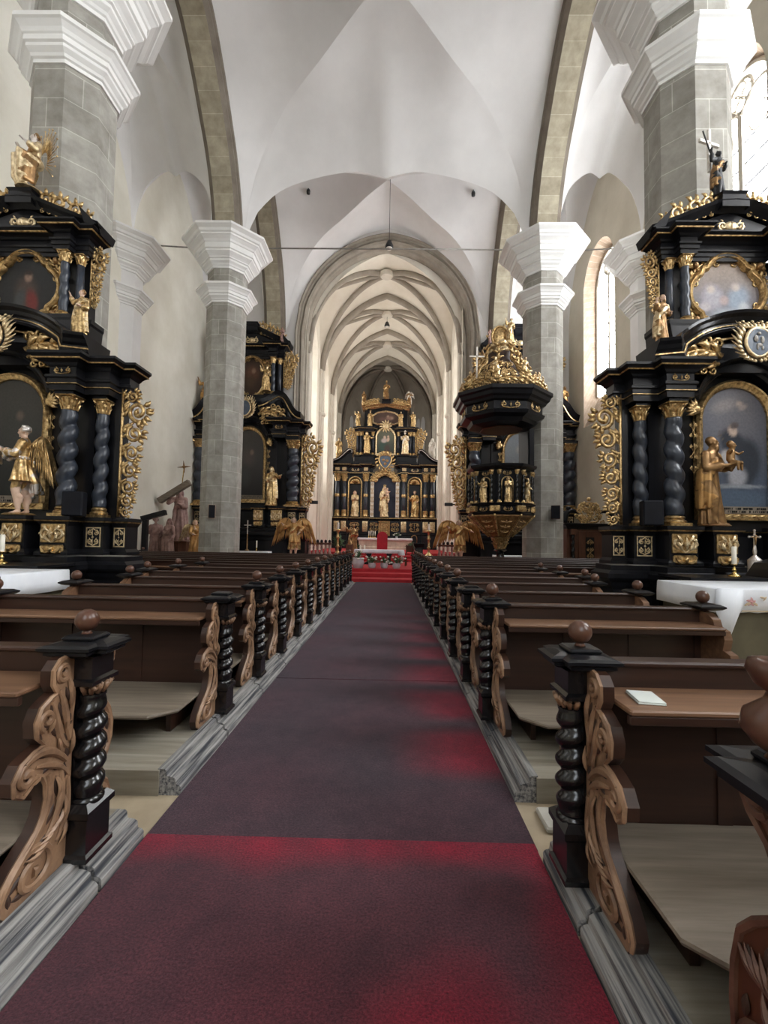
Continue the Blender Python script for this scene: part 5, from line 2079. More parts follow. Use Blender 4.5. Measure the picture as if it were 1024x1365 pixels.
def linen(label, cx, y0, y1, hw, z, drop, embroid=None, corner=None, group=None):
    """cloth over a table: top, front band and hanging ends"""
    mb = MB()
    n = 40
    rows = []
    for i in range(n + 1):
        x = -hw + 2 * hw * i / n
        sc = .012 * sin(i * 1.7) + .008 * sin(i * .6)
        fr = [(x, y1 - y0, .004), (x, .0, .004), (x, -.055, .006), (x, -.065 + sc * .2, -.01), (x, -.07 + sc, -drop * .5), (x, -.072 + sc * 1.4, -drop + .012 * (i % 2))]
        rows.append(fr)
    mb.loft(rows, False, False)
    for s in (-1, 1):
        rr = []
        for j in range(7):
            y = -.06 + (y1 - y0 + .06) * j / 6
            dd = drop * (1.0 if corner != s else 1.0)
            w = .012 * sin(j * 2.1)
            rr.append([(s * hw, y, .004), (s * (hw + .01), y, -.01), (s * (hw + .02 + w), y, -dd * .55), (s * (hw + .02 + w), y, -dd)])
        mb.loft(rr if s < 0 else rr[::-1], False, False)
        if corner == s:
            # the free corner of the linen falls as a long folded point
            cr = []
            for j in range(7):
                t_ = j / 6
                cr.append([(s * (hw + .02 - .30 * t_), -.075 - .05 * sin(pi * t_), .0), (s * (hw + .05 - .30 * t_), -.09 - .07 * sin(pi * t_), -.22),
                           (s * (hw + .02 - .16 * t_), -.10 - .05 * sin(pi * t_), -.30 - .22 * sin(pi * (t_ ** .8)))])
            mb.loft(cr if s > 0 else cr[::-1], False, False)
    o = mb.obj('altar_cloth', M['cloth'], loc=(cx, y0, z), smooth=True)
    sol = o.modifiers.new('s', 'SOLIDIFY')
    sol.thickness = .006
    tag(o, label, 'altar cloth', group)
    if embroid:
        e = MB()
        rnd = random.Random(3)
        x = -hw + .35
        while x < hw - .1:
            for q in range(5):
                a = 2 * pi * q / 5
                leaflet(e, x, -drop * .52, a, .055, .017, -.085, .4, flat=.35)
            e.ball((x, -.088, -drop * .52), .018, 8)
            for s in (-1, 1):
                leaflet(e, x + s * .07, -drop * .68, .8 * s + pi / 2, .09, .014, -.085, .5 * s, mat=1, flat=.35)
                leaflet(e, x + s * .10, -drop * .3, -.5 * s + (0 if s > 0 else pi), .06, .012, -.085, .5, mat=1, flat=.35)
            x += .27
        e.tube([(-hw, -.08, -drop + .025), (hw, -.08, -drop + .025)], .007, 5, mat=1)
        e.obj('embroidery', [M['embro'], M['embro2']], o)
    return o


M['embro'] = simple('rose_thread', (0.62, 0.36, 0.36), (0.5, 0.26, 0.25), 0.8)
M['embro2'] = simple('straw_thread', (0.60, 0.50, 0.36), (0.5, 0.38, 0.25), 0.8)
mensa('olive stone altar table with white embroidered cloth at the right edge', AX + PX, 5.12, 6.15, 2.16, 1.072, M['olive'], True)
linen('white cloth with pink embroidery and a hanging corner, on the right table', AX + PX, 5.12, 6.15, 2.22, 1.073, .26, True, -1)
mensa('stone altar table under a plain white cloth at the left edge', AX - PX, 5.12, 6.15, 2.16, 1.072, M['olive'], False)
linen('plain white cloth on the altar table at the left edge', AX - PX, 5.12, 6.15, 2.22, 1.073, .26)


def candle(label, loc, h=.24, group=None):
    t = thing('candlestick', label, 'candlestick', loc, group=group)
    b = MB()
    b.lathe([(.075, 0), (.08, .012), (.06, .03), (.03, .05), (.018, .07), (.03, .09), (.032, .10), (.016, .12), (.014, .15), (.035, .17), (.04, .178), (.01, .18)], n=16)
    b.obj('holder', M['brass'], t, smooth=True)
    c = MB()
    c.lathe([(.031, .178), (.031, .178 + h), (.024, .185 + h), (.0, .182 + h)], n=14)
    c.obj('candle', M['wax'], t, smooth=True, angle=.8)
    w = MB()
    w.tube([(0, 0, .18 + h), (.002, 0, .20 + h)], .003, 5)
    w.obj('wick', M['iron'], t)
    return t


candle('brass candlestick with a white candle on the right altar shelf', (4.84, 6.42, 1.116))
candle('brass candlestick with a white candle on the left altar shelf', (-5.62, 6.45, 1.116))

# sloping black reading stand and a small standing crucifix on the right table
t = thing('missal_stand', 'black sloping book stand on the altar shelf at the right edge', 'book stand', (5.36, 6.50, 1.116))
b = MB()
Mx = Matrix(((0, 1, 0, 0), (1, 0, 0, 0), (0, 0, 1, 0), (0, 0, 0, 1)))
b.prism([(-.16, .0), (.16, 0), (.16, .25), (-.02, .20)], -.2, .2, M=Matrix.Identity(4))
b.obj('desk', M['black'], t)
b = MB()
b.box(-.16, .16, -.212, -.2, .0, .03)
b.obj('book_lip', M['black'], t)
t = thing('crucifix', 'small silvered crucifix on a foot beside the black book stand', 'crucifix', (5.40, 6.76, 1.116))
b = MB()
b.lathe([(.09, 0), (.09, .23), (.07, .25), (.05, .27), (.02, .30), (.028, .36), (.018, .42), (.016, .44)], n=12)
b.obj('foot', M['silver'], t, smooth=True, angle=.7)
b = MB()
b.box(-.012, .012, -.008, .008, .43, .66)
b.box(-.075, .075, -.008, .008, .56, .585)
for p in ((-.08, .572), (.08, .572), (0, .668)):
    b.ball((p[0], 0, p[1]), .018, 8)
b.obj('cross', M['silver'], t)
b = MB()
cap(b, [(0, -.018, .46), (0, -.022, .52), (0, -.018, .565)], [.008, .012, .013])
cap(b, [(-.06, -.014, .575), (0, -.018, .56), (.06, -.014, .575)], [.005, .008, .005])
b.ball((.004, -.024, .59), .013, 8)
b.obj('corpus', M['darkgold'], t, smooth=True)


# loudspeakers
def speaker(label, loc, w, d, h, rz, side=None):
    t = thing('loudspeaker', label, 'loudspeaker', loc, rz)
    b = MB()
    b.box(-w / 2, w / 2, -d / 2, d / 2, 0, h, 0, bev=min(w, d) * .06)
    b.obj('cabinet', side or M['speaker'], t)
    g = MB()
    g.box(-w / 2 + .012, w / 2 - .012, -d / 2 - .012, -d / 2 + .004, .012, h - .012, 0, bev=.008)
    g.obj('grille', M['speaker'], t)
    return t


speaker('black loudspeaker on the left altar ledge in front of the outer twisted column', (AX - PX + 1.47, AY - .36, 1.855), .30, .20, .40, .25)
speaker('black loudspeaker on the right altar ledge beside the outer twisted column', (AX + PX - 1.63, AY - .30, 1.855), .30, .20, .40, -.2)


# ---- statues of the near altars
def add_wings(o, span, rise, drop, z=.78, y=.07, mat=None, ang=0.0):
    for s in (-1, 1):
        w = feather_wing(span, rise, drop, s)
        q = w.obj('wing', mat or M['gold'], o, smooth=True)
        q.location = (s * .035, y, z)
        q.rotation_euler = (0, 0, s * ang)
    return o


def child_on_arm(mb):
    # bare child carried on the left arm
    c = (.075, -.15, .715)
    cap(mb, [(c[0], c[1], c[2]), (c[0] + .005, c[1], c[2] + .09)], [.042, .040], 0)
    sub = MB()
    head_at(sub, (c[0] + .005, c[1] - .006, c[2] + .155), .3, .72, hair='curly')
    mb.merge(sub)
    for s in (-1, 1):
        cap(mb, [(c[0] + s * .035, c[1] - .005, c[2] + .09), (c[0] + s * .075, c[1] - .04, c[2] + .06), (c[0] + s * .10, c[1] - .07, c[2] + .085)], [.018, .016, .012], 0, 7)
        cap(mb, [(c[0] + s * .02, c[1] - .01, c[2] - .02), (c[0] + s * .035, c[1] - .085, c[2] - .04), (c[0] + s * .03, c[1] - .09, c[2] - .12)], [.026, .022, .014], 0, 7)


GLEFT = [M['flesh'], M['gold'], M['silver'], M['silver']]
def held_cloth(mb):
    # cloth gathered over both hands
    for k in range(5):
        x = -.05 + .025 * k
        cap(mb, [(x, -.20 - .01 * (k % 2), .72), (x + .004, -.225, .64), (x, -.21, .55 + .03 * (k % 2))], [.022, .026, .016], 2, 7)
    for s in (-1, 1):
        cap(mb, [(s * .125, -.05, .66), (s * .10, -.12, .655), (s * .075, -.15, .61)], [.045, .05, .03], 2, 8)
    # skirt flying back over the rear leg
    for k in range(4):
        cap(mb, [(.05 - .03 * k, .06, .50), (.06 - .03 * k, .12, .36), (.05 - .035 * k, .13 + .015 * k, .24)], [.035, .03, .02], 1 if k % 2 else 2, 7)


ang = statue('angel_statue', 'golden angel with bare legs and upright wings on the left altar', 'offer', GLEFT, (AX - PX + .60, AY - .36, 1.86), 1.50, -1.1, voxel=.0085, key='near', mantle=2,
             robe='tunic', arm_r=((-.12, -.06, .66), (-.045, -.20, .71)), arm_l=((.13, -.05, .64), (.045, -.20, .70)), hair='curly', sway=.03, look=-.2, extra=held_cloth)
add_wings(ang, .15, .10, .66, mat=M['gold'], ang=.9)
st = statue('saint_statue', 'bronze gilt saint carrying a child, standing on the right altar', 'breast', [M['darkgold'], M['darkgold'], M['woodgold'], M['darkgold']], (AX + PX - .70, AY - .36, 1.86), 1.46, .45, voxel=.0085, key='nearR',
            arm_r=((-.14, -.03, .62), (.03, -.17, .655)), arm_l=((.15, -.04, .63), (.10, -.20, .665)), hair='short', beard=True, extra=child_on_arm, look=.3)
SIDEZ = top_z(4.78)
statue('saint_statue', 'gilded statue in a white-gold mantle on the right altar pediment', 'bless', [M['flesh'], M['darkgold'], M['paleGold'], M['darkgold']], (AX + PX - 1.33, AY - .16, SIDEZ), .92, .2)
statue('saint_statue', 'gilded statue with a raised arm on the right end of the left altar pediment', 'raise', [M['flesh'], M['gold'], M['paleGold'], M['darkgold']], (AX - PX + 1.30, AY - .16, SIDEZ), .92, -.2)
# crest of the right altar: small dark figure holding a cross and lance
cr = statue('crest_statue', 'dark figure with a pale cross on top of the right altar', 'raise', [M['iron'], M['iron'], M['darkgold'], M['iron']], (AX + PX - .16, AY + .1, top_z(7.44)), .86, .3, key='crest', hair='curly')
b = MB()
b.box(-.13, -.07, .10, .15, .62, 1.52)
b.box(-.36, .16, .10, .15, 1.20, 1.26)
b.obj('cross', M['whitep'], cr)
b = MB()
b.tube([(-.05, .02, .60), (-.42, .0, 1.30)], .014, 6)
b.obj('lance', M['iron'], cr)
b = MB()
for k in range(7):
    a = .2 + k * .22
    b.tube([(.03, .06, .88), (.03 + .20 * cos(a), .06, .88 + .20 * sin(a))], [.014, .002], 5)
b.obj('ray', M['iron'], cr)
# crest of the left altar: seated gilded figure in front of a burst of rays
cr = statue('crest_statue', 'seated gilded figure ringed by fine rays on the left altar top', 'pray', [M['silver'], M['paleGold'], M['darkgold'], M['darkgold']], (AX - PX + .12, AY + .05, top_z(7.44)), 1.30, -.55, key='seat', seat=True, hair='curly', mantle=2, arm_r=((-.15, -.04, .66), (-.10, -.15, .74)), arm_l=((.16, -.05, .66), (.13, -.17, .72)))
b = MB()
for k in range(34):
    a = -.75 + k * .14
    L = .40 if k % 2 else .47
    b.tube([(.16 * cos(a), .12, .48 + .16 * sin(a)), (L * cos(a), .12, .48 + L * sin(a))], [.008, .003], 5)
    if k % 2 == 0:
        b.ball((L * .98 * cos(a), .12, .48 + L * .98 * sin(a)), .012, 6)
b.obj('ray_burst', M['gold'], cr)
# ------------------------------------------------------------------ sanctuary steps and floor
def steps(label, x0, x1, y0, y1, z, bev=.01):
    b = MB()
    b.box(x0, x1, y0, y1, 0, z, bev=bev)
    return b


for (y, z) in ((16.5, .13), (17.3, .27), (18.0, .40)):
    struct('floor_step', MB().box(-4.9, 4.1, y, EAST + .2, 0 if z == .13 else z - .14, z, bev=.012), M['steps'])
for (y, z) in ((24.1, .55), (24.6, .70), (25.1, .85)):
    struct('floor_step', MB().box(CX - CW + .02, CX + CW - .02, y, 46, z - .15, z, bev=.012), M['steps'])

# ------------------------------------------------------------------ the two tall altars at the ends of the aisles
dimpic = painter(lambda x, z: mixc((.020, .020, .022), (.07, .065, .06), smoothstep(2.0, 4.1, z)), [
    (.0, 3.4, .32, .35, .2, (.09, .075, .07), .8), (-.1, 2.8, .25, .4, .1, (.05, .05, .05), .7), (.12, 3.55, .08, .1, 0, (.22, .16, .12), .6)])
browndisc = painter((.05, .028, .018), [(0, .1, .3, .3, 0, (.12, .055, .035), .7), (-.05, -.15, .22, .25, .3, (.085, .05, .03), .7), (.05, .2, .09, .1, 0, (.25, .16, .11), .6)])
skypic = painter(lambda x, z: mixc((.05, .055, .06), (.17, .185, .20), smoothstep(2.4, 4.0, z)), [
    (.05, 3.75, .22, .18, .1, (.27, .25, .22), .7), (.06, 3.72, .09, .10, 0, (.36, .27, .21), .6), (.25, 3.0, .25, .6, -.1, (.07, .075, .085), .6),
    (-.22, 3.0, .03, .4, 0, (.33, .33, .33), .4), (0, 2.5, .4, .3, 0, (.09, .095, .10), .7)])
FS = (1.5, 1.55, 1.74)
FCOL = ((1.66, -.10, .185),)
FY = 23.95
LX3, RX3 = -7.75, 6.88
side_altar('aisle_altar', 'tall black and gold altar beyond the left stone pier', (LX3, FY, 0), FS, dimpic, browndisc, ('oval', .44, .56), swan=True, group='tall aisle altars', seed=4, cols=FCOL, wings=(1,), pil=(.98, 1.34, 1.84), emblem=False, tturn=5, ww=.70)
side_altar('aisle_altar', 'tall black and gold altar behind the pulpit', (RX3, FY, 0), FS, skypic, browndisc, ('oval', .44, .56), swan=True, group='tall aisle altars', seed=5, cols=FCOL, wings=(-1,), pil=(.98, 1.34, 1.84), emblem=False, tturn=5, ww=.70)


def fz(z):
    return 1.74 * warp(z)


for (cx, s, w1, w2) in ((LX3, 1, 'left', 'inner'), (RX3, -1, 'right', 'inner')):
    statue('saint_statue', 'gilded saint before the painting of the tall %s altar' % ('aisle' if s > 0 else 'right'), 'offer' if s > 0 else 'bless', [M['paleGold'], M['gold'], M['paleGold'], M['darkgold']],
           (cx + s * 1.48, FY - .62, fz(1.86)), 2.1, -.3 * s)
    statue('angel_statue', 'gilded figure beside the brown oval of the tall %s altar' % w1, 'raise', [M['paleGold'], M['gold'], M['gold'], M['darkgold']], (cx + s * 1.05, FY - .50, fz(5.28)), 1.4, .3 * s, key='up%d' % s)
    statue('saint_statue', 'brown gilded figure on the outer cornice of the tall %s altar' % w1, 'raise' if s > 0 else 'pray', [M['darkgold'], M['woodgold'], M['darkgold'], M['darkgold']],
           (cx - s * 2.25, FY - .25, fz(4.78)), 1.75 if s > 0 else 1.45, .2, key='oc%d' % s)
    statue('crest_statue', 'small reddish figure on the top corner of the tall %s altar' % w1, 'pray', [M['pinkwood'], M['pinkwood'], M['darkgold'], M['darkgold']], (cx + s * 1.70, FY - .1, fz(6.82)), .85, 0, key='cr')
    mz = .89
    t = mensa('low stone altar table before the tall %s altar' % w1, cx + s * .35, 22.1, 22.85, 1.3, mz, M['olive'], False)
    linen('plain white cloth on the low table of the tall %s altar' % w1, cx + s * .35, 22.1, 22.85, 1.36, mz + .001, .28)
candle('brass candlestick on the low table of the left tall altar', (LX3 + 1.05, 22.5, .895), .34)
t = thing('crucifix', 'small pale crucifix over the low table of the left tall altar', 'crucifix', (LX3 + .52, 22.65, .895))
b = MB()
b.lathe([(.12, 0), (.1, .05), (.03, .1), (.03, .5), (.02, .9)], n=10)
b.obj('foot', M['darkgold'], t, smooth=True)
b = MB()
b.box(-.02, .02, -.02, .02, .85, 1.55)
b.box(-.18, .18, -.02, .02, 1.28, 1.32)
b.obj('cross', M['silver'], t)

# floor angels holding the front of the sanctuary
fa = [M['flesh'], M['woodgold'], M['gold'], M['darkgold']]
for (x, s, lab) in ((-4.0, 1, 'large gilded angel with spread wings left of the red steps'), (2.80, -1, 'large gilded angel with raised wings beside the pulpit column')):
    p = MB()
    p.sweep(octagon(0, 0, .36), [(.06, 0), (.06, .06), (0, .10), (0, .32), (.05, .36), (.05, .40), (-.02, .40)], True)
    o = p.obj('angel_pedestal', M['redbrown'], loc=(x, 18.55, .40))
    tag(o, 'brown pedestal under the %s angel' % ('left' if s > 0 else 'right-hand'), 'pedestal')
    a = statue('angel_statue', lab, 'offer', fa, (x, 18.5, .80), 1.66, .1 * s, key='floor%d' % s, robe='tunic', voxel=.01,
               arm_r=((-.19, .0, .70), (-.27, -.10, .80)) if s < 0 else ((-.20, -.02, .72), (-.26, -.06, .80)), arm_l=((.22, .0, .73), (.30, -.06, .70)) if s < 0 else ((.23, .0, .72), (.13, -.12, .58)), hair='long')
    add_wings(a, .36 if s > 0 else .44, .22, .78, z=.76, mat=M['woodgold'], ang=.35)

# ------------------------------------------------------------------ pulpit on the right-hand pier
PXC, PYC = 3.92, 16.15
t = thing('pulpit', 'black and gold pulpit with a gilded crown canopy on the right pier', 'pulpit', (PXC, PYC, 0))
b = MB()
b.sweep(octagon(0, 0, .30), [(.08, 0), (.08, .12), (0, .18)], True)
b.merge(twist_mb(1.05, .17, .06, 2.5, 14, 10, z0=.18))
b.lathe([(.16, 1.22), (.24, 1.26), (.2, 1.30)], n=14)
b.obj('stem', M['blackgloss'], t, smooth=True, angle=.7)
c = capital_mb(.20, .42, 1.30)
c.obj('stem_capital', M['gold'], t, smooth=True, angle=.8)


def octr(r, z, k, a0=pi / 8):
    return (r * cos(a0 + k * pi / 4), r * sin(a0 + k * pi / 4), z)


b = MB()
prof = [(.24, 1.72), (.34, 1.74), (.46, 1.86), (.66, 2.05), (.88, 2.28), (.98, 2.40), (1.04, 2.43), (1.04, 2.50)]
b.loft([[octr(r / cos(pi / 8), z, k) for k in range(8)] for r, z in prof], True, True)
b.obj('basket_cup', M['darkgold'], t)
g = MB()
for k in range(8):
    pts = [octr((r + .03) / cos(pi / 8), z, k) for r, z in prof[1:]]
    g.tube(pts, .035, 6)
    a = pi / 4 * k + pi / 4
    for q in range(3):
        r0, z0 = (.50 + .15 * q), (1.88 + .17 * q)
        leaf = MB()
        leaf.merge(scroll_panel(.28 + .10 * q, .16, rows=1))
        g.merge(leaf, Matrix.Rotation(a + pi / 2, 4, 'Z') @ Matrix.Translation((0, -r0 - .12, z0)) @ Matrix.Rotation(-.75, 4, 'X'))
g.obj('cup_ribs', M['gold'], t, smooth=True)
b = MB()
ap_ = 1.02
oc = [octr(ap_ / cos(pi / 8), 0, k)[:2] for k in range(8)]
b.sweep(oc, [(-.05, 2.46), (.04, 2.48), (.06, 2.54), (.02, 2.58), (.02, 2.76), (.08, 2.80), (.10, 2.86), (-.10, 2.88), (-.10, 4.0), (.02, 4.03), (.06, 4.08), (.12, 4.12), (.14, 4.20), (-.05, 4.22)], True)
b.obj('basket', M['black'], t)
for k in range(8):
    a = pi / 8 + pi / 4 * k
    if -.2 < sin(a) * .7 + cos(a) * .7 - .75:
        continue
    x, y = 1.04 * cos(a) / cos(pi / 8) * .99, 1.04 * sin(a) / cos(pi / 8) * .99
    for dq in (-1, 1):
        px, py = x - dq * .13 * sin(a) - .02 * cos(a), y + dq * .13 * cos(a) - .02 * sin(a)
        c = MB().merge(twist_mb(.86, .052, .016, 5, 10, 8, z0=2.97), T(px, py, 0)).obj('small_twisted_column', M['blackgloss'], t, smooth=True)
        colbase_mb(.05, .09, 2.88, (px, py)).obj('column_base', M['gold'], c, smooth=True)
        capital_mb(.05, .15, 3.84, (px, py)).obj('capital', M['gold'], c, smooth=True)
    g = MB()
    Mx = Matrix.Rotation(a + pi / 2, 4, 'Z')
    g.box(-.17, .17, -1.20, -1.06, 2.58, 2.78, bev=.02, M=Mx)
    g.ball((0, -1.16, 2.68), .06, 10, M=Mx)
    g.obj('gilded_block', M['gold'], t)
for k in (4, 5, 6, 7):
    a = pi / 4 * k + pi / 4 * 0
    Mx = Matrix.Rotation(a + pi / 2, 4, 'Z')
    g = MB()
    g.tube([(-.19, -.955, 2.95), (-.19, -.955, 3.55)] + [(-.19 * cos(pi * q / 8), -.955, 3.58 + .19 * sin(pi * q / 8)) for q in range(9)] + [(.19, -.955, 3.55), (.19, -.955, 2.95)], .022, 6, M=Mx)
    g.merge(scroll_panel(.34, .13, rows=1), Mx @ Matrix.Translation((0, -.95, 3.84)))
    g.merge(scroll_panel(.36, .14, rows=1), Mx @ Matrix.Translation((0, -1.07, 2.60)))
    g.obj('niche_frame', M['gold'], t, smooth=True)
# back panel joining the basket to the canopy
b = MB()
Mx = Matrix.Translation((1.16, .60, 0)) @ Matrix.Rotation(.3, 4, 'Z') @ Matrix.Rotation(pi / 2 * 0, 4, 'X')
b.box(-.10, .10, -.25, .45, 4.1, 5.75, M=Mx)
b.box(-.13, -.10, -.20, -.15, 4.2, 5.6, M=Mx)
b.obj('back_panel', M['black'], t)
# sounding board
rim = [octr(1.42 / cos(pi / 8), 0, k)[:2] for k in range(8)]
cb = MB()
cb.sweep(rim, [(-.72, 5.62), (-.70, 5.60), (-.34, 5.66), (-.28, 5.78), (-.06, 5.86), (-.02, 5.96), (-.10, 6.0), (-.10, 6.26), (.0, 6.30), (.04, 6.38), (.12, 6.44), (.16, 6.55), (.22, 6.60), (.22, 6.72), (-.2, 6.80), (-.5, 6.86)], True, bottom=True)
can = cb.obj('canopy', M['black'], t)
u = MB()
u.sweep([octr(.68 / cos(pi / 8), 0, k)[:2] for k in range(8)], [(-.1, 5.61), (.0, 5.59), (.03, 5.57), (.0, 5.55), (-.1, 5.56)], True, bottom=True)
u.obj('canopy_ceiling', M['redbrown'], can)
for k in range(8):
    a = pi / 4 * k
    Mx = Matrix.Rotation(a + pi / 2, 4, 'Z')
    g = MB()
    g.merge(scroll_panel(.80, .24, rows=1, seed=k), Mx @ Matrix.Translation((0, -1.34, 6.01)))
    g.obj('frieze_ornament', M['gold'], can, smooth=True)
    # lambrequin of scrolls standing on the rim
    g = MB()
    g.merge(foliage(bez((-.55, 6.85), (-.25, 7.10), (.25, 7.10), (.55, 6.85), 10), .17, n=5, seed=k), Mx @ Matrix.Translation((0, -1.42, -.02)))
    g.obj('rim_ornament', M['gold'], can, smooth=True)
cr = MB()
cr.lathe([(1.12, 6.80), (1.10, 7.05), (.98, 7.22), (.86, 7.5), (.60, 7.8), (.46, 8.05), (.50, 8.3), (.36, 8.5)], n=16)
crown = cr.obj('gilded_crown', M['oakboard'], t, smooth=True)
for k in range(8):
    a = pi / 8 + pi / 4 * k
    ca, sa = cos(a), sin(a)
    r_ = MB()
    pts = [(1.35, 6.82), (1.45, 7.05), (1.22, 7.30), (1.02, 7.45), (.85, 7.75), (.60, 8.0), (.62, 8.3), (.48, 8.55)]
    P_ = smooth_pts(pts, 28)
    r_.tube([(q * ca, q * sa, z) for q, z in P_], [.085 - .0015 * i for i in range(len(P_))], 7)
    sp = spiral_pts((1.30, 6.98), .17, 0, 1.3, 1, 14, .15)
    r_.tube([(q * ca, q * sa, z) for q, z in sp], .05, 6)
    Mx = Matrix.Rotation(a + pi / 2, 4, 'Z')
    for i in range(2, len(P_) - 2, 4):
        q, z = P_[i]
        for s in (-1, 1):
            r_.merge(MB(), None)
            tmp = MB()
            leaflet(tmp, 0, 0, pi / 2 - s * .7, .26, .055, -.02, .5 * -s)
            r_.merge(tmp, Mx @ Matrix.Translation((0, -q - .05, z)))
    r_.obj('crown_rib', M['gold'], crown, smooth=True)
    f = MB()
    am = a + pi / 8
    M2 = Matrix.Rotation(am + pi / 2, 4, 'Z')
    f.merge(scroll_panel(.62, .55, rows=2, seed=k), M2 @ Matrix.Translation((0, -1.16, 6.85)) @ Matrix.Rotation(-.15, 4, 'X'))
    f.merge(scroll_panel(.42, .5, rows=2, seed=k + 9), M2 @ Matrix.Translation((0, -1.0, 7.35)) @ Matrix.Rotation(-.5, 4, 'X'))
    f.obj('crown_panel', M['gold'], crown, smooth=True)
u = MB()
ell(u, (0, 0, 8.50), .42, .42, .30, 0, 14)
rnd = random.Random(4)
for k in range(14):
    a = rnd.uniform(0, 6.3)
    ell(u, (.36 * cos(a), .36 * sin(a), 8.45 + rnd.uniform(-.15, .25)), .16, .16, .13)
u.obj('gilded_cloud', M['paleGold'], crown, smooth=True)
u = MB()
ell(u, (-.05, -.05, 9.0), .26, .12, .34, 0, 16)
u.tube([(-.05 + .30 * cos(q), -.06, 9.0 + .38 * sin(q)) for q in [2 * pi * k / 20 for k in range(20)]], .045, 6, closed=True)
u.obj('gilded_medallion', M['gold'], crown, smooth=True)
for k, (a, lab) in enumerate(((-2.75, 'small gilded figure at the left corner of the pulpit canopy'), (-1.95, 'small gilded figure left of centre on the pulpit canopy'),
                              (-1.15, 'small gilded figure right of centre on the pulpit canopy'), (-.38, 'small gilded figure at the right corner of the pulpit canopy'))):
    statue('canopy_figure', lab, ('pray', 'offer', 'raise', 'bless')[k], [M['paleGold'], M['gold'], M['paleGold'], M['darkgold']],
           (PXC + 1.30 * cos(a), PYC + 1.30 * sin(a), 6.85 if k in (0, 3) else 7.0), .72 if k in (0, 3) else .8, a + pi / 2, voxel=.014)
statue('canopy_figure', 'upright gilded figure crowning the pulpit canopy', 'raise', [M['paleGold'], M['gold'], M['paleGold'], M['darkgold']], (PXC + .30, PYC - .25, 8.65), .95, .2, voxel=.014)
x0 = MB()
x0.box(-.025, .025, -.02, .02, 0, 1.15)
x0.box(-.26, .26, -.02, .02, .78, .83)
o = x0.obj('white_cross', M['whitep'], loc=(PXC - .98, PYC - .55, 7.25))
tag(o, 'thin white cross on the left side of the pulpit canopy', 'cross')
for k, (a, pose, lab) in enumerate(((-pi / 2 - pi / 4 * 1 + .0, 'bless', 'gilded figure in the left niche of the pulpit basket'), (-pi / 2, 'pray', 'gilded figure in the middle niche of the pulpit basket'),
                                    (-pi / 4, 'staff', 'gilded figure in the right niche of the pulpit basket'))):
    statue('pulpit_figure', lab, pose, [M['paleGold'], M['gold'], M['paleGold'], M['darkgold']], (PXC + 1.06 * cos(a), PYC + 1.06 * sin(a), 2.885), .88, a + pi / 2, voxel=.013)

# ------------------------------------------------------------------ the high altar
HX, HY, HB = -.52, 36.5, .85
t = thing('high_altar', 'towering black and gold high altar at the end of the choir', 'altar', (HX, HY, 0))


def HP(nm, mb, mats, smooth=False, parent=None, angle=None):
    return mb.obj(nm, mats, parent or t, smooth=smooth, angle=angle)


colx = [1.55, 2.0 + 1.30, 3.86]
hplan = [(0, 1.1, .0), (1.28, 1.84, -.34), (1.84, 3.02, .0), (3.02, 4.16, -.30), (4.16, 4.3, .1)]
hplan = [(0, 1.28, .0), (1.28, 1.84, -.34), (1.84, 3.02, .0), (3.02, 4.16, -.30), (4.16, 4.3, .1)]
b = MB()
pl = mirror_plan(hplan, .9)
b.sweep(pl, [(.05, HB), (.05, 1.2), (0, 1.25), (0, 1.95), (.05, 2.0), (.05, 2.1), (0, 2.15), (0, 3.1), (.05, 3.18), (.10, 3.26), (.12, 3.38), (-.02, 3.4)])
b.sweep(pl, [(.10, 3.29), (.125, 3.3), (.125, 3.34), (.11, 3.35)], mat=1, top=False)
HP('predella', b, [M['black'], M['gold']])
for s in (-1, 1):
    for x, w in ((1.55, .42), (3.30, .42), (3.86, .42)):
        g = MB()
        g.box(s * x - w / 2, s * x + w / 2, -.40, -.3, 2.2, 3.05, bev=.02)
        g.merge(scroll_panel(w * .85, .7, rows=2), T(s * x, -.42, 2.27))
        HP('gilded_panel', g, M['paleGold'], True)
    g = MB()
    g.merge(scroll_panel(.95, .7, rows=2), T(s * 2.43, -.06, 2.25))
    g.tube([(s * 2.43 - .22, -.06, 1.2), (s * 2.43 - .22, -.06, 1.75)] + [(s * 2.43 - .22 * cos(pi * q / 8), -.06, 1.75 + .22 * sin(pi * q / 8)) for q in range(9)] + [(s * 2.43 + .22, -.06, 1.2)], .04, 6)
    HP('gilded_panel', g, M['gold'], True)
g = MB()
g.box(-.36, .36, -.45, .02, 1.9, 2.95, 1, bev=.03)
g.sweep([(-.40, .0), (-.40, -.48), (.40, -.48), (.40, .0)], [(0, 2.93), (.05, 2.98), (.08, 3.06), (-.02, 3.08)])
g.merge(scroll_panel(.62, .85, rows=3), T(0, -.47, 2.0))
for q in (-1, 1):
    g.tube([(q * .40, -.46, 1.9), (q * .40, -.46, 2.92)], .06, 8)
    g.merge(scroll_panel(.7, .7, rows=2), T(q * .86, -.03, 2.25))
HP('tabernacle', g, [M['gold'], M['darkgold']], True, None, .7)
b = MB()
b.box(-4.2, 4.2, .35, .9, 3.38, 7.1)
for s in (-1, 1):
    for x in (1.02, 1.86, 3.0, 4.1):
        b.box(s * x - .09, s * x + .09, .05, .36, 3.4, 7.05)
HP('back_board', b, M['black'])
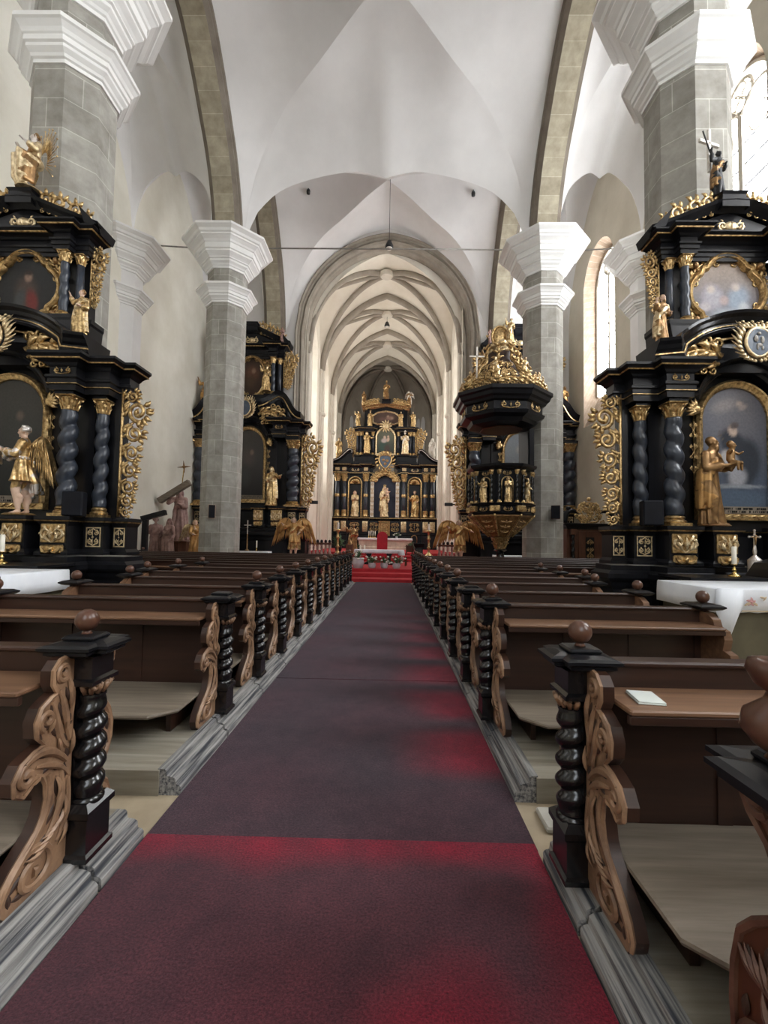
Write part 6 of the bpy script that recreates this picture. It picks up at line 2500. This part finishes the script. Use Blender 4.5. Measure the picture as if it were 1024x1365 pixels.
for s in (-1, 1):
    for x in colx:
        y = -.06
        m = MB().lathe([(.185, 3.72), (.19, 4.6), (.185, 5.2), (.16, 6.4)], (s * x, y, 0), 16)
        c = HP('column', m, M['blackcol'], True)
        q = MB()
        q.lathe([(.25, 3.38), (.26, 3.5), (.2, 3.56), (.22, 3.66), (.21, 3.9), (.22, 3.93), (.19, 3.96)], (s * x, y, 0), 14)
        q.lathe([(.19, 5.02), (.21, 5.05), (.21, 5.25), (.188, 5.28)], (s * x, y, 0), 14)
        HP('gilded_band', q, M['gold'], True, c)
        HP('capital', capital_mb(.185, .62, 6.30, (s * x, y)), M['gold'], True, c, .8)
    # shell-headed niche
    n = MB()
    xc = s * 2.43
    n.sweep_xz([(xc - .46, 3.42)] + [(xc - .46 * cos(pi * k / 14), 6.15 + .46 * sin(pi * k / 14)) for k in range(15)] + [(xc + .46, 3.42)], [(0, .36), (0, .02), (.05, -.03), (.11, -.02), (.12, .36)])
    HP('niche_frame', n, M['gold'], True, None, .7)
    n = MB()
    for k in range(9):
        a = pi * (k + .5) / 9
        n.tube([(xc, .30, 6.12), (xc + .25 * cos(a), .16, 6.12 + .25 * sin(a)), (xc + .43 * cos(a), .10, 6.12 + .43 * sin(a))], [.02, .06, .085], 6)
    HP('niche_shell', n, M['gold'], True)
# middle bay: blue field, white and gold pilasters, trefoil arch
b = MB()
b.box(-.95, .95, .28, .34, 3.42, 6.6)
HP('blue_field', b, M['navy'])
for s in (-1, 1):
    g = MB()
    g.box(s * 1.03 - .14, s * 1.03 + .14, -.02, .3, 3.42, 6.3)
    HP('white_pilaster', g, M['whitep'])
    g = MB()
    g.merge(scroll_panel(.24, 2.7, rows=8), T(s * 1.03, -.04, 3.5))
    g.merge(foliage(bez((s * .95, 6.3), (s * .95, 6.7), (s * .5, 7.0), (0, 7.1), 12), .22, n=7, seed=3), T(0, -.1, 0))
    HP('gilded_tracery', g, M['gold'], True)
g = MB()
for k in range(7):
    a = pi * (k + .5) / 7
    ell(g, (.72 * cos(a), -.1, 6.25 + .72 * sin(a)), .15, .10, .15, 0, 9)
    leaflet(g, .72 * cos(a), 6.25 + .72 * sin(a), a, .28, .06, -.1, .3)
HP('cherub_arch', g, M['gold'], True)
# main entablature in two halves
for s in (-1, 1):
    e = MB()
    hp = half_plan([(1.0, 1.28, .1), (1.28, 1.84, -.30), (1.84, 3.02, .06), (3.02, 4.16, -.28), (4.16, 4.3, .1)], .9, s)
    e.sweep(hp, [(0, 6.93), (.04, 6.95), (.04, 7.08), (.0, 7.12), (.0, 7.42), (.06, 7.46), (.10, 7.52), (.20, 7.58), (.24, 7.66), (.26, 7.78), (-.02, 7.8)])
    e.sweep(hp, [(.20, 7.60), (.232, 7.61), (.24, 7.645), (.22, 7.65)], mat=1, top=False)
    e.sweep(hp, [(.04, 6.98), (.055, 6.99), (.055, 7.03), (.04, 7.04)], mat=1, top=False)
    HP('entablature', e, [M['black'], M['gold']])
    for x, w in ((1.55, .34), (2.43, .8), (3.30, .34), (3.86, .34)):
        g = MB()
        if w < .5:
            g.box(s * x - w / 2, s * x + w / 2, -.345, -.28, 7.13, 7.41, bev=.02)
        g.merge(scroll_panel(w, .24, rows=1), T(s * x, -.36 if w < .5 else .03, 7.15))
        HP('frieze_panel', g, M['paleGold'], True)
    # ramped scroll pediments at the sides
    v = MB()
    pth = bez((s * 4.40, 7.98), (s * 3.7, 8.0), (s * 3.5, 8.5), (s * 3.0, 8.86), 12) + bez((s * 3.0, 8.86), (s * 2.8, 8.96), (s * 2.6, 8.8), (s * 2.7, 8.6), 6)[1:]
    pp = pth[::-1] if s > 0 else pth
    v.sweep_xz(pp, [(-.18, .6), (-.18, -.2), (-.08, -.28), (0, -.36), (.06, -.4), (.06, .6)])
    v.sweep_xz(pp, [(-.06, -.31), (-.04, -.36), (-.01, -.36), (-.02, -.30)], mat=1)
    v.prism([(s * 4.3, 7.8), (s * 4.3, 7.9), (s * 3.4, 8.25), (s * 2.75, 8.75), (s * 2.6, 7.8)], -.1, .5)
    HP('scroll_pediment', v, [M['black'], M['silver']])
c = MB()
rim = [(.50 * cos(q) * (1 + .22 * sin(q)), 7.85 + .55 * sin(q) + .12 * abs(cos(q))) for q in [2 * pi * k / 26 for k in range(26)]]
c.tube([(x, -.46, z) for x, z in rim], .07, 6, closed=True)
for k in range(16):
    a = 2 * pi * k / 16
    leaflet(c, .58 * cos(a), 7.9 + .6 * sin(a), a + .4, .36, .09, -.44, .5)
for k in range(5):
    leaflet(c, -.24 + .12 * k, 8.45, pi / 2 - (-.24 + .12 * k), .30, .06, -.46, 0)
ct = HP('heart_cartouche', c, M['gold'], True)
sh = MB()
sh.prism(rim, -.46, -.34)
for (x, z) in ((-.14, 8.0), (.15, 7.95), (0, 7.7)):
    ell(sh, (x, -.47, z), .12, .03, .12, 1)
HP('shield', sh, [M['shield'], M['darkgold']], False, ct)
# second storey
b = MB()
h2 = [(0, .95, .15), (.95, 1.95, -.12), (1.95, 2.55, .1)]
b.sweep(mirror_plan(h2, .8), [(.04, 7.78), (.04, 7.95), (0, 8.0), (0, 8.35), (.05, 8.4), (.05, 8.5), (-.02, 8.5)])
b.box(-2.35, 2.35, .35, .8, 8.45, 10.5)
HP('upper_back', b, M['black'])
for s in (-1, 1):
    for x, r in ((1.05, .10), (2.0, .14), (2.3, .1)):
        m = MB().lathe([(r, 8.7), (r, 9.4), (r * .88, 10.1)], (s * x, .12, 0), 12)
        c = HP('upper_column', m, M['blackcol'], True)
        HP('column_base', colbase_mb(r, .2, 8.5, (s * x, .12)), M['gold'], True, c)
        HP('capital', capital_mb(r, .34, 10.08, (s * x, .12)), M['gold'], True, c, .8)
    g = MB().merge(wing_mb(.85, 2.35), T(s * 2.42, .2, 8.35) @ Matrix.Diagonal((s, 1, 1, 1)))
    HP('acanthus_wing', g, M['gold'], True)
madpic = painter(lambda x, z: mixc((.045, .055, .045), (.12, .125, .09), smoothstep(8.8, 10.8, z)), [
    (-.15, 9.2, .42, .55, .2, (.035, .065, .055), .5), (.12, 9.0, .3, .5, 0, (.06, .04, .035), .6), (-.12, 9.72, .28, .22, .2, (.42, .34, .32), .5),
    (-.08, 9.98, .12, .15, .2, (.50, .37, .29), .4), (.20, 9.80, .13, .22, -.2, (.50, .36, .28), .5), (.20, 10.05, .09, .1, 0, (.50, .36, .27), .4), (.1, 8.75, .5, .14, 0, (.12, .08, .05), .6)])
cv = canvas(('arch', 1.42, 8.62, 9.96), madpic)
cv.v = [(x, y + .10, z) for x, y, z in cv.v]
o = HP('madonna_painting', cv, M['paint'])
color_attr(o, madpic)
f = MB()
f.sweep_xz(frame_pts_arch(.71, 8.62, 9.96), [(-.02, .14), (-.02, .06), (.03, .0), (.10, -.02), (.15, .04), (.15, .36)])
f.box(-.86, .86, -.02, .3, 8.50, 8.62)
HP('painting_frame', f, M['paleGold'], True, None, .7)
g = MB()
ell(g, (0, -.1, 10.85), .26, .14, .26)
for k in range(12):
    a = 2 * pi * k / 12
    leaflet(g, .22 * cos(a), 10.85 + .22 * sin(a), a, .34, .07, -.1, .3)
HP('sun_cartouche', g, M['paleGold'], True)
for s in (-1, 1):
    e = MB()
    hp = half_plan([(.86, 1.05, .15), (1.05, 2.2, -.16), (2.2, 2.5, .05)], .8, s)
    e.sweep(hp, [(0, 10.42), (.04, 10.45), (.04, 10.55), (.10, 10.62), (.16, 10.68), (.18, 10.78), (-.02, 10.8)])
    e.sweep(hp, [(.11, 10.635), (.15, 10.64), (.15, 10.665), (.12, 10.67)], mat=1, top=False)
    HP('upper_entablature', e, [M['black'], M['gold']])
# third storey: oblong picture under a shallow gable
b = MB()
b.box(-1.75, 1.75, .3, .8, 10.75, 12.55)
for s in (-1, 1):
    b.box(s * 1.45 - .08, s * 1.45 + .08, .0, .3, 10.8, 12.3)
HP('top_back', b, M['black'])
lastpic = painter((.07, .042, .034), [(.3, 11.6, .4, .2, .1, (.22, .13, .10), .7), (-.3, 11.5, .35, .2, 0, (.11, .06, .05), .7), (.15, 11.75, .1, .1, 0, (.34, .24, .18), .6), (.5, 11.6, .1, .12, 0, (.3, .2, .15), .6)])
hexo = [(-1.05, 11.25), (-1.05, 11.75), (-.7, 12.0), (0, 12.12), (.7, 12.0), (1.05, 11.75), (1.05, 11.25), (.7, 11.12), (-.7, 11.12)]
mb = MB()
rows = []
for i in range(31):
    x = -1.05 + 2.1 * i / 30
    tp, bt = (12.12 - .12 * abs(x) / .7, 11.12) if abs(x) < .7 else (12.0 - .25 * (abs(x) - .7) / .35, 11.12 + .13 * (abs(x) - .7) / .35)
    rows.append([(x, .2, bt + (tp - bt) * j / 14) for j in range(15)])
mb.loft(rows, False, False)
o = HP('oblong_painting', mb, M['paint'])
color_attr(o, lastpic)
f = MB()
f.sweep_xz(hexo, [(-.02, .25), (-.02, .14), (.04, .08), (.10, .12), (.10, .32)], True)
HP('oblong_frame', f, M['paleGold'])
e = MB()
pth = [(-1.95, 12.42), (-1.3, 12.50), (0, 12.75), (1.3, 12.50), (1.95, 12.42)]
e.sweep_xz(pth, [(-.2, .7), (-.2, .1), (-.08, .02), (0, -.1), (.06, -.14), (.06, .7)])
HP('top_gable', e, M['darkgold'])
g = MB()
for s in (-1, 1):
    g.merge(foliage(bez((s * .5, 12.80), (s * .9, 12.95), (s * 1.3, 12.75), (s * 1.7, 12.60), 10), .26, n=5, seed=6), T(0, 0, 0))
g.obj('gable_scrolls', M['gold'], t, smooth=True)
b = MB()
b.sweep([(-.32, .5), (-.32, -.1), (.32, -.1), (.32, .5)], [(.05, 12.7), (.05, 12.9), (0, 12.95), (0, 13.05), (.05, 13.1), (-.02, 13.1)], True)
HP('crest_pedestal', b, M['black'])


def hs(label, pose, mats, x, y, z, h, rz=0.0, **kw):
    return statue(kw.pop('nm', 'saint_statue'), label, pose, mats, (HX + x, HY + y, z), h, rz, **kw)


hs('gilded saint in the left shell niche of the high altar', 'pray', [M['flesh'], M['paleGold'], M['gold'], M['darkgold']], -2.43, -.02, 3.42, 2.15, .1)
hs('gilded saint in a red-brown cloak in the right shell niche', 'staff', [M['flesh'], M['gold'], M['woodgold'], M['darkgold']], 2.43, -.02, 3.42, 2.2, -.1)
md = hs('crowned gilded madonna on blue in the middle of the high altar', 'breast', [M['flesh'], M['paleGold'], M['gold'], M['darkgold']], 0, -.05, 3.42, 2.55, 0, nm='madonna_statue', hat='crown', key='mad', extra=child_on_arm)
hs('gilded figure left of the madonna painting on the high altar', 'offer', GOLDFIG, -1.52, -.38, 8.5, 1.85, .2)
hs('pale gilded figure right of the madonna painting on the high altar', 'bishop', [M['whitep'], M['paleGold'], M['whitep'], M['darkgold']], 1.58, -.38, 8.5, 1.85, -.2)
hs('golden statue on the left end of the high altar cornice', 'staff', GOLDFIG, -3.82, .0, 8.15, 1.75, .2)
hs('white statue on the right end of the high altar cornice', 'breast', [M['whitep'], M['whitep'], M['whitep'], M['whitep']], 3.82, .0, 8.15, 1.8, -.2)
for x, p, l in ((-2.25, 'raise', 'outermost left figure on the upper ledge of the high altar'), (-1.28, 'king', 'inner left figure on the upper ledge of the high altar'),
                (1.22, 'bless', 'inner right figure on the upper ledge of the high altar'), (2.2, 'staff', 'outermost right figure on the upper ledge of the high altar')):
    hs('gilded ' + l, p, GOLDFIG, x, -.1, 10.8, 1.3, -.1 * x, voxel=.013)
hs('dark crowned figure on the very top of the high altar', 'king', BROWNFIG, 0, .1, 13.1, 1.55, 0, key='top', voxel=.013, nm='crest_statue')
hs('dark figure on the left shoulder of the high altar gable', 'pray', BROWNFIG, -1.85, .2, 12.5, 1.35, .3, voxel=.013, nm='crest_statue')
a = hs('winged figure on the right shoulder of the high altar gable', 'offer', [M['whitep'], M['darkgold'], M['whitep'], M['darkgold']], 1.85, .2, 12.5, 1.4, -.3, voxel=.013, nm='crest_statue')
add_wings(a, .17, .2, .42, mat=M['silver'], ang=.4)
# ------------------------------------------------------------------ furnishings of the sanctuary
mensa('wide stone high altar table under white linen', HX + .1, 34.3, 35.6, 2.0, .86, M['jamb'], False, loc_z=.85)
linen('white linen on the wide high altar table', HX + .1, 34.3, 35.6, 2.08, 1.711, .18)
for k in range(4):
    candle('short white candle on the high altar table, %s from the left' % ORD[k], (HX - 1.15 + .16 * k, 34.7, 1.718), .34, group='candles on the high altar')
# people's altar
t = thing('communion_table', 'white-draped table on dark curved legs upon the red platform', 'table', (-.52, 21.5, .40))
b = MB()
b.box(-1.12, 1.12, -.4, .4, .62, .69, bev=.015)
b.obj('table_top', M['redbrown'], t)
for s in (-1, 1):
    l = MB()
    pr = [(-.22, 0), (.22, 0), (.20, .08), (.08, .14), (.06, .35), (.14, .50), (.26, .62), (-.26, .62), (-.14, .50), (-.06, .35), (-.08, .14), (-.20, .08)]
    l.prism([(s * .48 + x, z) for x, z in pr], -.3, .3)
    l.obj('leg', M['black'], t)
linen('white cloth with a drooping right corner on the communion table', -.52, 21.1, 21.9, 1.15, 1.092, .17, None, 1)
b = MB()
pl = [(-.27 * cos(pi * k / 14), 1.32 + .27 * sin(pi * k / 14)) for k in range(15)]
b.prism([(-.27, 0)] + pl + [(.27, 0)], -.10, .10)
o = b.obj('red_draped_stand', M['redcloth'], loc=(-.42, 23.2, .40))
tag(o, 'tall round-topped red draped stand behind the white communion table', 'stand')


def chair(label, x, y, rz):
    t = thing('wooden_chair', label, 'chair', (x, y, .40), rz, 'chairs by the communion table')
    b = MB()
    b.box(-.23, .23, -.23, .23, .42, .46, bev=.01)
    b.obj('seat', M['redcloth'], t)
    for sx in (-1, 1):
        for sy in (-1, 1):
            l = MB()
            l.box(sx * .2 - .022, sx * .2 + .022, sy * .2 - .022, sy * .2 + .022, 0, .95 if sy > 0 else .42)
            l.obj('leg', M['redbrown'], t)
    k = MB()
    k.box(-.2, .2, .19, .21, .62, .92, bev=.006)
    k.obj('backrest', M['redbrown'], t)
    s = MB()
    s.box(-.2, .2, -.012, .012, .18, .21)
    s.obj('stretcher', M['redbrown'], t)
    return t


chair('red-brown wooden chair at the right end of the communion table', .72, 20.6, -.9)
chair('red-brown wooden chair at the left end of the communion table', -1.75, 20.9, .9)


def plant(name, label, loc, h, w, n, leafmat, pot=None, flowers=0, seed=0, cat='plant', petal=None):
    t = thing(name, label, cat, loc)
    rnd = random.Random(seed)
    z0 = 0
    if pot:
        r, ph, m = pot
        p = MB()
        p.lathe([(r * .6, 0), (r * .75, .01), (r, ph * .55), (r * .85, ph * .85), (r * .95, ph), (r * .8, ph), (r * .6, ph * .8)], n=16)
        p.obj('pot', m, t, smooth=True)
        z0 = ph * .8
    f = MB()
    tips = []
    for k in range(n):
        a, e = rnd.uniform(0, 6.28), rnd.uniform(.15, 1.4)
        L = h * rnd.uniform(.55, 1.0)
        d = Vector((cos(a) * cos(e) * w / h, sin(a) * cos(e) * w / h, sin(e)))
        p0 = Vector((0, 0, z0))
        p1 = p0 + d * L * .6
        p2 = p1 + Vector((d.x, d.y, d.z * .35)) * L * .4
        f.tube([p0, p0.lerp(p1, .6), p1, p2], [h * .012, h * .018, h * .05, .002], 5, .35, up=(0, 0, 1))
        q = p1
        for s in (-1, 1):
            sd = Vector((-d.y, d.x, .3)).normalized() * s * h * .13
            f.tube([q, q + sd * .5, q + sd], [.002, h * .03, .002], 5, .35, up=(0, 0, 1))
        tips.append(p2)
    f.obj('foliage', leafmat, t, smooth=True)
    if flowers:
        b = MB()
        for k in range(flowers):
            p = tips[k % len(tips)]
            b.ball(p, h * .07, 8)
            for q in range(5):
                a = 2 * pi * q / 5
                ell(b, (p.x + h * .06 * cos(a), p.y + h * .06 * sin(a), p.z), h * .045, h * .045, h * .03, 0, 6)
        b.obj('blossoms', petal or M['petal'], t, smooth=True)
    return t


plant('flower_vase', 'round pale vase of white flowers at the left edge of the platform', (-1.30, 18.35, .40), .60, .45, 30, M['leaf'], (.25, .42, M['glassvase']), 9, 1, 'vase')
for k, (x, lab) in enumerate(((-.74, 'left'), (-.24, 'middle'), (.26, 'right'))):
    plant('potted_flowers', 'white-flowered pot plant before the communion table, %s of three' % lab, (x, 18.45 + .1 * (k == 1), .40), .48, .50, 44, M['leaf'], (.17, .22, M['glassvase']), 10, 3 + k)
plant('green_plant', 'tall leafy green plant left of the choir steps', (-2.95, 25.6, .85), 1.15, .6, 46, M['leaf'], (.2, .3, M['black']), 0, 11)
plant('green_plant', 'bushy green plant right of the high altar table', (1.25, 27.2, .85), .65, .55, 40, M['leaf'], (.2, .25, M['black']), 0, 12)
plant('green_plant', 'low green plant left of the high altar table', (-2.0, 27.5, .85), .5, .45, 30, M['leaf'], (.16, .2, M['black']), 0, 13)
plant('altar_flowers', 'spray of white flowers at the right end of the high altar table', (HX + 1.0, 34.9, 1.718), .5, .5, 30, M['leaf'], (.10, .16, M['glassvase']), 10, 14, 'flowers')


def torch(label, x, y, z):
    t = thing('processional_candlestick', label, 'candlestick', (x, y, z), scale=1.18)
    b = MB()
    b.lathe([(.22, 0), (.24, .04), (.2, .10), (.24, .2), (.2, .30), (.10, .40), (.05, .46), (.05, .6), (.09, .66), (.05, .72), (.045, 1.0), (.09, 1.06), (.05, 1.12), (.045, 1.3), (.11, 1.36), (.12, 1.42), (.04, 1.44)], n=14)
    for k in range(3):
        a = 2 * pi * k / 3 + .5
        b.tube([(.18 * cos(a), .18 * sin(a), .2), (.27 * cos(a), .27 * sin(a), .12), (.3 * cos(a), .3 * sin(a), .02)], .04, 6)
    b.obj('stand', M['gold'], t, smooth=True)
    c = MB()
    c.lathe([(.05, 1.42), (.05, 1.72), (.03, 1.73)], n=12)
    c.obj('candle', M['wax'], t, smooth=True, angle=.7)
    return t


torch('tall gilded candlestick standing left of the communion table', -2.75, 23.5, .40)
torch('tall gilded candlestick standing right of the communion table', 2.0, 23.5, .40)
st = statue('crucifix_figure', 'dark standing crucifix figure left of the high altar table', 'raise', BROWNFIG, (-2.05, 24.9, .70), 1.75, .2, key='cx', cat='statue')
t = thing('black_lectern', 'black panelled lectern at the right side of the red platform', 'lectern', (1.22, 19.4, .40))
b = MB()
b.sweep([(-.17, .17), (-.17, -.17), (.17, -.17), (.17, .17)], [(.05, 0), (.05, .1), (0, .14), (0, .86), (.04, .92), (.06, 1.0), (-.02, 1.0)], True)
b.obj('body', M['black'], t)
b = MB()
b.box(-.24, .24, -.22, .22, 1.0, 1.05, bev=.01)
b.obj('top', M['black'], t)
b = MB()
b.box(-.12, .12, -.185, -.165, .22, .80, bev=.006)
b.obj('panel', M['blackgloss'], t)
for k in range(2):
    c = MB()
    c.lathe([(.035, 0), (.035, .2), (.0, .21)], n=10)
    o = c.obj('candle', M['wax'], loc=(-1.42 + .2 * k, 21.4, 1.10))
    tag(o, 'white candle on the left end of the communion table, the %s one' % ('left' if k == 0 else 'right'), 'candle', 'candles on the communion table')


def rail(label, x0, x1, y, z):
    t = thing('communion_rail', label, 'railing', ((x0 + x1) / 2, y, z))
    t.scale = (1, 1, 1.22)
    w = (x1 - x0) / 2
    b = MB()
    b.box(-w, w, -.09, .09, .72, .80, bev=.015)
    b.obj('top_rail', M['redbrown'], t)
    b = MB()
    b.box(-w, w, -.08, .08, 0, .08)
    b.obj('bottom_rail', M['redbrown'], t)
    n = max(3, int((x1 - x0) / .2))
    for k in range(n):
        x = -w + (x1 - x0) * (k + .5) / n
        c = MB()
        c.lathe([(.06, .08), (.08, .12), (.05, .16), (.095, .30), (.08, .40), (.045, .52), (.065, .58), (.05, .62), (.07, .72)], (x, 0, 0), 12)
        c.obj('baluster', M['pinkwood'], t, smooth=True)
        f = MB()
        f.ball((x, 0, .85), .075, 10)
        f.obj('knob', M['black'], t, smooth=True)
    return t


rail('red-brown baluster rail left of the choir opening', -4.15, -2.95, 22.6, .40)
rail('red-brown baluster rail right of the choir opening', 2.35, 3.6, 22.6, .40)

# ------------------------------------------------------------------ carved group by the left aisle wall
PINK = [M['pinkwood'], M['pinkwood'], M['pinkwood'], M['pinkwood']]
HON = [M['flesh'], M['woodgold'], M['woodgold'], M['darkgold']]


def plinth(label, x, y, z, r):
    b = MB()
    b.sweep(octagon(0, 0, r), [(.03, 0), (.03, .08), (0, .11), (0, z - .08), (.03, z - .05), (.03, z), (-.02, z)], True)
    o = b.obj('statue_plinth', M['redbrown'], loc=(x, y, 0))
    tag(o, label, 'plinth')


plinth('tall brown plinth under the bearded rose figure by the left wall', -9.75, 20.6, 1.35, .42)
statue('mourner_statue', 'tall faded rose bearded figure bent under the beam by the left wall', 'pray', PINK, (-9.75, 20.6, 1.35), 2.45, .3, beard=True, hair='long', lean=-.06, key='m1', wide=1.25, arm_r=((-.19, -.06, .70), (-.13, -.16, .78)))
plinth('brown plinth under the small rose figure at the left of the group', -10.1, 19.2, .50, .34)
statue('mourner_statue', 'small faded rose figure at the left of the carved group', 'staff', PINK, (-10.1, 19.2, .50), 1.9, .5, key='m2', wide=1.3)
plinth('brown plinth under the veiled rose figure in the carved group', -9.45, 19.1, .50, .34)
statue('mourner_statue', 'veiled faded rose figure in the middle of the carved group', 'breast', PINK, (-9.45, 19.1, .50), 1.85, -.3, key='m3', wide=1.35)
plinth('brown plinth under the honey-coloured angel by the left wall', -8.7, 19.9, .55, .32)
a = statue('angel_statue', 'slim honey-coloured angel with folded wings in the carved group', 'offer', HON, (-8.7, 19.9, .55), 1.8, .6, key='m4')
add_wings(a, .2, .1, .5, mat=M['paleGold'], ang=.5)
plinth('brown plinth under the stooping honey figure beside the pier', -8.05, 19.4, .50, .32)
statue('mourner_statue', 'stooping honey-coloured figure with a dark hat beside the left pier', 'bless', [M['flesh'], M['woodgold'], M['woodgold'], M['iron']], (-8.05, 19.4, .50), 1.8, .3, key='m5', lean=-.10, wide=1.2, hat='mitre', beard=False)
b = MB()
b.box(-.13, .13, -.12, .12, -.3, 1.3, bev=.01, M=Matrix.Rotation(1.0, 4, 'Y'))
o = b.obj('carried_timber', M['seatwood'], loc=(-10.15, 20.0, 3.30))
tag(o, 'slanting wooden cross beam resting on the rose figure', 'beam')
t = thing('black_stand', 'black post with a dark sloping board before the rose figures', 'stand', (-10.0, 18.2, 0))
b = MB()
b.box(-.10, .10, -.08, .08, 0, 2.22)
b.box(-.25, .25, -.2, .2, 0, .06)
b.obj('post', M['black'], t)
b = MB()
b.box(-.16, .85, -.10, .10, -.10, .10, M=Matrix.Translation((0, 0, 2.30)) @ Matrix.Rotation(-.28, 4, 'Y'))
b.obj('board', M['black'], t)
t = thing('processional_cross', 'thin gilded pole with a star-shaped cross leaning by the left wall', 'cross', (-9.95, 21.3, 2.6))
b = MB()
b.tube([(-.25, 0, -2.6), (-.18, 0, 0), (0, 0, 2.25)], .022, 6)
b.obj('pole', M['brass'], t)
b = MB()
for a in range(4):
    q = pi / 2 * a + .1
    b.tube([(0, 0, 2.3), (.32 * cos(q), 0, 2.3 + .30 * sin(q))], [.05, .008], 6)
b.ball((0, 0, 2.3), .08, 10)
b.obj('cross_head', M['darkgold'], t, smooth=True)

# ------------------------------------------------------------------ confessional by the right aisle wall
t = thing('confessional', 'brown confessional with twisted columns and gilded crest right of the pier', 'confessional', (8.12, 18.5, 0))
b = MB()
b.box(-.92, .92, 0, .9, 0, 2.2)
b.sweep([(-.92, .9), (-.92, 0), (.92, 0), (.92, .9)], [(.05, 0), (.05, .2), (0, .26)], False, top=False)
b.obj('body', M['redbrown'], t)
b = MB()
b.sweep([(-.92, .9), (-.92, -.06), (.92, -.06), (.92, .9)], [(-.02, 2.12), (.02, 2.15), (.05, 2.22), (.12, 2.28), (.14, 2.36), (-.02, 2.38)])
b.obj('cornice', M['black'], t)
for s in (-1, 1):
    MB().merge(twist_mb(1.45, .085, .028, 5, 12, 8, z0=.45), T(s * .70, -.08, 0)).obj('twisted_column', M['blackgloss'], t, smooth=True)
    p = MB()
    p.box(s * .70 - .12, s * .70 + .12, -.2, 0, 0, .44)
    p.box(s * .70 - .11, s * .70 + .11, -.18, 0, 1.90, 2.13)
    p.obj('column_block', M['redbrown'], t)
    v = MB()
    pts = bez((s * .98, 2.38), (s * 1.0, 2.85), (s * .75, 3.0), (s * .40, 2.80), 10)
    v.tube([(x, .1, z) for x, z in pts], [.13, .14, .14, .13, .12, .11, .10, .09, .08, .07, .06], 8)
    v.ball((s * .82, .1, 2.98), .10, 10)
    v.obj('scroll_gable', M['black'], t, smooth=True)
d = MB()
d.box(-.46, .46, -.04, 0, .3, 2.05, bev=.01)
dr = d.obj('door', M['redbrown'], t)
g = MB()
g.box(-.17, .17, -.06, -.04, .55, 1.80)
g.obj('door_panel', M['black'], dr)
MB().merge(scroll_panel(.28, 1.1, rows=4), T(0, -.07, .62)).obj('gilded_carving', M['gold'], dr, smooth=True)
g = MB()
g.merge(scroll_panel(1.0, .85, rows=2), T(0, .05, 2.38))
rnd = random.Random(8)
for k in range(16):
    ell(g, (rnd.uniform(-.42, .42), .02, 2.45 + rnd.uniform(0, .75)), .08, .05, .08)
for k in range(26):
    q = rnd.uniform(-1, 1)
    z = 2.42 + rnd.random() * (.85 - .45 * abs(q))
    stroke(g, spiral_pts((q * .55, z), rnd.uniform(.07, .12), rnd.uniform(0, 6), 1.2, rnd.choice((-1, 1)), 10, .2), .03, .03, .035, .0, 5, .9)
g.ball((0, .05, 3.36), .09, 10)
g.obj('gilded_crest', M['gold'], t, smooth=True)

# ------------------------------------------------------------------ lamps, rods, loudspeakers on the piers
speaker('small dark loudspeaker with a tan side on the left stone pier', (-6.62, 16.50, 2.25), .25, .26, .5, .42, M['speakerside'])
speaker('small grey loudspeaker on the right stone pier', (6.02, 16.50, 2.42), .32, .24, .5, -.35, M['redbrown'])


def tie(label, a, b_):
    m = MB()
    m.tube([a, b_], .028, 8)
    d = (Vector(b_) - Vector(a)).normalized()
    for p, s in ((a, 1), (b_, -1)):
        m.tube([Vector(p), Vector(p) + d * .06 * s], .07, 8)
    o = m.obj('tie_rod', M['rod'], None, smooth=True)
    tag(o, label, 'tie rod')


ZR = 12.92
tie('thin iron tie rod spanning the nave between the two far piers', (AX - PX + 1.45, 17.4, 13.12), (AX + PX - 1.45, 17.4, 13.12))
tie('thin iron tie rod across the left aisle', (WL + .1, 17.4, 13.25), (AX - PX - 1.45, 17.4, 13.12))
tie('thin iron tie rod across the right aisle', (AX + PX + 1.45, 17.4, 13.12), (WR - .1, 17.4, 13.25))


def hanging(label, x, y, z, ztop, r):
    t = thing('hanging_lamp', label, 'lamp', (x, y, z))
    b = MB()
    b.tube([(0, 0, r * 1.2), (0, 0, ztop - z)], .012, 5)
    b.obj('cord', M['iron'], t)
    s = MB()
    s.lathe([(.02, r * 1.5), (r * .5, r * 1.2), (r, .0), (r * .9, -r * .5), (.02, -r * .6)], n=14)
    s.obj('lamp_shade', M['iron'], t, smooth=True)
    g = MB()
    g.lathe([(r * .8, -r * .45), (r * .6, -r * .75), (.02, -r * .85)], n=12)
    g.obj('bulb', M['whitep'], t, smooth=True)
    return t


hanging('black hanging lamp on a long cord under the nave vault', AX + .12, 21.0, 15.66, 18.98, .20)
hanging('small hanging lamp deep in the ribbed choir vault', CX, 32.47, 17.35, 18.05, .20)


def spot(label, x, y, z):
    t = thing('ceiling_spotlight', label, 'spotlight', (x, y, z))
    b = MB()
    b.lathe([(.09, -.12), (.10, .0), (.08, .08)], n=12)
    b.obj('housing', M['iron'], t, smooth=True)
    b = MB()
    b.tube([(0, 0, .08), (0, 0, .22)], .03, 6)
    b.obj('stem', M['iron'], t)


spot('small black spotlight on the left of the far nave vault', -4.4, 21.8, 19.0)
spot('small black spotlight on the right of the far nave vault', 3.87, 21.8, 18.93)


def bracket(label, x, s):
    t = thing('wall_bracket', label, 'bracket', (x, 24.5, 3.55))
    b = MB()
    b.box(-.22, .22, -.06, .06, -.09, .09, bev=.015)
    b.obj('arm', M['iron'], t)
    b = MB()
    b.box(s * .20, s * .75, -.03, .03, -.03, .03)
    b.obj('bar', M['iron'], t)


bracket('short black bracket on the left jamb of the choir arch', -4.22, -1)
bracket('short black bracket on the right jamb of the choir arch', 3.14, 1)
